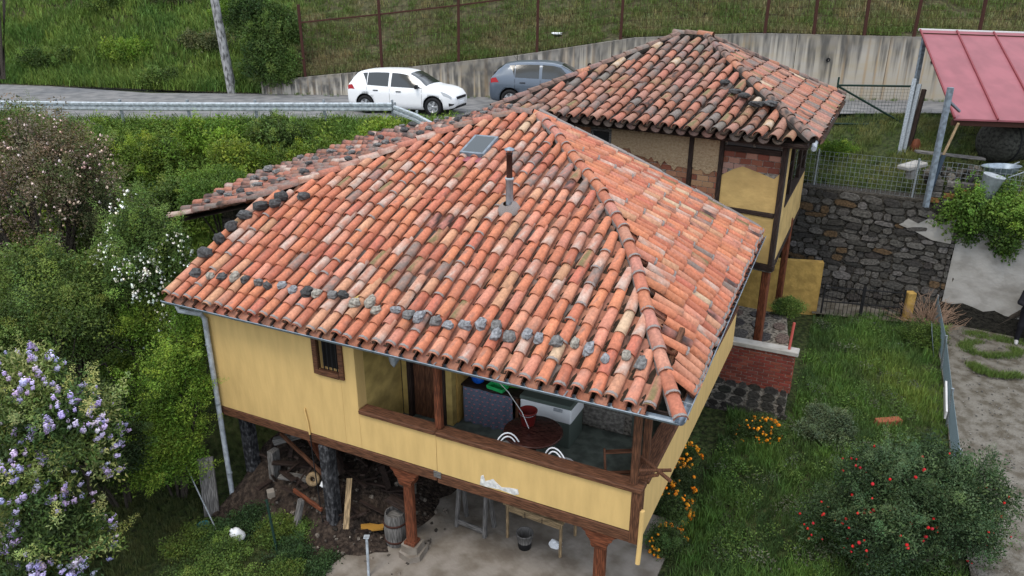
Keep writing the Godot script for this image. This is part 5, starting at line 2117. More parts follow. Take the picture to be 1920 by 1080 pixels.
	lt(s, [Vector2(0.05, -0.05), Vector2(0.12, -0.05), Vector2(0.13, 0.0), Vector2(0.12, 0.05), Vector2(0.05, 0.05), Vector2(0.05, -0.05)], 18, Transform3D(Basis(Vector3.RIGHT, 1.2), Vector3.ZERO))
	var wl := ob("wooden_pulley", s, M.wood_pale_z)
	wl.transform = hx(Vector3(-6.0, 0.72, -0.35), 20)
	tag(wl, "round wooden ring lying in the middle of the woodpile", "ring")
	s = S()
	var cp := PackedVector2Array([Vector2(-0.2, -0.05), Vector2(-0.05, -0.08), Vector2(0.1, -0.05), Vector2(0.22, -0.08), Vector2(0.2, 0.05), Vector2(0.05, 0.08), Vector2(-0.1, 0.1), Vector2(-0.18, 0.04)])
	pr(s, cp, 0.0, 0.035)
	var yc := ob("ochre_cloth", s, mat("ochre_cloth", L(0.33, 0.17, 0.03), 0.95))
	yc.transform = hx(Vector3(-4.66, 0.24, -0.2), 25)
	tag(yc, "crumpled ochre yellow cloth on the soil left of the barrel", "cloth")
	# thick weathered board and the drums left of the house
	lumber("weathered_trunk", "thick weathered grey board standing at the left end of the gallery", "board", Vector3(-7.65, -0.1, 0.55), Vector3(-7.82, 1.05, 0.35), 0.26, 0.09, M.wood_grey_z)
	s = S()
	lt(s, [Vector2(0, 0), Vector2(0.085, 0.0), Vector2(0.095, 0.03), Vector2(0.095, 0.17), Vector2(0.08, 0.21), Vector2(0.03, 0.23), Vector2(0.03, 0.26), Vector2(0, 0.26)], 18, Transform3D(Basis(Vector3.RIGHT, 0.5) * Basis(Vector3.BACK, 0.4), Vector3.ZERO))
	var jug := ob("white_jug", s, M.white_plastic)
	jug.transform = hx(Vector3(-6.6, 0.12, 0.86))
	tag(jug, "white plastic jug lying in the weeds below the drainpipe", "jug")
	s = S()
	lt(s, [Vector2(0, 0), Vector2(0.09, 0.0), Vector2(0.11, 0.12), Vector2(0.1, 0.12), Vector2(0.085, 0.02), Vector2(0, 0.02)], 16)
	var tp := ob("teal_pot", s, M.teal_plastic)
	tp.transform = hx(Vector3(-7.4, 0.06, 0.95))
	tag(tp, "teal plastic pot half hidden in the weeds left of the white jug", "pot")
	s = S()
	tb(s, [Vector3(-6.1, 1.12, -11.4), Vector3(-5.0, 0.02, -10.2)], 0.014, -1, 6)
	tag(ob("metal_rod", s, M.galvanised), "thin grey metal rod leaning in the weeds left of the white jug", "rod")
	s = S()
	tb(s, [Vector3(-3.9, -0.05, -9.8), Vector3(-4.02, 1.05, -9.95)], 0.022, -1, 8)
	tag(ob("green_stake", s, M.green_paint), "dark green metal stake standing in the weeds below the woodpile", "stake")
	s = S()
	tb(s, [Vector3(-2.3, -0.05, -9.3), Vector3(-2.3, 0.75, -9.4)], 0.022, -1, 8)
	bx(s, Vector3(-2.3, 0.76, -9.4), Vector3(0.09, 0.012, 0.09))
	tag(ob("white_stake", s, M.pipe_grey), "pale painted metal stake standing at the edge of the concrete floor", "stake")
	for b in [[Vector3(-6.3, 0.16, 0.35), 20.0, "pale concrete block lying at the foot of the woodpile", Vector3(0.22, 0.12, 0.16)], [Vector3(-6.6, 0.52, 0.1), 50.0, "small grey cube of concrete beside the drainpipe", Vector3(0.13, 0.13, 0.13)]]:
		s = S()
		bx(s, Vector3.ZERO, b[3], Basis.IDENTITY, 0.012)
		var o := ob("concrete_block", s, M.concrete)
		o.transform = hx(b[0], b[1])
		tag(o, b[2], "block")


# ---------------------------------------------------------------- stones that weigh the tiles down
func roof_stones() -> void:
	var kinds := []
	for k in 6:
		kinds.append(rock_mesh(90 + k, 0.72, 0.24))
	var tones := [Color(0.10, 0.10, 0.10), Color(0.20, 0.195, 0.19), Color(0.30, 0.305, 0.32), Color(0.36, 0.33, 0.28), Color(0.07, 0.07, 0.07)]
	var names := ["very dark", "dark grey", "mid grey", "greyish beige", "sooty black"]
	for k in tones.size():
		mat("roof_stone_%d" % k, Color(tones[k].r, tones[k].g, tones[k].b).linear_to_srgb(), 0.95, M.stone.albedo_texture, Vector3.ONE * 1.6, true, M.stone.heightmap_texture, 0.3)
	# along the front eave
	var xs := [-7.86, -7.51, -7.28, -7.04, -6.8, -6.51, -6.29, -6.06, -5.81, -5.54, -5.35, -5.06, -4.88, -4.59, -4.37, -4.19, -3.88, -3.64, -3.46, -3.18, -2.95, -2.72, -2.5, -2.27, -2.2, -2.01, -1.78, -1.59, -1.34, -1.09, -0.88, -0.63, -0.39, -0.17]
	var over := "the left half of the yellow wall"
	for i in xs.size():
		var x: float = xs[i]
		var z := -0.18 + rf(-0.09, 0.07)
		var tone: int = 0 if i in [0, 2, 4, 6] else [1, 2, 2, 1, 3, 2][rng.randi() % 6]
		if i in [9, 12]:
			tone = 4
		var sc := Vector3(rf(0.055, 0.1), rf(0.06, 0.1), rf(0.065, 0.14))
		over = "blank yellow wall" if x < -5.45 else ("barred window" if x < -4.75 else ("gallery door" if x < -3.6 else ("floral cloth" if x < -2.5 else ("round table" if x < -1.4 else "gallery corner"))))
		put_stone(kinds, tone, HB * Transform3D(Basis(Vector3.RIGHT, 0.4) * Basis(Vector3.UP, rf(-0.5, 0.5)).scaled(sc), Vector3(x, fprof(z) + 0.17, z)), "%s stone above the %s, %s from left in the eave row" % [names[tone], over, ordinal(i + 1)], "stones in a row along the front eave")
	# up the left verge
	var ve := [[-7.61, -2.04], [-7.15, -2.12], [-7.59, -1.86], [-7.83, -1.75], [-7.97, -1.48], [-8.03, -1.18], [-8.02, -0.86], [-8.03, -0.53]]
	for i in ve.size():
		var sc := Vector3(rf(0.09, 0.15), rf(0.09, 0.13), rf(0.10, 0.16))
		var tone := 4 if i % 3 == 0 else 0
		put_stone(kinds, tone, HB * Transform3D(Basis(Vector3.UP, rf(0, 6)).scaled(sc), Vector3(ve[i][0], fprof(ve[i][1]) + 0.19, ve[i][1])), "%s stone on the left roof verge, %s from the top" % [names[tone], ordinal(i + 1)], "stones up the left verge")
	# on the old left slope
	var g := RandomNumberGenerator.new()
	g.seed = 12
	var ea := [Vector3(-8.1, 5.18, -2.18), Vector3(-7.38, 5.45, -2.88), Vector3(-6.4, 5.86, -3.99), Vector3(-5.51, 6.22, -4.98), Vector3(-4.54, 6.52, -5.75)]
	var eb := [Vector3(-10.6, 4.49, -2.09), Vector3(-10.6, 4.74, -3.46), Vector3(-10.6, 4.89, -4.79), Vector3(-10.2, 5.06, -5.8), Vector3(-8.95, 5.57, -6.75), Vector3(-7.14, 5.9, -7.8), Vector3(-6.15, 6.22, -8.0)]
	var la := even(ea, 41)
	var lb := even(eb, 41)
	for i in 40:
		var f := g.randf_range(0.08, 0.92)
		var p: Vector3 = lb[i].lerp(la[i], f) + Vector3(0, 0.17, 0)
		var sc := Vector3(g.randf_range(0.05, 0.12), g.randf_range(0.04, 0.075), g.randf_range(0.05, 0.12))
		var tone: int = [0, 1, 1, 0, 1][g.randi() % 5]
		put_stone(kinds, tone, HB * Transform3D(Basis(Vector3.UP, g.randf_range(0, 6)).scaled(sc), p), "%s stone on the old rear roof slope, %s from its left corner" % [names[tone], ordinal(i + 1)], "stones scattered over the rear slope")
	# dark slates and stones on the upper roof near its right hip
	var up := [[-1.99, -1.37, 4, 0.13], [-1.6, -1.0, 0, 0.14], [-1.32, -0.85, 4, 0.15], [-0.92, -0.54, 4, 0.17], [-0.66, -0.6, 0, 0.17]]
	for i in up.size():
		var u = up[i]
		var y: float = 6.0 + 1.69 / 4.42 * (0.42 - u[1]) + 0.2
		put_stone(kinds, u[2], PB * Transform3D(Basis(Vector3.UP, rf(0, 6)).scaled(Vector3(u[3], 0.08, u[3])), Vector3(u[0], y, u[1])), "%s stone by the right hip of the upper roof, %s from the top" % [names[u[2]], ordinal(i + 1)], "dark stones by the hip of the upper roof")


func ordinal(i: int) -> String:
	return "%d%s" % [i, "th" if i % 100 in [11, 12, 13] else {1: "st", 2: "nd", 3: "rd"}.get(i % 10, "th")]


func put_stone(kinds: Array, tone: int, xf: Transform3D, label: String, group: String) -> void:
	var o := om("roof_stone", kinds[rng.randi() % kinds.size()], M["roof_stone_%d" % tone], self, xf)
	tag(o, label, "stone", group)


# ---------------------------------------------------------------- upper yard, lane and garden on the right
func wire_fence(called: String, label: String, pts: Array, hgt: float, post_m: Material, wire_m: Material, cell: float, wire: float, posts_at: Array, lean := Vector3.ZERO, group := "") -> Node3D:
	var t := thing(called, label, "fence", Transform3D.IDENTITY, group)
	for p in posts_at:
		var s := S()
		tb(s, [p - Vector3(0, 0.3, 0), p + Vector3(0, hgt + 0.05, 0) + lean], 0.03, -1, 8)
		ob("post", s, post_m, t)
	var ws := S()
	for i in pts.size() - 1:
		var a: Vector3 = pts[i]
		var b: Vector3 = pts[i + 1]
		var n := int(hgt / cell)
		for k in n + 1:
			var f := float(k) / n
			bm(ws, a + (Vector3(0, hgt, 0) + lean) * f, b + (Vector3(0, hgt, 0) + lean) * f, wire, wire, 0.0)
		var m := int(a.distance_to(b) / cell)
		for k in m:
			var p := a.lerp(b, (k + 0.5) / m)
			bm(ws, p, p + Vector3(0, hgt, 0) + lean, wire, wire, 0.0, Vector3.RIGHT)
	ob("wire_mesh", ws, wire_m, t)
	return t


func right_side() -> void:
	var s := S()
	# canopy
	var c0 := Vector3(11.55, 5.78, -19.5)
	var c1 := Vector3(12.57, 7.80, -24.0)
	var ex := Vector3(1.0, -0.03, 0.03)
	var t := thing("canopy", "open shelter with a red ribbed sheet metal roof on steel posts at the right", "shelter")
	for k in 6:
		s = S()
		var a := c0 + ex * (1.12 * k)
		var b := c0 + ex * (1.12 * (k + 1) - 0.012)
		var c := c1 + ex * (1.12 * (k + 1) - 0.012)
		var d := c1 + ex * (1.12 * k)
		for y in [0.0, -0.045]:
			q4(s, a + Vector3(0, y, 0), b + Vector3(0, y, 0), c + Vector3(0, y, 0), d + Vector3(0, y, 0))
		q4(s, a + Vector3(0, -0.045, 0), b + Vector3(0, -0.045, 0), b, a)
		ob("roof_sheet", s, M.red_sheet, t)
		s = S()
		bm(s, a + Vector3(0, 0.015, 0.01), d + Vector3(0, 0.015, 0), 0.05, 0.05, 0.008)
		ob("seam", s, M.red_trim, t)
	s = S()
	bm(s, c1 + Vector3(-0.03, 0.01, -0.03), c1 + ex * 6.72 + Vector3(0, 0.01, -0.03), 0.05, 0.07)
	ob("top_edge", s, M.white_sheet, t)
	s = S()
	bm(s, c0 + Vector3(0, -0.12, -0.1), c0 + ex * 6.7 + Vector3(0, -0.12, -0.1), 0.07, 0.14)
	bm(s, c1 + Vector3(0, -0.14, 0.2), c1 + ex * 6.7 + Vector3(0, -0.14, 0.2), 0.07, 0.14)
	ob("purlin", s, M.rust, t)
	for p in [[Vector3(10.85, 3.6, -18.75), Vector3(10.85, 6.65, -18.75), 0.06], [Vector3(12.65, 4.6, -23.8), Vector3(12.65, 7.6, -23.8), 0.06], [Vector3(17.0, 3.8, -19.0), Vector3(17.0, 5.6, -19.4), 0.06]]:
		s = S()
		bm(s, p[0], p[1], p[2] * 2, p[2] * 2)
		ob("post", s, M.steel_blue, t)
	s = S()
	tb(s, [Vector3(11.68, 5.66, -19.5), Vector3(11.28, 4.85, -19.2)], 0.035, -1, 8)
	ob("prop", s, M.wood_pale_y, t)
	s = S()
	tb(s, [Vector3(11.30, 4.88, -19.2), Vector3(10.95, 3.7, -18.95)], 0.06, -1, 8)
	ob("prop_foot", s, mat("dark_blue_paint", L(0.02, 0.035, 0.055), 0.6), t)
	s = S()
	bm(s, Vector3(10.9, 6.3, -18.75), Vector3(11.7, 5.95, -19.6), 0.06, 0.06)
	ob("brace", s, M.steel_blue, t)
	# galvanised beams leaning
	t = thing("leaning_beams", "bundle of thick galvanised steel beams standing on end left of the red canopy", "beams")
	for k in 3:
		s = S()
		bm(s, Vector3(11.55 + k * 0.14, 4.1, -21.9 - k * 0.05), Vector3(11.85 + k * 0.17, 6.5 - k * 0.15, -22.4), 0.12, 0.12)
		ob("beam", s, M.galvanised if k < 2 else M.wood_dark_y, t)
	# yard gate
	t = thing("yard_gate", "black tube and wire mesh gate with a diagonal brace between yard and road", "gate")
	var g0 := Vector3(10.3, 4.85, -24.0)
	var g1 := Vector3(12.5, 4.85, -23.7)
	for e in [[g0, g0 + Vector3(0, 1.55, 0)], [g0 + Vector3(0, 1.3, 0), g1 + Vector3(0, 1.3, 0)], [g0 + Vector3(0, 0.1, 0), g1 + Vector3(0, 0.1, 0)], [g1, g1 + Vector3(0, 1.4, 0)], [g0 + Vector3(0, 1.28, 0), g1 + Vector3(0, 0.12, 0)]]:
		s = S()
		tb(s, [e[0], e[1]], 0.032, -1, 8)
		ob("tube", s, M.green_paint, t)
	s = S()
	for k in 13:
		bm(s, g0 + Vector3(0, 0.1 + k * 0.1, 0), g1 + Vector3(0, 0.1 + k * 0.1, 0), 0.005, 0.005, 0.0)
	for k in 22:
		var p := g0.lerp(g1, k / 22.0)
		bm(s, p + Vector3(0, 0.1, 0), p + Vector3(0, 1.3, 0), 0.005, 0.005, 0.0)
	ob("wire_mesh", s, M.green_paint, t)
	# wire fence on the stone wall
	var fp := [Vector3(7.6, 3.66, -21.75), Vector3(8.75, 3.66, -20.95), Vector3(10.8, 3.7, -19.0 - 0.4), Vector3(11.6, 3.7, -19.1), Vector3(17.2, 3.5, -15.6)]
	wire_fence("yard_fence", "low galvanised wire mesh fence along the top of the stone wall", fp, 1.0, M.galvanised, M.galvanised, 0.12, 0.006, [fp[0], fp[1], fp[2], Vector3(14.2, 3.6, -17.5)])
	# wire fence beside the lane
	var lf := [Vector3(11.7, 0.3, -18.6), Vector3(10.5, 0.3, -16.0), Vector3(9.4, 0.15, -13.7), Vector3(8.4, 0.05, -11.6), Vector3(8.0, 0.0, -10.7)]
	wire_fence("lane_fence", "sagging blue grey wire mesh fence between the garden and the gravel lane", lf, 0.85, M.galvanised, mat("mesh_blue", L(0.15, 0.20, 0.22), 0.6), 0.075, 0.007, lf, Vector3(-0.12, 0, 0.05))
	s = S()
	b2(s, Vector3(-0.35, 0, -0.006), Vector3(0.35, 0.75, 0.006))
	var sh := ob("metal_sheet", s, M.zinc)
	sh.transform = Transform3D(Basis(Vector3.UP, deg_to_rad(62)) * Basis(Vector3.RIGHT, -0.25), Vector3(10.85, 0.2, -17.0))
	tag(sh, "blue grey metal sheet leaning on the far end of the lane fence", "sheet")
	s = S()
	b2(s, Vector3(-0.6, 0, -0.02), Vector3(0.6, 0.2, 0.02))
	var wb := ob("white_board", s, M.white_sheet)
	wb.transform = Transform3D(Basis(Vector3.UP, deg_to_rad(63)) * Basis(Vector3.BACK, 0.12), Vector3(9.35, 0.55, -13.9))
	tag(wb, "white painted board leaning on the near part of the lane fence", "board")
	s = S()
	b2(s, Vector3(-0.28, 0, -0.09), Vector3(0.28, 0.16, 0.09), 0.015)
	var pl := ob("planter", s, mat("terracotta", L(0.28, 0.085, 0.045), 0.9))
	pl.transform = at(Vector3(8.1, 0.12, -13.7), 8)
	tag(pl, "long terracotta planter box lying in the grass beside the lane fence", "planter")
	# black garden gate and its post
	t = thing("garden_gate", "double leaf black wrought iron gate in front of the stone wall", "gate")
	var h0 := Vector3(8.75, 0.22, -19.15)
	var h1 := Vector3(10.72, 0.24, -18.62)
	for leaf in 2:
		var a := h0.lerp(h1, leaf * 0.51)
		var b := h0.lerp(h1, 0.49 + leaf * 0.51)
		var fr := S()
		for y in [0.08, 0.55, 0.98]:
			bm(fr, a + Vector3(0, y, 0), b + Vector3(0, y, 0), 0.03, 0.03, 0.004)
		bm(fr, a, a + Vector3(0, 1.08, 0), 0.04, 0.04, 0.004)
		bm(fr, b, b + Vector3(0, 1.08, 0), 0.04, 0.04, 0.004)
		ob("frame", fr, M.black, t)
		for k in 8:
			s = S()
			var p := a.lerp(b, (k + 1) / 9.0)
			tb(s, [p + Vector3(0, 0.05, 0), p + Vector3(0, 1.06 + 0.05 * sin(PI * (k + 1) / 9.0), 0)], 0.008, -1, 5)
			ob("bar", s, M.black, t)
	s = S()
	b2(s, Vector3(10.78, 0.0, -18.75), Vector3(11.0, 1.25, -18.53), 0.02)
	tag(ob("gate_post", s, M.plaster_old), "ochre yellow masonry post at the right end of the black gate", "post")
	# things below the canopy
	t = thing("water_tank", "large dark grey green tank lying below the red canopy", "tank", Transform3D(Basis(Vector3.UP, 0.25) * Basis(Vector3.BACK, PI / 2), Vector3(14.1, 5.0, -20.7)))
	s = S()
	lt(s, [Vector2(0, -0.95), Vector2(0.35, -0.93), Vector2(0.55, -0.8), Vector2(0.6, -0.6), Vector2(0.6, 0.6), Vector2(0.55, 0.8), Vector2(0.35, 0.93), Vector2(0, 0.95)], 28)
	ob("body", s, mat("tank_grey", L(0.06, 0.06, 0.05), 0.8, M.joint.albedo_texture, Vector3.ONE), t)
	for y in [-0.45, 0.0, 0.45]:
		s = S()
		lt(s, [Vector2(0.6, y - 0.03), Vector2(0.625, y - 0.02), Vector2(0.625, y + 0.02), Vector2(0.6, y + 0.03)], 28)
		ob("hoop", s, M.black, t)
	t = thing("wheelbarrow", "old blue grey metal wheelbarrow standing under the red canopy", "wheelbarrow", at(Vector3(12.75, 4.02, -19.0), 12))
	s = S()
	s.set_smooth_group(1)
	for i in 4:
		for k in 20:
			var wp := func(ii: int, kk: int) -> Vector3:
				var b := TAU * (kk % 20) / 20.0
				var r: float = [0.55, 0.52, 0.42, 0.25, 0.0][ii]
				var y: float = [0.62, 0.6, 0.46, 0.38, 0.37][ii]
				return Vector3(cos(b) * r, y, sin(b) * r * 0.62)
			t3(s, wp.call(i, k), wp.call(i, k + 1), wp.call(i + 1, k + 1))
			t3(s, wp.call(i, k), wp.call(i + 1, k + 1), wp.call(i + 1, k))
	ob("tray", s, M.zinc, t)
	for z in [-0.26, 0.26]:
		s = S()
		tb(s, [Vector3(-0.7, 0.25, z * 0.3), Vector3(0.0, 0.36, z), Vector3(0.85, 0.62, z * 1.2)], 0.018, -1, 6)
		ob("handle", s, M.galvanised, t)
		s = S()
		tb(s, [Vector3(0.35, 0.45, z), Vector3(0.42, 0.0, z), Vector3(0.2, 0.38, z)], 0.015, -1, 6)
		ob("leg", s, M.galvanised, t)
	s = S()
	lt(s, [Vector2(0.1, -0.03), Vector2(0.19, -0.035), Vector2(0.2, 0), Vector2(0.19, 0.035), Vector2(0.1, 0.03)], 18, Transform3D(Basis(Vector3.RIGHT, PI / 2), Vector3(-0.7, 0.2, 0)))
	ob("wheel", s, M.black, t)
	s = S()
	lt(s, [Vector2(0, 0), Vector2(0.17, 0), Vector2(0.24, 0.78), Vector2(0.255, 0.79), Vector2(0.255, 0.82), Vector2(0.225, 0.82), Vector2(0.16, 0.03), Vector2(0, 0.03)], 24)
	var bn := ob("grey_bin", s, M.pipe_grey)
	bn.transform = Transform3D(Basis(Vector3.BACK, -0.18) * Basis(Vector3.RIGHT, 0.1), Vector3(12.1, 3.72, -18.5))
	tag(bn, "light grey tapered metal bin leaning in front of the wheelbarrow", "bin")
	s = S()
	b2(s, Vector3(-0.35, 0.3, -0.2), Vector3(0.35, 0.42, 0.2), 0.03)
	b2(s, Vector3(-0.12, 0.0, -0.1), Vector3(0.12, 0.3, 0.1), 0.02)
	var sk := ob("stone_sink", s, M.white_render)
	sk.transform = Transform3D(Basis(Vector3.UP, 0.4) * Basis(Vector3.BACK, 0.12), Vector3(10.95, 4.1, -19.9))
	tag(sk, "pale stone sink on a foot behind the steel post of the canopy", "sink")
	lumber_world("grey_plank", "long pale grey plank lying across the rubble under the canopy", Vector3(11.2, 4.75, -20.4), Vector3(12.9, 4.62, -20.0), 0.25, 0.06)
	t = thing("block_stack", "stack of stone blocks and bricks beside the canopy's steel post", "stack")
	for r in 4:
		for k in 4:
			s = S()
			var g := rf(0.07, 0.2)
			s.set_color(Color(g, g * 0.95, g * 0.88) if (r * 4 + k) % 5 else Color(0.3, 0.16, 0.06))
			var w := rf(0.22, 0.3)
			bx(s, Vector3(11.25 + k * 0.28 + rf(-0.02, 0.02), 3.72 + r * 0.15, -19.1 - k * -0.16 + rf(-0.03, 0.03)), Vector3(w, 0.14, 0.25), Basis(Vector3.UP, -0.55 + rf(-0.06, 0.06)), 0.012)
			ob("block", s, M.stone, t)
	var kinds := [rock_mesh(70, 0.7), rock_mesh(71, 0.6), rock_mesh(72, 0.8)]
	var xfs := []
	var cs := []
	for i in 60:
		xfs.append(Transform3D(Basis(rv().normalized(), rf(0, 6)).scaled(Vector3.ONE * rf(0.04, 0.13)), Vector3(rf(11.2, 13.0), rf(4.0, 4.45), rf(-20.3, -19.3))))
		var g := rf(0.05, 0.22)
		cs.append(Color(g, g * 0.9, g * 0.75))
	stuff(tag(multi("rubble_heap", kinds[0], M.stone, xfs, cs, self), "heap of rubble and broken wood under the left part of the canopy", "rubble"))
	s = S()
	lt(s, [Vector2(0, 0), Vector2(0.14, 0.05), Vector2(0.15, 0.3), Vector2(0.08, 0.5), Vector2(0, 0.52)], 14)
	var rr := ob("red_drum", s, M.wood_red_y)
	rr.transform = at(Vector3(12.05, 4.3, -22.0))
	tag(rr, "small faded red drum behind the leaning galvanised beams", "drum")
	# litter on the hill
	var lit := om("white_litter", rock_mesh(83, 0.4, 0.5), M.white_plastic, self, Transform3D(Basis.from_scale(Vector3(0.2, 0.1, 0.15)), hill_y(1.75, 1.3) + Vector3(0, 0.08, 0)))
	tag(lit, "white scrap of litter on the grass behind the hill fence", "litter")


func lumber_world(called: String, label: String, a: Vector3, b: Vector3, w: float, h: float) -> void:
	var s := S()
	bx(s, Vector3.ZERO, Vector3(w, h, a.distance_to(b)))
	var o := ob(called, s, M.wood_grey_z)
	o.transform = Transform3D(frame_z(b - a), (a + b) * 0.5)
	tag(o, label, "plank")


# ---------------------------------------------------------------- cars
# body shape by stations along the length: [x, sill, belt, top, half width, half roof width]
func car_sections(kind: int) -> Array:
	if kind == 0:
		return [[-2.03, 0.38, 0.72, 0.78, 0.70, 0.60], [-2.0, 0.30, 0.90, 0.97, 0.77, 0.62], [-1.93, 0.25, 0.97, 1.07, 0.80, 0.60], [-1.80, 0.22, 0.99, 1.27, 0.82, 0.57], [-1.62, 0.21, 0.98, 1.42, 0.84, 0.56], [-1.35, 0.2, 0.96, 1.475, 0.855, 0.56], [-0.9, 0.2, 0.94, 1.505, 0.865, 0.57],
			[-0.45, 0.2, 0.92, 1.51, 0.87, 0.575], [0.0, 0.2, 0.91, 1.49, 0.87, 0.57], [0.30, 0.2, 0.905, 1.44, 0.87, 0.56], [0.55, 0.2, 0.905, 1.32, 0.868, 0.57], [0.80, 0.2, 0.91, 1.17, 0.865, 0.60], [1.0, 0.2, 0.91, 1.04, 0.86, 0.66], [1.12, 0.2, 0.90, 0.99, 0.855, 0.70], [1.4, 0.21, 0.87, 0.955, 0.84, 0.66], [1.65, 0.22, 0.82, 0.905, 0.81, 0.62], [1.83, 0.24, 0.74, 0.83, 0.77, 0.58], [1.95, 0.27, 0.63, 0.72, 0.70, 0.55], [2.02, 0.32, 0.55, 0.62, 0.58, 0.5]]
	return [[-2.03, 0.42, 0.76, 0.82, 0.70, 0.60], [-2.0, 0.32, 0.93, 1.0, 0.78, 0.62], [-1.92, 0.26, 1.0, 1.10, 0.81, 0.60], [-1.75, 0.23, 1.02, 1.30, 0.83, 0.57], [-1.5, 0.22, 1.02, 1.46, 0.85, 0.56], [-1.15, 0.21, 1.0, 1.51, 0.87, 0.57], [-0.7, 0.21, 0.98, 1.53, 0.88, 0.58],
		[-0.25, 0.21, 0.965, 1.53, 0.885, 0.58], [0.15, 0.21, 0.955, 1.50, 0.885, 0.575], [0.40, 0.21, 0.95, 1.44, 0.88, 0.57], [0.65, 0.21, 0.95, 1.32, 0.878, 0.58], [0.9, 0.21, 0.955, 1.17, 0.875, 0.61], [1.08, 0.21, 0.955, 1.07, 0.87, 0.67], [1.2, 0.21, 0.95, 1.04, 0.86, 0.70], [1.45, 0.22, 0.92, 1.01, 0.845, 0.66], [1.68, 0.23, 0.86, 0.96, 0.815, 0.62], [1.84, 0.25, 0.77, 0.87, 0.77, 0.58], [1.95, 0.28, 0.66, 0.75, 0.70, 0.55], [2.02, 0.33, 0.57, 0.64, 0.58, 0.5]]


func sect(sec: Array, x: float) -> Array:
	for i in sec.size() - 1:
		if x <= sec[i + 1][0] or i == sec.size() - 2:
			var f := clampf((x - sec[i][0]) / (sec[i + 1][0] - sec[i][0]), 0.0, 1.0)
			var o := []
			for k in 6:
				o.append(lerpf(sec[i][k], sec[i + 1][k], f))
			return o
	return sec[0]


# a point on the right half of the body: u runs from the sill (0) over the belt (4) and the roof edge (6) to the middle of the roof (8)
func body_pt(sec: Array, x: float, u: float) -> Vector3:
	var e := sect(sec, x)
	var lo: float = e[1]
	var belt: float = e[2]
	var top: float = e[3]
	var w: float = e[4]
	var rw: float = e[5]
	var cab := clampf((top - belt - 0.09) / 0.2, 0.0, 1.0)
	var rail: float = lerpf(belt + (top - belt) * 0.5, top - 0.055, cab)
	var zs := lerpf(w * 0.9, rw + 0.03, cab)
	var pts := [Vector2(w * 0.90, lo), Vector2(w * 0.975, lo + 0.10), Vector2(w * 0.995, lo + (belt - lo) * 0.45), Vector2(w, lo + (belt - lo) * 0.78), Vector2(w * 0.965, belt), Vector2(lerpf(w * 0.94, (w * 0.96 + zs) * 0.5 + 0.015, cab), (belt + rail) * 0.5), Vector2(zs, rail), Vector2(lerpf(w * 0.6, rw * 0.72, cab), lerpf(top - 0.02, top - 0.012, cab)), Vector2(0, top)]
	var i := clampi(int(u), 0, 7)
	var p: Vector2 = pts[i].lerp(pts[i + 1], u - i)
	return Vector3(x, p.y, p.x)


func car_patch(sec: Array, corners: Callable, nu: int, nv: int, off: float, side: float) -> SurfaceTool:
	# a patch on the body, lifted by off; corners(fu, fv) gives (x, u)
	var s := S()
	s.set_smooth_group(1)
	var grid := []
	for i in nu + 1:
		var row := []
		for j in nv + 1:
			var c: Vector2 = corners.call(float(i) / nu, float(j) / nv)
			var p := body_pt(sec, c.x, c.y)
			var dx := body_pt(sec, c.x + 0.03, c.y) - body_pt(sec, c.x - 0.03, c.y)
			var du := body_pt(sec, c.x, minf(8.0, c.y + 0.15)) - body_pt(sec, c.x, maxf(0.0, c.y - 0.15))
			var n := dx.cross(du).normalized()
			if n.z < 0.0 and n.y < 0.0 or n.y < -0.5:
				n = -n
			p += n * off
			row.append(Vector3(p.x, p.y, p.z * side))
		grid.append(row)
	for i in nu:
		for j in nv:
			if side > 0:
				q4(s, grid[i][j], grid[i + 1][j], grid[i + 1][j + 1], grid[i][j + 1])
			else:
				q4(s, grid[i][j + 1], grid[i + 1][j + 1], grid[i + 1][j], grid[i][j])
	return s


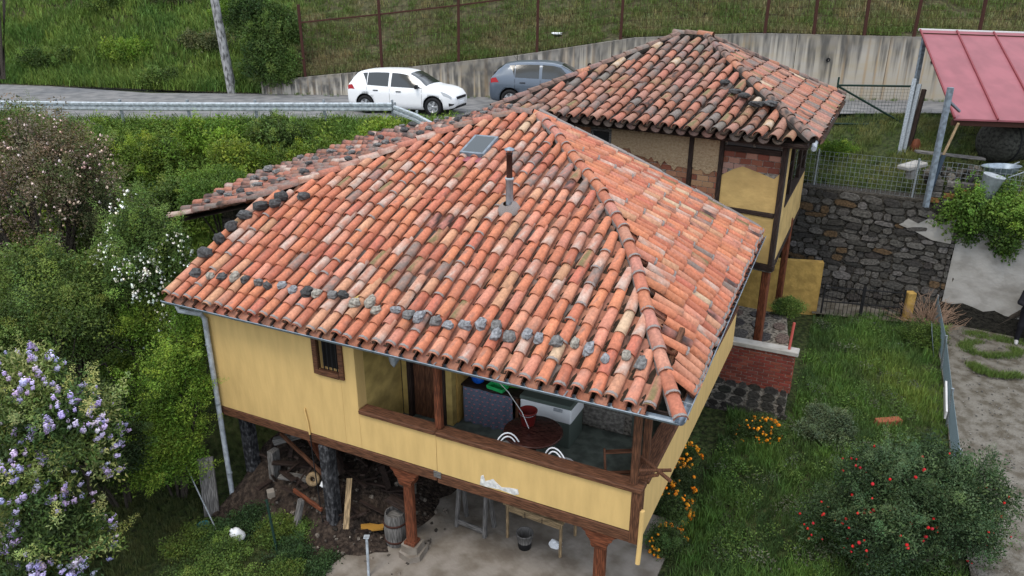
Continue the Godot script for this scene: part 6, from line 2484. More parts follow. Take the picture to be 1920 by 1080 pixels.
func car(called: String, label: String, kind: int, paint: Material, xf: Transform3D) -> void:
	var sec := car_sections(kind)
	var t := thing(called, label, "car", xf, "cars parked on the road")
	var s := S()
	s.set_smooth_group(1)
	var ring := func(x: float) -> Array:
		var r := []
		for k in 17:
			r.append(body_pt(sec, x, k * 0.5))
		for k in range(15, -1, -1):
			var p := body_pt(sec, x, k * 0.5)
			r.append(Vector3(p.x, p.y, -p.z))
		return r
	var xs := []
	for i in sec.size() - 1:
		for k in 2:
			xs.append(lerpf(sec[i][0], sec[i + 1][0], k / 2.0))
	xs.append(sec[-1][0])
	var rings := []
	for x in xs:
		rings.append(ring.call(x))
	var n: int = rings[0].size()
	for i in rings.size() - 1:
		for k in n:
			var k2 := (k + 1) % n
			q4(s, rings[i][k], rings[i + 1][k], rings[i + 1][k2], rings[i][k2])
	for e in [0, rings.size() - 1]:
		var c := Vector3.ZERO
		for p in rings[e]:
			c += p
		c /= n
		for k in n:
			if e == 0:
				t3(s, c, rings[e][k], rings[e][(k + 1) % n])
			else:
				t3(s, c, rings[e][(k + 1) % n], rings[e][k])
	s.generate_normals()
	var body_mesh := s.commit()
	var comb := CSGCombiner3D.new()
	comb.name = "body"
	t.add_child(comb)
	var shell := CSGMesh3D.new()
	shell.name = "shell"
	shell.mesh = body_mesh
	shell.material = paint
	comb.add_child(shell)
	var wx := [1.28, -1.30]
	for x in wx:
		for side in [-1.0, 1.0]:
			var cut := CSGCylinder3D.new()
			cut.name = "wheel_arch"
			cut.radius = 0.365
			cut.height = 0.5
			cut.sides = 28
			cut.operation = CSGShape3D.OPERATION_SUBTRACTION
			cut.transform = Transform3D(Basis(Vector3.RIGHT, PI / 2), Vector3(x, 0.33, side * 0.82))
			cut.material = M.black
			comb.add_child(cut, true)
	for x in wx:
		for side in [-1.0, 1.0]:
			var w := Node3D.new()
			w.name = "wheel"
			w.transform = Transform3D(Basis(Vector3.RIGHT, side * PI / 2), Vector3(x, 0.315, side * 0.755))
			t.add_child(w, true)
			s = S()
			lt(s, [Vector2(0.19, -0.1), Vector2(0.29, -0.1), Vector2(0.312, -0.08), Vector2(0.315, 0.0), Vector2(0.312, 0.07), Vector2(0.29, 0.095), Vector2(0.2, 0.1), Vector2(0.19, 0.05)], 32)
			ob("tyre", s, M.black, w)
			s = S()
			lt(s, [Vector2(0.2, 0.085), Vector2(0.185, 0.088), Vector2(0.18, 0.06), Vector2(0.0, 0.05)], 28)
			for k in 5:
				var a := TAU * k / 5.0
				bm(s, Vector3(cos(a) * 0.02, 0.085, sin(a) * 0.02), Vector3(cos(a) * 0.185, 0.082, sin(a) * 0.185), 0.075, 0.02, 0.008)
			lt(s, [Vector2(0.05, 0.08), Vector2(0.045, 0.1), Vector2(0, 0.102)], 12)
			ob("rim", s, M.rim_metal, w)
	var b := -0.02 if kind == 0 else 0.05
	for side in [-1.0, 1.0]:
		# side glass: rear quarter, rear door, front door
		for g in [[-1.52 + b, -1.2 + b, 0.25], [-1.17 + b, -0.36 + b, 0.0], [-0.26 + b, 0.72 + b, 1.0]]:
			var shape := func(fu: float, fv: float) -> Vector2:
				var x0: float = g[0]
				var x1: float = g[1]
				var bot := Vector2(lerpf(x0 + (0.28 if g[2] == 0.25 else 0.0), x1 + (0.22 if g[2] == 1.0 else 0.0), fu), 4.12)
				var tp := Vector2(lerpf(x0 + (0.12 if g[2] == 0.25 else 0.0), x1 - (0.36 if g[2] == 1.0 else 0.0), fu), 5.82)
				if g[2] == 0.25:
					bot.y = lerpf(4.8, 4.12, fu)
				return bot.lerp(tp, fv)
			ob("side_window", car_patch(sec, shape, 8, 4, 0.004, side), M.glass_dark, t)
		var seam := S()
		for x in [-1.18 + b, -0.31 + b, 0.88]:
			var pts := []
			for k in 7:
				var p := body_pt(sec, x + (0.1 if x < -1.0 and k < 3 else 0.0), 0.6 + k * 0.55)
				pts.append(Vector3(p.x, p.y, (p.z + 0.001) * side))
			tb(seam, pts, 0.005, -1, 4)
		ob("door_seam", seam, M.black, t)
		for x in [-0.86, 0.02]:
			var hs := S()
			var p := body_pt(sec, x, 3.25)
			bx(hs, Vector3(p.x, p.y, (p.z + 0.012) * side), Vector3(0.19, 0.032, 0.03), Basis.IDENTITY, 0.01)
			ob("door_handle", hs, M.black, t)
		var ms := S()
		var mp := body_pt(sec, 0.72, 4.3)
		bx(ms, Vector3(mp.x, mp.y + 0.03, (mp.z + 0.1) * side), Vector3(0.11, 0.13, 0.2), Basis(Vector3.UP, 0.15 * side), 0.04)
		ob("mirror", ms, M.black, t)
		var hl := func(fu: float, fv: float) -> Vector2:
			return Vector2(lerpf(1.55 + 0.12 * (1.0 - fv), 1.93, fu), lerpf(3.1, 4.05, fv))
		ob("headlight", car_patch(sec, hl, 6, 3, 0.006, side), M.lamp_clear, t)
		var fog := func(fu: float, fv: float) -> Vector2:
			return Vector2(lerpf(1.84, 1.985, fu), lerpf(1.0, 1.9, fv))
		ob("fog_lamp_recess", car_patch(sec, fog, 4, 3, 0.005, side), M.black, t)
		var tl := func(fu: float, fv: float) -> Vector2:
			return Vector2(lerpf(-2.015, -1.78 + 0.1 * (1.0 - fv), fu), lerpf(3.1, 4.0, fv))
		ob("tail_light", car_patch(sec, tl, 5, 3, 0.006, side), M.lamp_red, t)
	# windscreen and rear window over the whole width
	for g in [[0.36, 1.0, "windscreen"], [-1.60, -1.90, "rear_window"]]:
		s = S()
		s.set_smooth_group(1)
		var gp := func(i: int, k: int) -> Vector3:
			var x: float = lerpf(g[0], g[1], i / 8.0) + (0.05 if kind == 1 and g[0] > 0 else 0.0)
			var f := k / 6.0 - 1.0
			var p := body_pt(sec, x, 8.0 - 1.75 * absf(f))
			return Vector3(p.x + (0.012 if g[0] > 0 else -0.012), p.y + 0.008, p.z * signf(f))
		for i in 8:
			for k in 12:
				if g[0] > 0:
					q4(s, gp.call(i, k), gp.call(i, k + 1), gp.call(i + 1, k + 1), gp.call(i + 1, k))
				else:
					q4(s, gp.call(i, k + 1), gp.call(i, k), gp.call(i + 1, k), gp.call(i + 1, k + 1))
		ob(g[2], s, M.glass_dark, t)
	# grille, plates, aerial
	s = S()
	bx(s, Vector3(2.02, 0.60, 0), Vector3(0.05, 0.09, 0.85), Basis.IDENTITY, 0.02)
	ob("grille", s, M.black, t)
	s = S()
	bx(s, Vector3(2.025, 0.42, 0), Vector3(0.03, 0.1, 0.5), Basis.IDENTITY, 0.005)
	ob("number_plate", s, M.white_plastic, t)
	s = S()
	bx(s, Vector3(1.99, 0.3, 0), Vector3(0.06, 0.1, 1.0), Basis.IDENTITY, 0.02)
	ob("air_intake", s, M.black, t)
	s = S()
	tb(s, [Vector3(-1.15, 1.49, 0), Vector3(-1.3, 1.66, 0)], 0.006, -1, 5)
	ob("aerial", s, M.black, t)
	s = S()
	bx(s, Vector3(0, 0.24, 0), Vector3(3.5, 0.12, 1.4), Basis.IDENTITY, 0.02)
	ob("underbody", s, M.black, t)


func cars() -> void:
	mat("rim_metal", L(0.45, 0.46, 0.48), 0.35)
	M.rim_metal.metallic = 0.6
	mat("lamp_clear", L(0.4, 0.42, 0.44), 0.12)
	mat("lamp_red", L(0.32, 0.012, 0.015), 0.2)
	var wp := mat("white_paint", L(0.80, 0.81, 0.82), 0.35)
	wp.clearcoat_enabled = true
	wp.clearcoat = 0.6
	wp.clearcoat_roughness = 0.08
	var gp := mat("grey_paint", L(0.095, 0.12, 0.155), 0.35)
	gp.metallic = 0.25
	gp.clearcoat_enabled = true
	gp.clearcoat = 0.6
	gp.clearcoat_roughness = 0.08
	car("white_car", "white five door hatchback parked beside the crash barrier", 0, wp, at(Vector3(-3.42, 5.2, -24.95), -17).scaled_local(Vector3.ONE * 0.92))
	car("grey_car", "blue grey crossover parked by the retaining wall, half hidden by the upper roof", 1, gp, at(Vector3(1.35, 5.2, -26.3), -10))


# ---------------------------------------------------------------- the person
func sdf_add(s: SurfaceTool, bones: Array, cell: float, k: float, color: Callable, xf := Transform3D.IDENTITY) -> void:
	var lo := Vector3.ONE * 1e9
	var hi := -lo
	for b in bones:
		var r := maxf(b[2], b[3]) + k + cell * 2.0
		for p in [b[0], b[1]]:
			lo = lo.min(p - Vector3.ONE * r)
			hi = hi.max(p + Vector3.ONE * r)
	var n := Vector3i(((hi - lo) / cell).ceil()) + Vector3i.ONE
	var d := PackedFloat32Array()
	d.resize(n.x * n.y * n.z)
	d.fill(1.0)
	for b in bones:
		var pa: Vector3 = b[0]
		var ba: Vector3 = b[1] - pa
		var ll := maxf(ba.length_squared(), 1e-9)
		var r := maxf(b[2], b[3]) + k + cell * 2.0
		var i0 := Vector3i(((pa.min(b[1]) - Vector3.ONE * r - lo) / cell).floor()).clamp(Vector3i.ZERO, n - Vector3i.ONE)
		var i1 := Vector3i(((pa.max(b[1]) + Vector3.ONE * r - lo) / cell).ceil()).clamp(Vector3i.ZERO, n - Vector3i.ONE)
		for z in range(i0.z, i1.z + 1):
			for y in range(i0.y, i1.y + 1):
				var row := (z * n.y + y) * n.x
				for x in range(i0.x, i1.x + 1):
					var p := lo + Vector3(x, y, z) * cell
					var h := clampf((p - pa).dot(ba) / ll, 0.0, 1.0)
					var v: float = (p - pa - ba * h).length() - lerpf(b[2], b[3], h)
					var o := d[row + x]
					var m := maxf(k - absf(v - o), 0.0) / k
					d[row + x] = minf(v, o) - m * m * k * 0.25
	var verts := {}
	var step := [1, n.x, n.x * n.y]
	for z in n.z - 1:
		for y in n.y - 1:
			for x in n.x - 1:
				var i := (z * n.y + y) * n.x + x
				var c := 0
				var sum := Vector3.ZERO
				for e in [[0, 0, 0], [0, 1, 0], [0, 0, 1], [0, 1, 1], [1, 0, 0], [1, 1, 0], [1, 0, 1], [1, 1, 1], [2, 0, 0], [2, 1, 0], [2, 0, 1], [2, 1, 1]]:
					var ax: int = e[0]
					var a1 := (ax + 1) % 3
					var a2 := (ax + 2) % 3
					var q: int = i + e[1] * step[a1] + e[2] * step[a2]
					var v0 := d[q]
					var v1 := d[q + step[ax]]
					if (v0 < 0.0) != (v1 < 0.0):
						var p := Vector3.ZERO
						p[ax] = v0 / (v0 - v1)
						p[a1] = e[1]
						p[a2] = e[2]
						sum += p
						c += 1
				if c:
					verts[i] = lo + (Vector3(x, y, z) + sum / c) * cell
	s.set_smooth_group(1)
	for z in range(1, n.z - 1):
		for y in range(1, n.y - 1):
			for x in range(1, n.x - 1):
				var i := (z * n.y + y) * n.x + x
				for ax in 3:
					var v0 := d[i] < 0.0
					if v0 != (d[i + step[ax]] < 0.0):
						var s1: int = step[(ax + 1) % 3]
						var s2: int = step[(ax + 2) % 3]
						var q := [verts.get(i), verts.get(i - s1), verts.get(i - s1 - s2), verts.get(i - s2)]
						if q.has(null):
							continue
						if not v0:
							q.reverse()
						for j in [0, 2, 1, 0, 3, 2]:
							s.set_color(color.call(q[j]))
							s.add_vertex(xf * q[j])
	s.set_smooth_group(-1)


func hand_bones(wrist: Vector3, fwd: Vector3, palm: Vector3, side: float) -> Array:
	# palm from the wrist along fwd, fingers curl towards palm; side is the thumb's side
	var across := fwd.cross(palm).normalized() * side
	var out := []
	var base := wrist + fwd * 0.085
	for k in 4:
		var o := across * (0.033 - k * 0.021)
		out.append([wrist + o * 0.5, base + o, 0.017, 0.013])
		var l: float = [0.040, 0.045, 0.042, 0.033][k]
		var p1 := base + o + (fwd * 0.9 + palm * 0.4).normalized() * l
		var p2 := p1 + (fwd * 0.2 + palm).normalized() * l * 0.75
		var p3 := p2 + (palm * 0.6 - fwd * 0.6).normalized() * l * 0.55
		out.append([base + o, p1, 0.0105, 0.0095])
		out.append([p1, p2, 0.0095, 0.0085])
		out.append([p2, p3, 0.0085, 0.0075])
	var t0 := wrist + fwd * 0.025 + across * 0.03
	var t1 := t0 + (fwd * 0.6 + across * 0.7 + palm * 0.3).normalized() * 0.042
	var t2 := t1 + (fwd * 0.8 + palm * 0.5).normalized() * 0.032
	out.append([t0, t1, 0.015, 0.012])
	out.append([t1, t2, 0.012, 0.009])
	return out


func people() -> void:
	var t := thing("person", "person in black jacket, black trousers and pale shoes standing on the gravel lane", "person", at(Vector3(13.2, 0.36, -17.25), -28))
	vc(mat("cloth_skin", Color.WHITE, 0.85))
	var skin := Color(0.42, 0.23, 0.16)
	var black := Color(0.014, 0.014, 0.017)
	var pants := Color(0.011, 0.011, 0.013)
	var s := S()
	var hl := Vector3(0.09, 1.10, 0.27)
	var hr := Vector3(-0.09, 1.10, 0.27)
	var bones := [[Vector3(0, 0.95, 0), Vector3(0, 1.12, 0), 0.145, 0.14], [Vector3(0, 1.12, 0), Vector3(0, 1.36, 0.0), 0.145, 0.135], [Vector3(-0.07, 1.16, 0.02), Vector3(-0.10, 1.36, 0.0), 0.11, 0.10], [Vector3(0.07, 1.16, 0.02), Vector3(0.10, 1.36, 0.0), 0.11, 0.10],
		[Vector3(-0.13, 1.42, -0.01), Vector3(0.13, 1.42, -0.01), 0.075, 0.075], [Vector3(0, 1.4, 0), Vector3(0, 1.53, 0.03), 0.062, 0.056],
		[Vector3(0, 1.50, -0.06), Vector3(0, 1.44, -0.09), 0.075, 0.08]]
	for k in [-1.0, 1.0]:
		var sh := Vector3(0.185 * k, 1.40, -0.01)
		var el := Vector3(0.25 * k, 1.12, 0.03)
		var wr := Vector3(0.115 * k, 1.08, 0.21)
		bones.append([sh, el, 0.072, 0.056])
		bones.append([el, wr, 0.054, 0.042])
		bones.append([Vector3(0.085 * k, 0.93, 0), Vector3(0.10 * k, 0.50, 0.02), 0.105, 0.07])
		bones.append([Vector3(0.10 * k, 0.50, 0.02), Vector3(0.11 * k, 0.11, -0.01), 0.072, 0.06])
	sdf_add(s, bones, 0.018, 0.05, func(p: Vector3) -> Color: return skin if p.y > 1.52 else (black if p.y > 0.90 else pants))
	# head bent forward over the hands
	var hd := Transform3D(Basis(Vector3.RIGHT, 0.45), Vector3(0, 1.52, 0.03))
	var head := [[Vector3(0, 0.0, 0.0), Vector3(0, 0.08, 0.01), 0.055, 0.06], [Vector3(0, 0.14, -0.01), Vector3(0, 0.145, 0.0), 0.092, 0.09], [Vector3(0, 0.07, 0.045), Vector3(0, 0.05, 0.07), 0.05, 0.032], [Vector3(0, 0.12, 0.09), Vector3(0, 0.085, 0.108), 0.011, 0.015],
		[Vector3(-0.03, 0.13, 0.075), Vector3(0.03, 0.13, 0.075), 0.02, 0.02], [Vector3(-0.08, 0.11, 0.0), Vector3(-0.085, 0.08, 0.0), 0.02, 0.014], [Vector3(0.08, 0.11, 0.0), Vector3(0.085, 0.08, 0.0), 0.02, 0.014], [Vector3(-0.02, 0.052, 0.093), Vector3(0.02, 0.052, 0.093), 0.008, 0.008]]
	sdf_add(s, head, 0.009, 0.02, func(p: Vector3) -> Color:
		if absf(p.y - 0.112) < 0.008 and absf(absf(p.x) - 0.032) < 0.013 and p.z > 0.06:
			return Color(0.02, 0.015, 0.012)
		if absf(p.y - 0.052) < 0.007 and absf(p.x) < 0.024 and p.z > 0.07:
			return Color(0.3, 0.1, 0.08)
		return skin, hd)
	for k in [-1.0, 1.0]:
		sdf_add(s, hand_bones(Vector3(0.115 * k, 1.08, 0.215), Vector3(-0.45 * k, 0.1, 0.88).normalized(), Vector3(-0.85 * k, 0.0, -0.4).normalized(), -k), 0.006, 0.008, func(_p: Vector3) -> Color: return skin)
	ob("body", s, M.cloth_skin, t)
	s = S()
	sdf_add(s, [[Vector3(0, 0.165, -0.025), Vector3(0, 0.17, 0.01), 0.098, 0.088], [Vector3(0, 0.12, -0.05), Vector3(0, 0.06, -0.05), 0.075, 0.06], [Vector3(-0.05, 0.19, 0.05), Vector3(0.05, 0.19, 0.05), 0.03, 0.03]], 0.010, 0.03, func(_p: Vector3) -> Color: return Color(0.02, 0.014, 0.01), hd)
	ob("hair", s, M.cloth_skin, t)
	for k in [-1.0, 1.0]:
		s = S()
		sdf_add(s, [[Vector3(0.11 * k, 0.06, -0.05), Vector3(0.115 * k, 0.05, 0.06), 0.05, 0.045], [Vector3(0.115 * k, 0.045, 0.06), Vector3(0.125 * k, 0.04, 0.15), 0.046, 0.038], [Vector3(0.11 * k, 0.09, -0.03), Vector3(0.11 * k, 0.11, -0.02), 0.055, 0.055]], 0.012, 0.02, func(p: Vector3) -> Color: return Color(0.42, 0.42, 0.43) if p.y > 0.03 else Color(0.6, 0.6, 0.6))
		ob("shoe", s, M.cloth_skin, t)
	s = S()
	bx(s, Vector3(0, 1.115, 0.30), Vector3(0.15, 0.03, 0.1), Basis(Vector3.RIGHT, 0.4), 0.01)
	var rc := ob("handheld_controller", s, M.black)
	rc.transform = t.transform
	tag(rc, "small dark handheld controller in the hands of the person on the lane", "controller")


# ---------------------------------------------------------------- plants
var CL := {}


func shade(c: Color, k: float, g: RandomNumberGenerator) -> Color:
	var f := 1.4 * (1.0 + g.randf_range(-k, k))
	return Color(c.r * f * g.randf_range(0.88, 1.14), c.g * f, c.b * f * g.randf_range(0.85, 1.15))


# a bush: woody stems, leaf clumps spread through lobes, and blossoms near the outside
func bush(called: String, label: String, cat: String, base: Vector3, lobes: Array, count: int, clump: String, size: float, cols: Array, sd: int, flower := "", fcount := 0, fsize := 1.0, fcols := [], group := "", upper := -0.35) -> Node3D:
	var g := RandomNumberGenerator.new()
	g.seed = sd
	var t := thing(called, label, cat, at(base), group)
	var nz := FastNoiseLite.new()
	nz.seed = sd
	nz.frequency = 0.9
	var total := 0.0
	for l in lobes:
		total += l[1].x * l[1].y
	var s := S()
	for l in lobes:
		var p: Vector3 = l[0]
		var a := Vector3(p.x * 0.12, -0.15, p.z * 0.12)
		var rr := 0.016 + 0.012 * p.length()
		var m := a.lerp(p, 0.55) + Vector3(g.randf_range(-0.1, 0.1), 0.1, g.randf_range(-0.1, 0.1))
		tb(s, [a, m, p], rr, rr * 0.4, 6)
		for k in 5:
			var d := Vector3(g.randf_range(-1, 1), g.randf_range(-0.1, 1), g.randf_range(-1, 1)).normalized()
			tb(s, [m.lerp(p, g.randf()), p + d * l[1] * 0.8], rr * 0.35, rr * 0.1, 5)
	ob("stems", s, M.bark, t)
	var xfs := []
	var cc := []
	var fx := []
	var fc := []
	while xfs.size() < count:
		var u := g.randf() * total
		var l = lobes[0]
		for e in lobes:
			u -= e[1].x * e[1].y
			if u <= 0.0:
				l = e
				break
		var d := Vector3(g.randf_range(-1, 1), g.randf_range(-1, 1), g.randf_range(-1, 1))
		if d.length() > 1.0 or d.length() < 0.05:
			continue
		d = d.normalized()
		if d.y < upper:
			continue
		var r := pow(g.randf(), 0.4)
		r *= 1.0 + 0.45 * nz.get_noise_3dv((d * 1.6 + l[0]) * 2.0) + 0.3 * nz.get_noise_3dv((d * 4.0 + l[0]) * 2.0)
		var p: Vector3 = l[0] + d * l[1] * r
		if nz.get_noise_3dv(p * 2.2) < -0.24 or p.y < -0.1:
			count -= 1
			continue
		if g.randf() < 0.035 and d.y > -0.2:
			# a shoot that stands out of the crown
			var way := (d + Vector3(g.randf_range(-0.5, 0.5), g.randf_range(0.1, 1.0), g.randf_range(-0.5, 0.5))).normalized()
			var far_ := g.randf_range(0.25, 0.7) * minf(1.0, l[1].y + 0.2)
			var tone := shade(cols[cols.size() - 1], 0.2, g)
			for k in 5:
				var sb := Basis(Vector3(g.randf_range(-1, 1), g.randf_range(-1, 1), g.randf_range(-1, 1)).normalized(), g.randf_range(0, 6.28))
				xfs.append(Transform3D(sb.scaled(Vector3.ONE * size * (0.75 - 0.1 * k)), l[0] + d * l[1] * 0.9 + way * far_ * (k + 1) / 5.0))
				cc.append(shade(tone, 0.15, g))
		var b := Basis(Vector3(g.randf_range(-1, 1), g.randf_range(-1, 1), g.randf_range(-1, 1)).normalized(), g.randf_range(0, 6.28))
		xfs.append(Transform3D(b.scaled(Vector3.ONE * size * g.randf_range(0.75, 1.3)), p))
		var pick: Color = cols[clampi(int((0.5 + nz.get_noise_3dv(p * 0.7) * 0.8 + g.randf_range(-0.25, 0.25)) * cols.size()), 0, cols.size() - 1)]
		cc.append(shade(pick, 0.22, g))
	stuff(multi("foliage", CL[clump], M.leaf, xfs, cc, t))
	var tries := 0
	while fx.size() < fcount and tries < fcount * 20:
		tries += 1
		var l = lobes[g.randi() % lobes.size()]
		var d := Vector3(g.randf_range(-1, 1), g.randf_range(-0.4, 1), g.randf_range(-0.6, 1)).normalized()
		var p: Vector3 = l[0] + d * l[1] * g.randf_range(0.92, 1.1)
		if nz.get_noise_3dv(p * 1.1 + Vector3(7, 3, 1)) < -0.05:
			continue
		var b := frame_z(Vector3(g.randf_range(-0.5, 0.5), g.randf_range(-0.3, 0.3), 1), Vector3(d.x, d.y + 0.8, d.z).normalized())
		fx.append(Transform3D(b.scaled(Vector3.ONE * fsize * g.randf_range(0.6, 1.25)), p))
		fc.append(shade(fcols[g.randi() % fcols.size()], 0.15, g))
	if fcount:
		stuff(multi("blossoms", CL[flower], M.petal, fx, fc, t))
	return t


func dome(c: Vector3, r: Vector3, n: int, sd: int) -> Array:
	# several lobes that together fill an ellipsoid
	var g := RandomNumberGenerator.new()
	g.seed = sd
	var out := [[c, r * 0.72]]
	for i in n:
		var d := Vector3(g.randf_range(-1, 1), g.randf_range(-0.6, 1), g.randf_range(-1, 1)).normalized()
		out.append([c + d * r * g.randf_range(0.5, 0.72), r * g.randf_range(0.28, 0.5)])
	return out


func plants() -> void:
	CL.near = leaf_clump(1, 34, 0.16, 0.075, 0.035)
	CL.small = leaf_clump(2, 40, 0.16, 0.05, 0.024)
	CL.mid = leaf_clump(3, 34, 0.24, 0.11, 0.05)
	CL.far = leaf_clump(4, 34, 0.36, 0.15, 0.07)
	CL.ivy = leaf_clump(5, 30, 0.18, 0.085, 0.06, 0.0)
	CL.lilac = blossom_mesh(6, 30, 0.045, 0.018, 2.0)
	CL.haw = blossom_mesh(7, 9, 0.035, 0.018)
	CL.rose = blossom_mesh(8, 14, 0.028, 0.024)
	CL.marigold = blossom_mesh(9, 9, 0.012, 0.022)
	var lilac_leaf := [Color(0.03, 0.055, 0.016), Color(0.045, 0.08, 0.02), Color(0.09, 0.13, 0.03), Color(0.20, 0.23, 0.08)]
	var lush := [Color(0.06, 0.115, 0.014), Color(0.10, 0.175, 0.02), Color(0.15, 0.22, 0.03)]
	var mid := [Color(0.04, 0.07, 0.017), Color(0.07, 0.115, 0.024), Color(0.105, 0.16, 0.034)]
	var dull := [Color(0.05, 0.065, 0.025), Color(0.085, 0.10, 0.04), Color(0.12, 0.13, 0.06)]
	var brown := [Color(0.06, 0.08, 0.03), Color(0.13, 0.105, 0.06), Color(0.17, 0.13, 0.095), Color(0.08, 0.10, 0.035)]
	var pl := [Color(0.38, 0.33, 0.50), Color(0.47, 0.43, 0.57), Color(0.33, 0.27, 0.44)]
	bush("lilac_bush", "large lilac with pale purple flower panicles in the near left corner", "shrub", Vector3(-7.1, -0.25, -9.6), [[Vector3(0.1, 2.5, 0), Vector3(0.95, 1.1, 0.9)], [Vector3(-0.6, 2.0, 0.3), Vector3(0.9, 1.1, 0.8)], [Vector3(0.65, 2.9, 0.1), Vector3(0.6, 0.75, 0.6)], [Vector3(0.3, 1.3, 0.6), Vector3(0.75, 0.7, 0.6)], [Vector3(-0.2, 3.4, -0.1), Vector3(0.7, 0.7, 0.6)], [Vector3(-0.3, 0.9, 0.8), Vector3(0.8, 0.6, 0.5)]], 1500, "near", 0.95, lilac_leaf, 21, "lilac", 560, 0.82, pl)
	bush("climbing_shrub", "bright green leafy climber at the left corner of the yellow house", "climber", Vector3(-6.22, 0.0, -11.35), [[Vector3(0.0, 1.7, 0), Vector3(0.72, 1.05, 0.55)], [Vector3(-0.25, 1.0, 0.3), Vector3(0.6, 0.75, 0.5)], [Vector3(0.45, 2.5, 0.05), Vector3(0.38, 0.8, 0.35)], [Vector3(0.2, 0.9, 0.2), Vector3(0.5, 0.6, 0.4)], [Vector3(0.72, 3.0, 0.0), Vector3(0.16, 0.75, 0.16)], [Vector3(0.8, 2.3, 0.1), Vector3(0.14, 0.5, 0.14)], [Vector3(0.6, 3.5, -0.1), Vector3(0.2, 0.4, 0.2)]], 1900, "small", 0.95, lush, 22)
	bush("fresh_shrub", "fresh green shrub filling the corner between hawthorn and yellow house wall", "shrub", Vector3(-6.35, 0.3, -12.5), dome(Vector3(0, 2.3, 0), Vector3(0.85, 1.25, 0.6), 8, 29), 1300, "small", 1.0, lush, 29)
	bush("hawthorn", "hawthorn full of small white blossom beside the left end of the house", "tree", Vector3(-7.1, 0.3, -12.9), dome(Vector3(0.1, 3.1, 0), Vector3(1.15, 1.75, 0.9), 9, 23), 2300, "small", 1.05, mid, 23, "haw", 800, 0.85, [Color(0.72, 0.73, 0.66), Color(0.62, 0.63, 0.55)])
	bush("brown_shrub", "tall brownish pink shrub with bare twigs at the left edge", "shrub", Vector3(-10.2, 1.6, -15.2), dome(Vector3(-0.2, 3.2, 0), Vector3(1.9, 2.2, 1.3), 16, 24), 1500, "small", 1.1, brown, 24, "haw", 420, 0.9, [Color(0.36, 0.26, 0.22), Color(0.45, 0.36, 0.32)])
	bush("thicket", "mid green thicket above the lilac at the left edge", "shrub", Vector3(-8.4, 0.3, -12.1), dome(Vector3(0, 2.7, 0), Vector3(1.7, 1.5, 1.0), 9, 25), 2200, "small", 1.1, [Color(0.035, 0.06, 0.015), Color(0.065, 0.105, 0.022), Color(0.10, 0.14, 0.03)], 25)
	bush("dark_thicket", "dark shrub in the gap between lilac and bright green climber", "shrub", Vector3(-7.0, 0.0, -11.0), dome(Vector3(0, 1.5, 0), Vector3(1.0, 1.2, 0.7), 6, 26), 1200, "small", 1.0, [Color(0.02, 0.034, 0.012), Color(0.032, 0.052, 0.016)], 26)
	bush("round_bush", "round fresh green bush on the bank left of the roof corner", "shrub", Vector3(-7.0, 3.4, -17.0), dome(Vector3(0, 0.95, 0), Vector3(0.85, 0.8, 0.7), 6, 27), 900, "small", 1.05, [Color(0.06, 0.11, 0.018), Color(0.09, 0.155, 0.022)], 27)
	bush("grey_scrub", "grey brown leggy scrub on the bank between brown shrub and round bush", "shrub", Vector3(-9.0, 2.4, -16.2), dome(Vector3(0, 1.4, 0), Vector3(1.3, 1.1, 0.9), 7, 28), 900, "small", 1.1, dull, 28, "haw", 90, 1.0, [Color(0.5, 0.47, 0.43)])
	# brambles and shrubs on the bank under the road
	var spots := [[-14.3, -20.9, 1.05], [-15.6, -19.6, 1.3], [-13.0, -18.6, 1.2], [-11.6, -20.2, 1.1], [-11.3, -17.6, 1.3], [-9.9, -19.6, 1.15], [-8.7, -18.2, 1.2], [-8.4, -20.7, 0.95], [-6.9, -19.4, 1.15], [-6.4, -20.8, 0.9], [-5.6, -18.0, 1.2], [-4.9, -19.9, 1.05], [-4.0, -18.5, 1.1], [-3.5, -20.6, 0.85], [-3.0, -17.6, 1.0], [-5.6, -16.4, 1.1], [-12.8, -16.4, 1.5], [-2.3, -18.4, 0.65]]
	for i in spots.size():
		var x: float = spots[i][0]
		var z: float = spots[i][1]
		var r: float = spots[i][2]
		var col: Array = [mid, lush, [Color(0.05, 0.085, 0.014), Color(0.085, 0.135, 0.018), Color(0.125, 0.17, 0.02)]][i % 3]
		bush("bank_shrub", "%s, %s from the left on the bank below the road" % [["mid green shrub", "fresh green bramble mound", "yellow green bramble mound"][i % 3], ordinal(rank_of(spots, i))], "shrub", Vector3(x, H(x, z) - 0.1, z), dome(Vector3(0, 0.35, 0), Vector3(r * 1.15, r * 0.72, r), 5, 40 + i), int(520 * r), "mid", 0.85, col, 40 + i, "", 0, 1.0, [], "shrubs on the bank below the road")
	# by the pole and over the hill foot
	bush("pole_bush", "dense dark green bush around the foot of the utility pole and wall end", "shrub", Vector3(-9.8, 5.2, -30.2), [[Vector3(0.2, 1.2, 0), Vector3(1.0, 1.3, 0.7)], [Vector3(0.6, 0.7, 0.2), Vector3(0.8, 0.8, 0.6)], [Vector3(-0.3, 2.6, -0.6), Vector3(1.0, 1.0, 0.8)], [Vector3(0.7, 2.2, -0.7), Vector3(0.8, 0.9, 0.7)]], 1500, "mid", 1.0, [Color(0.025, 0.05, 0.013), Color(0.045, 0.08, 0.018), Color(0.06, 0.10, 0.022)], 61)
	var hb := [[-14.5, 0.6, 0.9], [-16.8, 2.2, 1.2], [-13.0, 3.0, 1.1], [-18.8, 4.6, 1.3], [-12.2, 5.4, 1.4], [-15.5, 5.8, 1.2], [-20.5, 1.8, 1.2], [-17.5, 8.0, 1.6], [-11.0, 8.6, 1.5]]
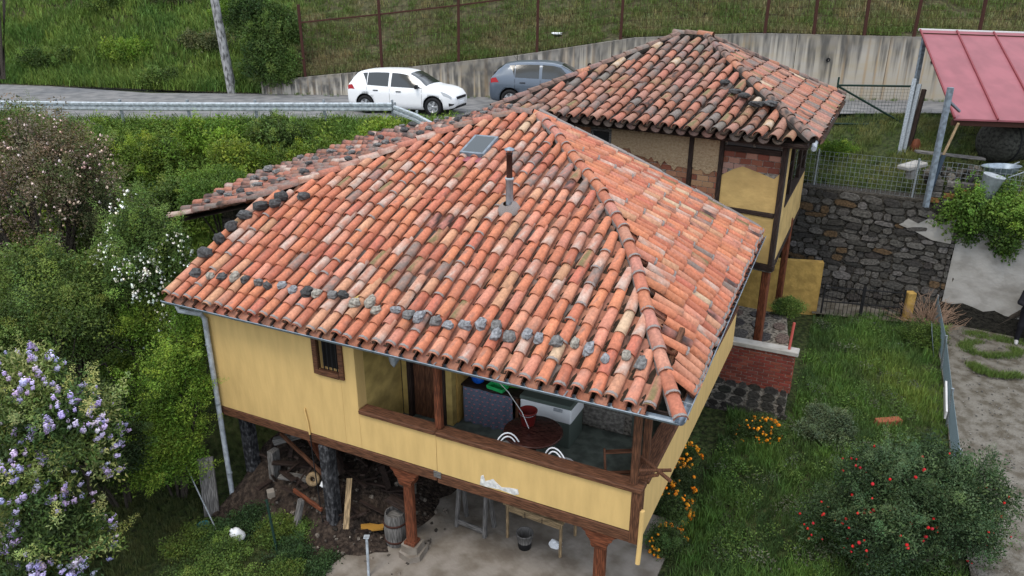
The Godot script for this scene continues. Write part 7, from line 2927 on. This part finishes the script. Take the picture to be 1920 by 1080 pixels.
	for i in hb.size():
		var p := hill_y(hb[i][0], hb[i][1])
		var r: float = hb[i][2]
		bush("hill_shrub", "low green shrub, %s from the left on the grassy bank beyond the road" % ordinal(rank_of(hb, i)), "shrub", p - Vector3(0, 0.2, 0), dome(Vector3(0, 0.3, 0), Vector3(r * 1.3, r * 0.6, r), 4, 70 + i), int(420 * r), "far", 0.62, [mid, lush, dull][i % 3], 70 + i, "", 0, 1.0, [], "shrubs on the bank beyond the road")
	bush("corner_tree", "dark tree with pale blossom in the top left corner", "tree", Vector3(-19.5, 6.0, -29.0), dome(Vector3(0, 4.2, 0), Vector3(1.6, 1.6, 1.3), 6, 81), 900, "far", 0.6, [Color(0.02, 0.028, 0.015), Color(0.04, 0.05, 0.025)], 81, "haw", 90, 1.8, [Color(0.5, 0.45, 0.42)])
	# garden on the right
	bush("rose_bush", "big dark rose bush with red flowers at the lower right", "rose bush", Vector3(6.35, 0.0, -9.6), dome(Vector3(0, 1.05, 0), Vector3(1.65, 1.35, 1.25), 16, 91), 3000, "small", 0.95, [Color(0.018, 0.034, 0.014), Color(0.03, 0.056, 0.022), Color(0.055, 0.09, 0.038)], 91, "rose", 130, 0.72, [Color(0.36, 0.008, 0.012), Color(0.30, 0.014, 0.02), Color(0.40, 0.02, 0.016)])
	for m in [[Vector3(5.15, 0.1, -13.2), Vector3(0.5, 0.4, 0.3), 70, "orange flowers in front of the stone base below the brick wall"], [Vector3(3.15, 0.0, -11.7), Vector3(0.42, 0.42, 0.75), 240, "long bed of orange flowers along the right side of the yellow house"], [Vector3(2.62, 0.0, -10.0), Vector3(0.34, 0.32, 0.32), 75, "orange flowers at the near right corner of the yellow house"]]:
		bush("orange_flowers", m[3], "flowers", m[0], ([[Vector3(0, 0.1, 0), m[1]]] if m[2] < 200 else [[Vector3(0.3, 0.1, -0.7), Vector3(0.36, 0.34, 0.5)], [Vector3(0.05, 0.1, 0.0), Vector3(0.33, 0.33, 0.5)], [Vector3(-0.22, 0.1, 0.7), Vector3(0.33, 0.33, 0.5)]]), 330 if m[2] < 200 else 620, "small", 0.75, [Color(0.035, 0.055, 0.018), Color(0.05, 0.085, 0.022)], 95 + m[2], "marigold", m[2], 1.35, [Color(0.72, 0.24, 0.01), Color(0.78, 0.33, 0.02)], "patches of orange flowers")
	bush("sage_shrub", "grey green herb shrub in the garden right of the stone base", "shrub", Vector3(6.6, 0.1, -13.2), dome(Vector3(0, 0.25, 0), Vector3(0.6, 0.45, 0.5), 4, 98), 520, "small", 0.9, [Color(0.06, 0.085, 0.045), Color(0.09, 0.12, 0.065)], 98)
	bush("garden_shrub", "small leafy green shrub at the head of the lane fence", "shrub", Vector3(10.6, 0.2, -17.3), dome(Vector3(0, 0.35, 0), Vector3(0.6, 0.55, 0.5), 4, 99), 500, "small", 0.95, mid, 99)
	bush("terrace_weed", "dark green weed growing at the edge of the stone terrace", "weed", HB * Vector3(0.7, 1.15, -10.6), dome(Vector3(0, 0.15, 0), Vector3(0.42, 0.3, 0.3), 3, 100), 260, "small", 0.85, mid, 100)
	bush("low_terrace_weed", "small tuft of weed on the terrace paving by the red pipe", "weed", HB * Vector3(0.95, 1.15, -7.9), dome(Vector3(0, 0.05, 0), Vector3(0.22, 0.15, 0.22), 3, 101), 110, "small", 0.8, mid, 101)
	var ivy := []
	for k in 13:
		var f := k / 12.0
		var p := Vector3(lerpf(11.9, 16.6, f), 0.0, lerpf(-18.75, -15.7, f))
		ivy.append([Vector3(p.x - 12, 3.5 + 0.15 * sin(k * 2.1) - 0.0, p.z + 18.6), Vector3(0.62, 0.62 + 0.15 * sin(k * 1.3), 0.55)])
		if k % 2 == 0:
			ivy.append([Vector3(p.x - 12 + 0.1, 2.95 + 0.25 * sin(k * 2.7), p.z + 18.75), Vector3(0.26, 0.4, 0.2)])
	bush("ivy", "ivy spilling over the top of the white rendered wall", "ivy", Vector3(12, 0.0, -18.6), ivy, 4200, "ivy", 0.85, [Color(0.035, 0.07, 0.013), Color(0.06, 0.115, 0.018), Color(0.09, 0.155, 0.024)], 102, "", 0, 1.0, [], "", -0.9)
	bush("yard_bush", "bright green clump of weeds in the upper yard", "weed", Vector3(10.0, 4.2, -22.6), dome(Vector3(0, 0.1, 0), Vector3(0.7, 0.4, 0.5), 4, 103), 420, "small", 1.0, lush, 103)
	# weeds by the woodpile
	var wp := [[-6.75, 0.28, 0.4], [-6.15, 0.35, 0.4], [-5.75, 0.2, 0.3], [-6.9, 0.7, 0.5], [-6.2, 0.55, 0.45], [-6.55, 1.25, 0.5], [-5.7, 0.75, 0.42], [-5.35, 1.25, 0.42], [-6.0, 1.75, 0.5], [-5.0, 0.75, 0.3], [-7.35, 1.3, 0.5], [-6.6, 2.0, 0.45]]
	for i in wp.size():
		var p := HB * Vector3(wp[i][0], 0.0, wp[i][1])
		var r: float = wp[i][2]
		bush("weed_clump", "%s weeds in front of the woodpile, %s clump from the left" % [["dark green", "yellow green", "mid green"][i % 3], ordinal(rank_of(wp, i))], "weed", p, dome(Vector3(0, 0.05, 0), Vector3(r, r * 0.45, r), 5, 110 + i), int(420 * r), "small", 0.75, [[Color(0.022, 0.045, 0.016), Color(0.035, 0.07, 0.022)], [Color(0.08, 0.115, 0.02), Color(0.06, 0.1, 0.02)], mid][i % 3], 110 + i, "", 0, 1.0, [], "weeds by the woodpile")
	# dry shrub
	var g := RandomNumberGenerator.new()
	g.seed = 31
	var t := thing("dry_shrub", "leafless pale brown dead shrub beside the ochre gate post", "shrub", at(Vector3(11.15, 0.25, -18.0)))
	var s := S()
	for i in 90:
		var d := Vector3(g.randf_range(-1, 1), g.randf_range(0.35, 1.5), g.randf_range(-1, 1)).normalized()
		var l := g.randf_range(0.5, 1.15)
		var m := d * l * 0.5 + Vector3(g.randf_range(-0.08, 0.08), 0.05, g.randf_range(-0.08, 0.08))
		tb(s, [Vector3(d.x * 0.05, 0, d.z * 0.05), m, d * l], 0.012, 0.004, 4)
		for k in 3:
			tb(s, [m.lerp(d * l, g.randf()), d * l * g.randf_range(0.9, 1.1) + Vector3(g.randf_range(-0.2, 0.2), g.randf_range(-0.1, 0.2), g.randf_range(-0.2, 0.2))], 0.006, 0.003, 4)
	ob("twigs", s, M.twig_pale, t)
	# bare branches among the left thicket
	t = thing("bare_branches", "bare grey branches sticking out of the thicket left of the hawthorn", "branches", at(Vector3(-8.9, 1.5, -13.6)))
	s = S()
	for i in 34:
		var d := Vector3(g.randf_range(-1.2, 1.4), g.randf_range(0.3, 1.4), g.randf_range(-0.3, 1.0)).normalized()
		var l := g.randf_range(1.8, 3.3)
		var m := d * l * 0.55 + Vector3(g.randf_range(-0.2, 0.2), 0.3, g.randf_range(-0.2, 0.2))
		tb(s, [Vector3.ZERO, m, d * l], 0.03, 0.006, 5)
	ob("branch", s, M.bark, t)


func rank_of(list: Array, i: int) -> int:
	var r := 1
	for e in list:
		if e[0] < list[i][0]:
			r += 1
	return r


func tuft(sd: int, n: int, r: float, h: float, w: float) -> ArrayMesh:
	var g := RandomNumberGenerator.new()
	g.seed = sd
	var s := S()
	for i in n:
		var a := g.randf_range(0, TAU)
		var p := Vector3(cos(a), 0, sin(a)) * r * sqrt(g.randf())
		var b := g.randf_range(0, TAU)
		var side := Vector3(cos(b), 0, sin(b)) * w * 0.5
		var lean := Vector3(g.randf_range(-1, 1), 0, g.randf_range(-1, 1)) * h * 0.5
		var hh := h * g.randf_range(0.5, 1.15)
		var m := p + Vector3(0, hh * 0.6, 0) + lean * 0.35
		var tp := p + Vector3(0, hh, 0) + lean
		var k := g.randf_range(0.7, 1.3)
		s.set_color(Color(k * g.randf_range(0.9, 1.2), k, k * 0.9))
		q4(s, p - side, p + side, m + side * 0.8, m - side * 0.8)
		t3(s, m - side * 0.8, m + side * 0.8, tp)
	s.generate_normals()
	return s.commit()


func grasses() -> void:
	var g := RandomNumberGenerator.new()
	g.seed = 200
	var nz := FastNoiseLite.new()
	nz.seed = 20
	nz.frequency = 0.35
	var t1 := tuft(1, 16, 0.10, 0.20, 0.012)
	var t2 := tuft(2, 14, 0.16, 0.30, 0.02)
	var t3_ := tuft(3, 14, 0.24, 0.30, 0.03)
	# garden
	var xfs := []
	var cs := []
	for i in 14000:
		var x := g.randf_range(1.2, 12.0)
		var z := g.randf_range(-19.0, -7.0)
		var l := HB.affine_inverse() * Vector3(x, 0, z)
		var lane_x := lerpf(6.9, 11.5, clampf((-8.5 - z) / 10.0, 0.0, 1.0))
		if l.x < 0.15 or x > lane_x + g.randf_range(-0.5, 0.15) or (l.x < 1.35 and l.z < -6.9):
			continue
		var c := Color(0.06, 0.115, 0.022)
		var m := nz.get_noise_2d(x * 2.0, z * 2.0)
		c = c.lerp(Color(0.035, 0.065, 0.02), clampf(0.5 - m * 1.5, 0.0, 1.0))
		c = c.lerp(Color(0.12, 0.165, 0.03), clampf(smoothstep(0.9, 0.0, Vector2(x - 9.2, (z + 15.2) * 0.5).length() * 0.7), 0.0, 1.0) * 0.8)
		xfs.append(Transform3D(Basis(Vector3.UP, g.randf_range(0, 6.28)).scaled(Vector3.ONE * g.randf_range(0.7, 1.3) * (1.0 + 0.5 * m)), Vector3(x, H(x, z) + 0.01, z)))
		cs.append(shade(c, 0.25, g))
	stuff(tag(multi("garden_grass", t1, M.blade, xfs, cs, self), "tall green grass of the garden between house and lane", "grass"))
	# broad leaved weeds among the grass
	xfs = []
	cs = []
	for i in 3600:
		var x := g.randf_range(1.5, 11.8)
		var z := g.randf_range(-18.8, -7.0)
		var l := HB.affine_inverse() * Vector3(x, 0, z)
		var lane_x := lerpf(6.9, 11.3, clampf((-8.5 - z) / 10.0, 0.0, 1.0))
		var m := nz.get_noise_2d(x * 3.0 + 50.0, z * 3.0)
		if l.x < 0.2 or x > lane_x or (l.x < 1.4 and l.z < -6.9) or m < 0.0:
			continue
		var c := Color(0.05, 0.09, 0.022).lerp(Color(0.085, 0.145, 0.03), g.randf())
		if g.randf() < 0.2:
			c = Color(0.075, 0.085, 0.06)
		xfs.append(Transform3D(Basis(Vector3.UP, g.randf_range(0, 6.28)).scaled(Vector3(1, 0.8, 1) * g.randf_range(0.6, 1.35)), Vector3(x, H(x, z) + g.randf_range(0.05, 0.22), z)))
		cs.append(shade(c, 0.25, g))
	stuff(tag(multi("garden_weeds", CL.small, M.leaf, xfs, cs, self), "leafy weeds growing through the garden grass", "weeds"))
	# dark lawn at the lower left
	xfs = []
	cs = []
	for i in 6000:
		var x := g.randf_range(-9.0, -2.8)
		var z := g.randf_range(-12.5, -7.0)
		var l := HB.affine_inverse() * Vector3(x, 0, z)
		if l.z < 0.9 - maxf(0.0, -7.6 - l.x) or l.x > -4.6:
			continue
		var m := nz.get_noise_2d(x * 2.0, z * 2.0)
		var c := Color(0.035, 0.05, 0.015).lerp(Color(0.07, 0.08, 0.027), clampf(0.5 + m, 0.0, 1.0))
		xfs.append(Transform3D(Basis(Vector3.UP, g.randf_range(0, 6.28)).scaled(Vector3.ONE * g.randf_range(0.35, 0.7)), Vector3(x, H(x, z) + 0.01, z)))
		cs.append(shade(c, 0.25, g))
	stuff(tag(multi("lawn_grass", t1, M.blade, xfs, cs, self), "short dull grass at the bottom left below the shrubs", "grass"))
	# bank and yard
	xfs = []
	cs = []
	for i in 9000:
		var x := g.randf_range(-18.0, -1.0)
		var z := g.randf_range(-22.6, -12.5)
		var l := HB.affine_inverse() * Vector3(x, 0, z)
		if l.x > -10.8 and l.z > -6.0:
			continue
		var m := nz.get_noise_2d(x * 1.5, z * 1.5)
		var c := Color(0.06, 0.11, 0.018).lerp(Color(0.10, 0.165, 0.028), clampf(0.5 + m, 0.0, 1.0))
		xfs.append(Transform3D(Basis(Vector3.UP, g.randf_range(0, 6.28)).scaled(Vector3.ONE * g.randf_range(0.8, 1.5)), Vector3(x, H(x, z), z)))
		cs.append(shade(c, 0.25, g))
	stuff(tag(multi("bank_grass", t2, M.blade, xfs, cs, self), "rank grass between the shrubs on the bank below the road", "grass"))
	# creepers that knit the bank together
	xfs = []
	cs = []
	for i in 3200:
		var x := g.randf_range(-17.0, -1.2)
		var z := g.randf_range(-21.9, -12.5)
		var l := HB.affine_inverse() * Vector3(x, 0, z)
		var m := nz.get_noise_2d(x * 2.2 + 30.0, z * 2.2)
		if l.x > -10.8 and l.z > -6.0 or m < -0.2:
			continue
		var c := Color(0.05, 0.095, 0.016).lerp(Color(0.115, 0.175, 0.024), clampf(0.5 + m * 1.3, 0.0, 1.0))
		xfs.append(Transform3D(Basis(Vector3.UP, g.randf_range(0, 6.28)).scaled(Vector3(1, 0.75, 1) * g.randf_range(0.6, 1.2)), Vector3(x, H(x, z) + g.randf_range(0.1, 0.45), z)))
		cs.append(shade(c, 0.22, g))
	stuff(tag(multi("bank_creepers", CL.mid, M.leaf, xfs, cs, self), "leafy creepers covering the bank below the road", "creepers"))
	xfs = []
	cs = []
	for i in 7000:
		var x := g.randf_range(7.4, 17.0)
		var z := g.randf_range(-25.0, -15.5)
		var b := behind_stone(x, z)
		if b < 0.55 or z < -24.5:
			continue
		var m := nz.get_noise_2d(x * 2.0, z * 2.0)
		if m < -0.25:
			continue
		var c := Color(0.055, 0.09, 0.02).lerp(Color(0.13, 0.14, 0.05), clampf(0.4 + m * 1.4, 0.0, 1.0))
		xfs.append(Transform3D(Basis(Vector3.UP, g.randf_range(0, 6.28)).scaled(Vector3.ONE * g.randf_range(0.4, 0.8)), Vector3(x, H(x, z), z)))
		cs.append(shade(c, 0.25, g))
	stuff(tag(multi("yard_grass", t2, M.blade, xfs, cs, self), "patchy grass of the upper yard behind the stone wall", "grass"))
	# hill
	xfs = []
	cs = []
	for i in 22000:
		var x := g.randf_range(-26.0, 22.0)
		var d := g.randf() * g.randf() * 22.0 + 0.1
		var p := hill_y(x, d)
		var left := smoothstep(-8.5, -10.5, x)
		var m := nz.get_noise_2d(x * 0.9, d * 0.9)
		if left < 0.5 and m < -0.3:
			continue
		var c := Color(0.065, 0.095, 0.022).lerp(Color(0.14, 0.125, 0.06), clampf(0.3 + m * 1.6, 0.0, 1.0))
		c = c.lerp(Color(0.05, 0.10, 0.018).lerp(Color(0.11, 0.16, 0.03), clampf(0.5 + m, 0.0, 1.0)), left)
		xfs.append(Transform3D(Basis(Vector3.UP, g.randf_range(0, 6.28)).scaled(Vector3.ONE * g.randf_range(0.6, 1.2) * lerpf(0.75, 1.25, left)), p))
		cs.append(shade(c, 0.25, g))
	stuff(tag(multi("hill_grass", t3_, M.blade, xfs, cs, self), "rough brown and green grass on the hillside beyond the road", "grass"))
	# loose stones in the gravel lane
	xfs = []
	cs = []
	for i in 900:
		var f := g.randf()
		var p := Vector3(lerpf(7.9, 11.9, f), 0, lerpf(-9.0, -18.2, f)) + Vector3(absf(g.randfn(0.0, 1.0)) * 1.6, 0, g.randf_range(-0.5, 0.5))
		p.y = 0.3 * smoothstep(-11.0, -18.0, p.z) + 0.085
		var r := g.randf_range(0.006, 0.02)
		xfs.append(Transform3D(Basis(Vector3.UP, g.randf_range(0, 6.28)).scaled(Vector3.ONE * r), p))
		var k := g.randf_range(0.1, 0.3)
		cs.append(Color(k, k * 0.95, k * 0.87))
	stuff(tag(multi("lane_stones", rock_mesh(75, 0.6), M.stone, xfs, cs, self), "loose small stones on the gravel lane", "stones"))
	# taller weeds on the hillside
	xfs = []
	cs = []
	for i in 2600:
		var x := g.randf_range(-26.0, 22.0)
		var d := g.randf() * 14.0 + 0.2
		if nz.get_noise_2d(x * 1.4 + 90.0, d * 1.4) < 0.12:
			continue
		xfs.append(Transform3D(Basis(Vector3.UP, g.randf_range(0, 6.28)).scaled(Vector3(1, 0.6, 1) * g.randf_range(0.35, 0.8)), hill_y(x, d) + Vector3(0, 0.1, 0)))
		cs.append(shade(Color(0.05, 0.085, 0.02).lerp(Color(0.09, 0.125, 0.03), g.randf()), 0.25, g))
	stuff(tag(multi("hill_weeds", CL.far, M.leaf, xfs, cs, self), "patches of leafy weeds on the hillside beyond the road", "weeds"))
	# weeds in the lane and along the road's edges
	xfs = []
	cs = []
	for i in 900:
		var k := g.randi() % 4
		var p := Vector3.ZERO
		if k == 0:
			var w := g.randf_range(0.0, 4.6)
			p = Vector3(12.25 + cos(w) * 0.62, 0.33, -16.95 + sin(w) * 0.42) + Vector3(g.randf_range(-0.13, 0.13), 0, g.randf_range(-0.12, 0.12))
		elif k == 1:
			var w := g.randf_range(1.2, 3.6)
			p = Vector3(11.85 + cos(w) * 0.6, 0.33, -15.9 + sin(w) * 0.4) + Vector3(g.randf_range(-0.12, 0.12), 0, g.randf_range(-0.12, 0.12))
		elif k == 2:
			p = Vector3(12.1, 0.34, -17.9).lerp(Vector3(14.0, 0.34, -16.9), g.randf()) + Vector3(g.randf_range(-0.1, 0.1), 0, g.randf_range(-0.2, 0.2))
		else:
			p = wall_at(g.randf_range(-9.5, 20.0)) + Vector3(0, 0, g.randf_range(0.02, 0.5))
			p.y = 5.2
		xfs.append(Transform3D(Basis(Vector3.UP, g.randf_range(0, 6.28)).scaled(Vector3.ONE * g.randf_range(0.25, 0.55)), p))
		cs.append(shade(Color(0.07, 0.11, 0.025), 0.3, g))
	stuff(tag(multi("verge_weeds", t2, M.blade, xfs, cs, self), "small weeds in the gravel lane and along the foot of the road wall", "weeds"))
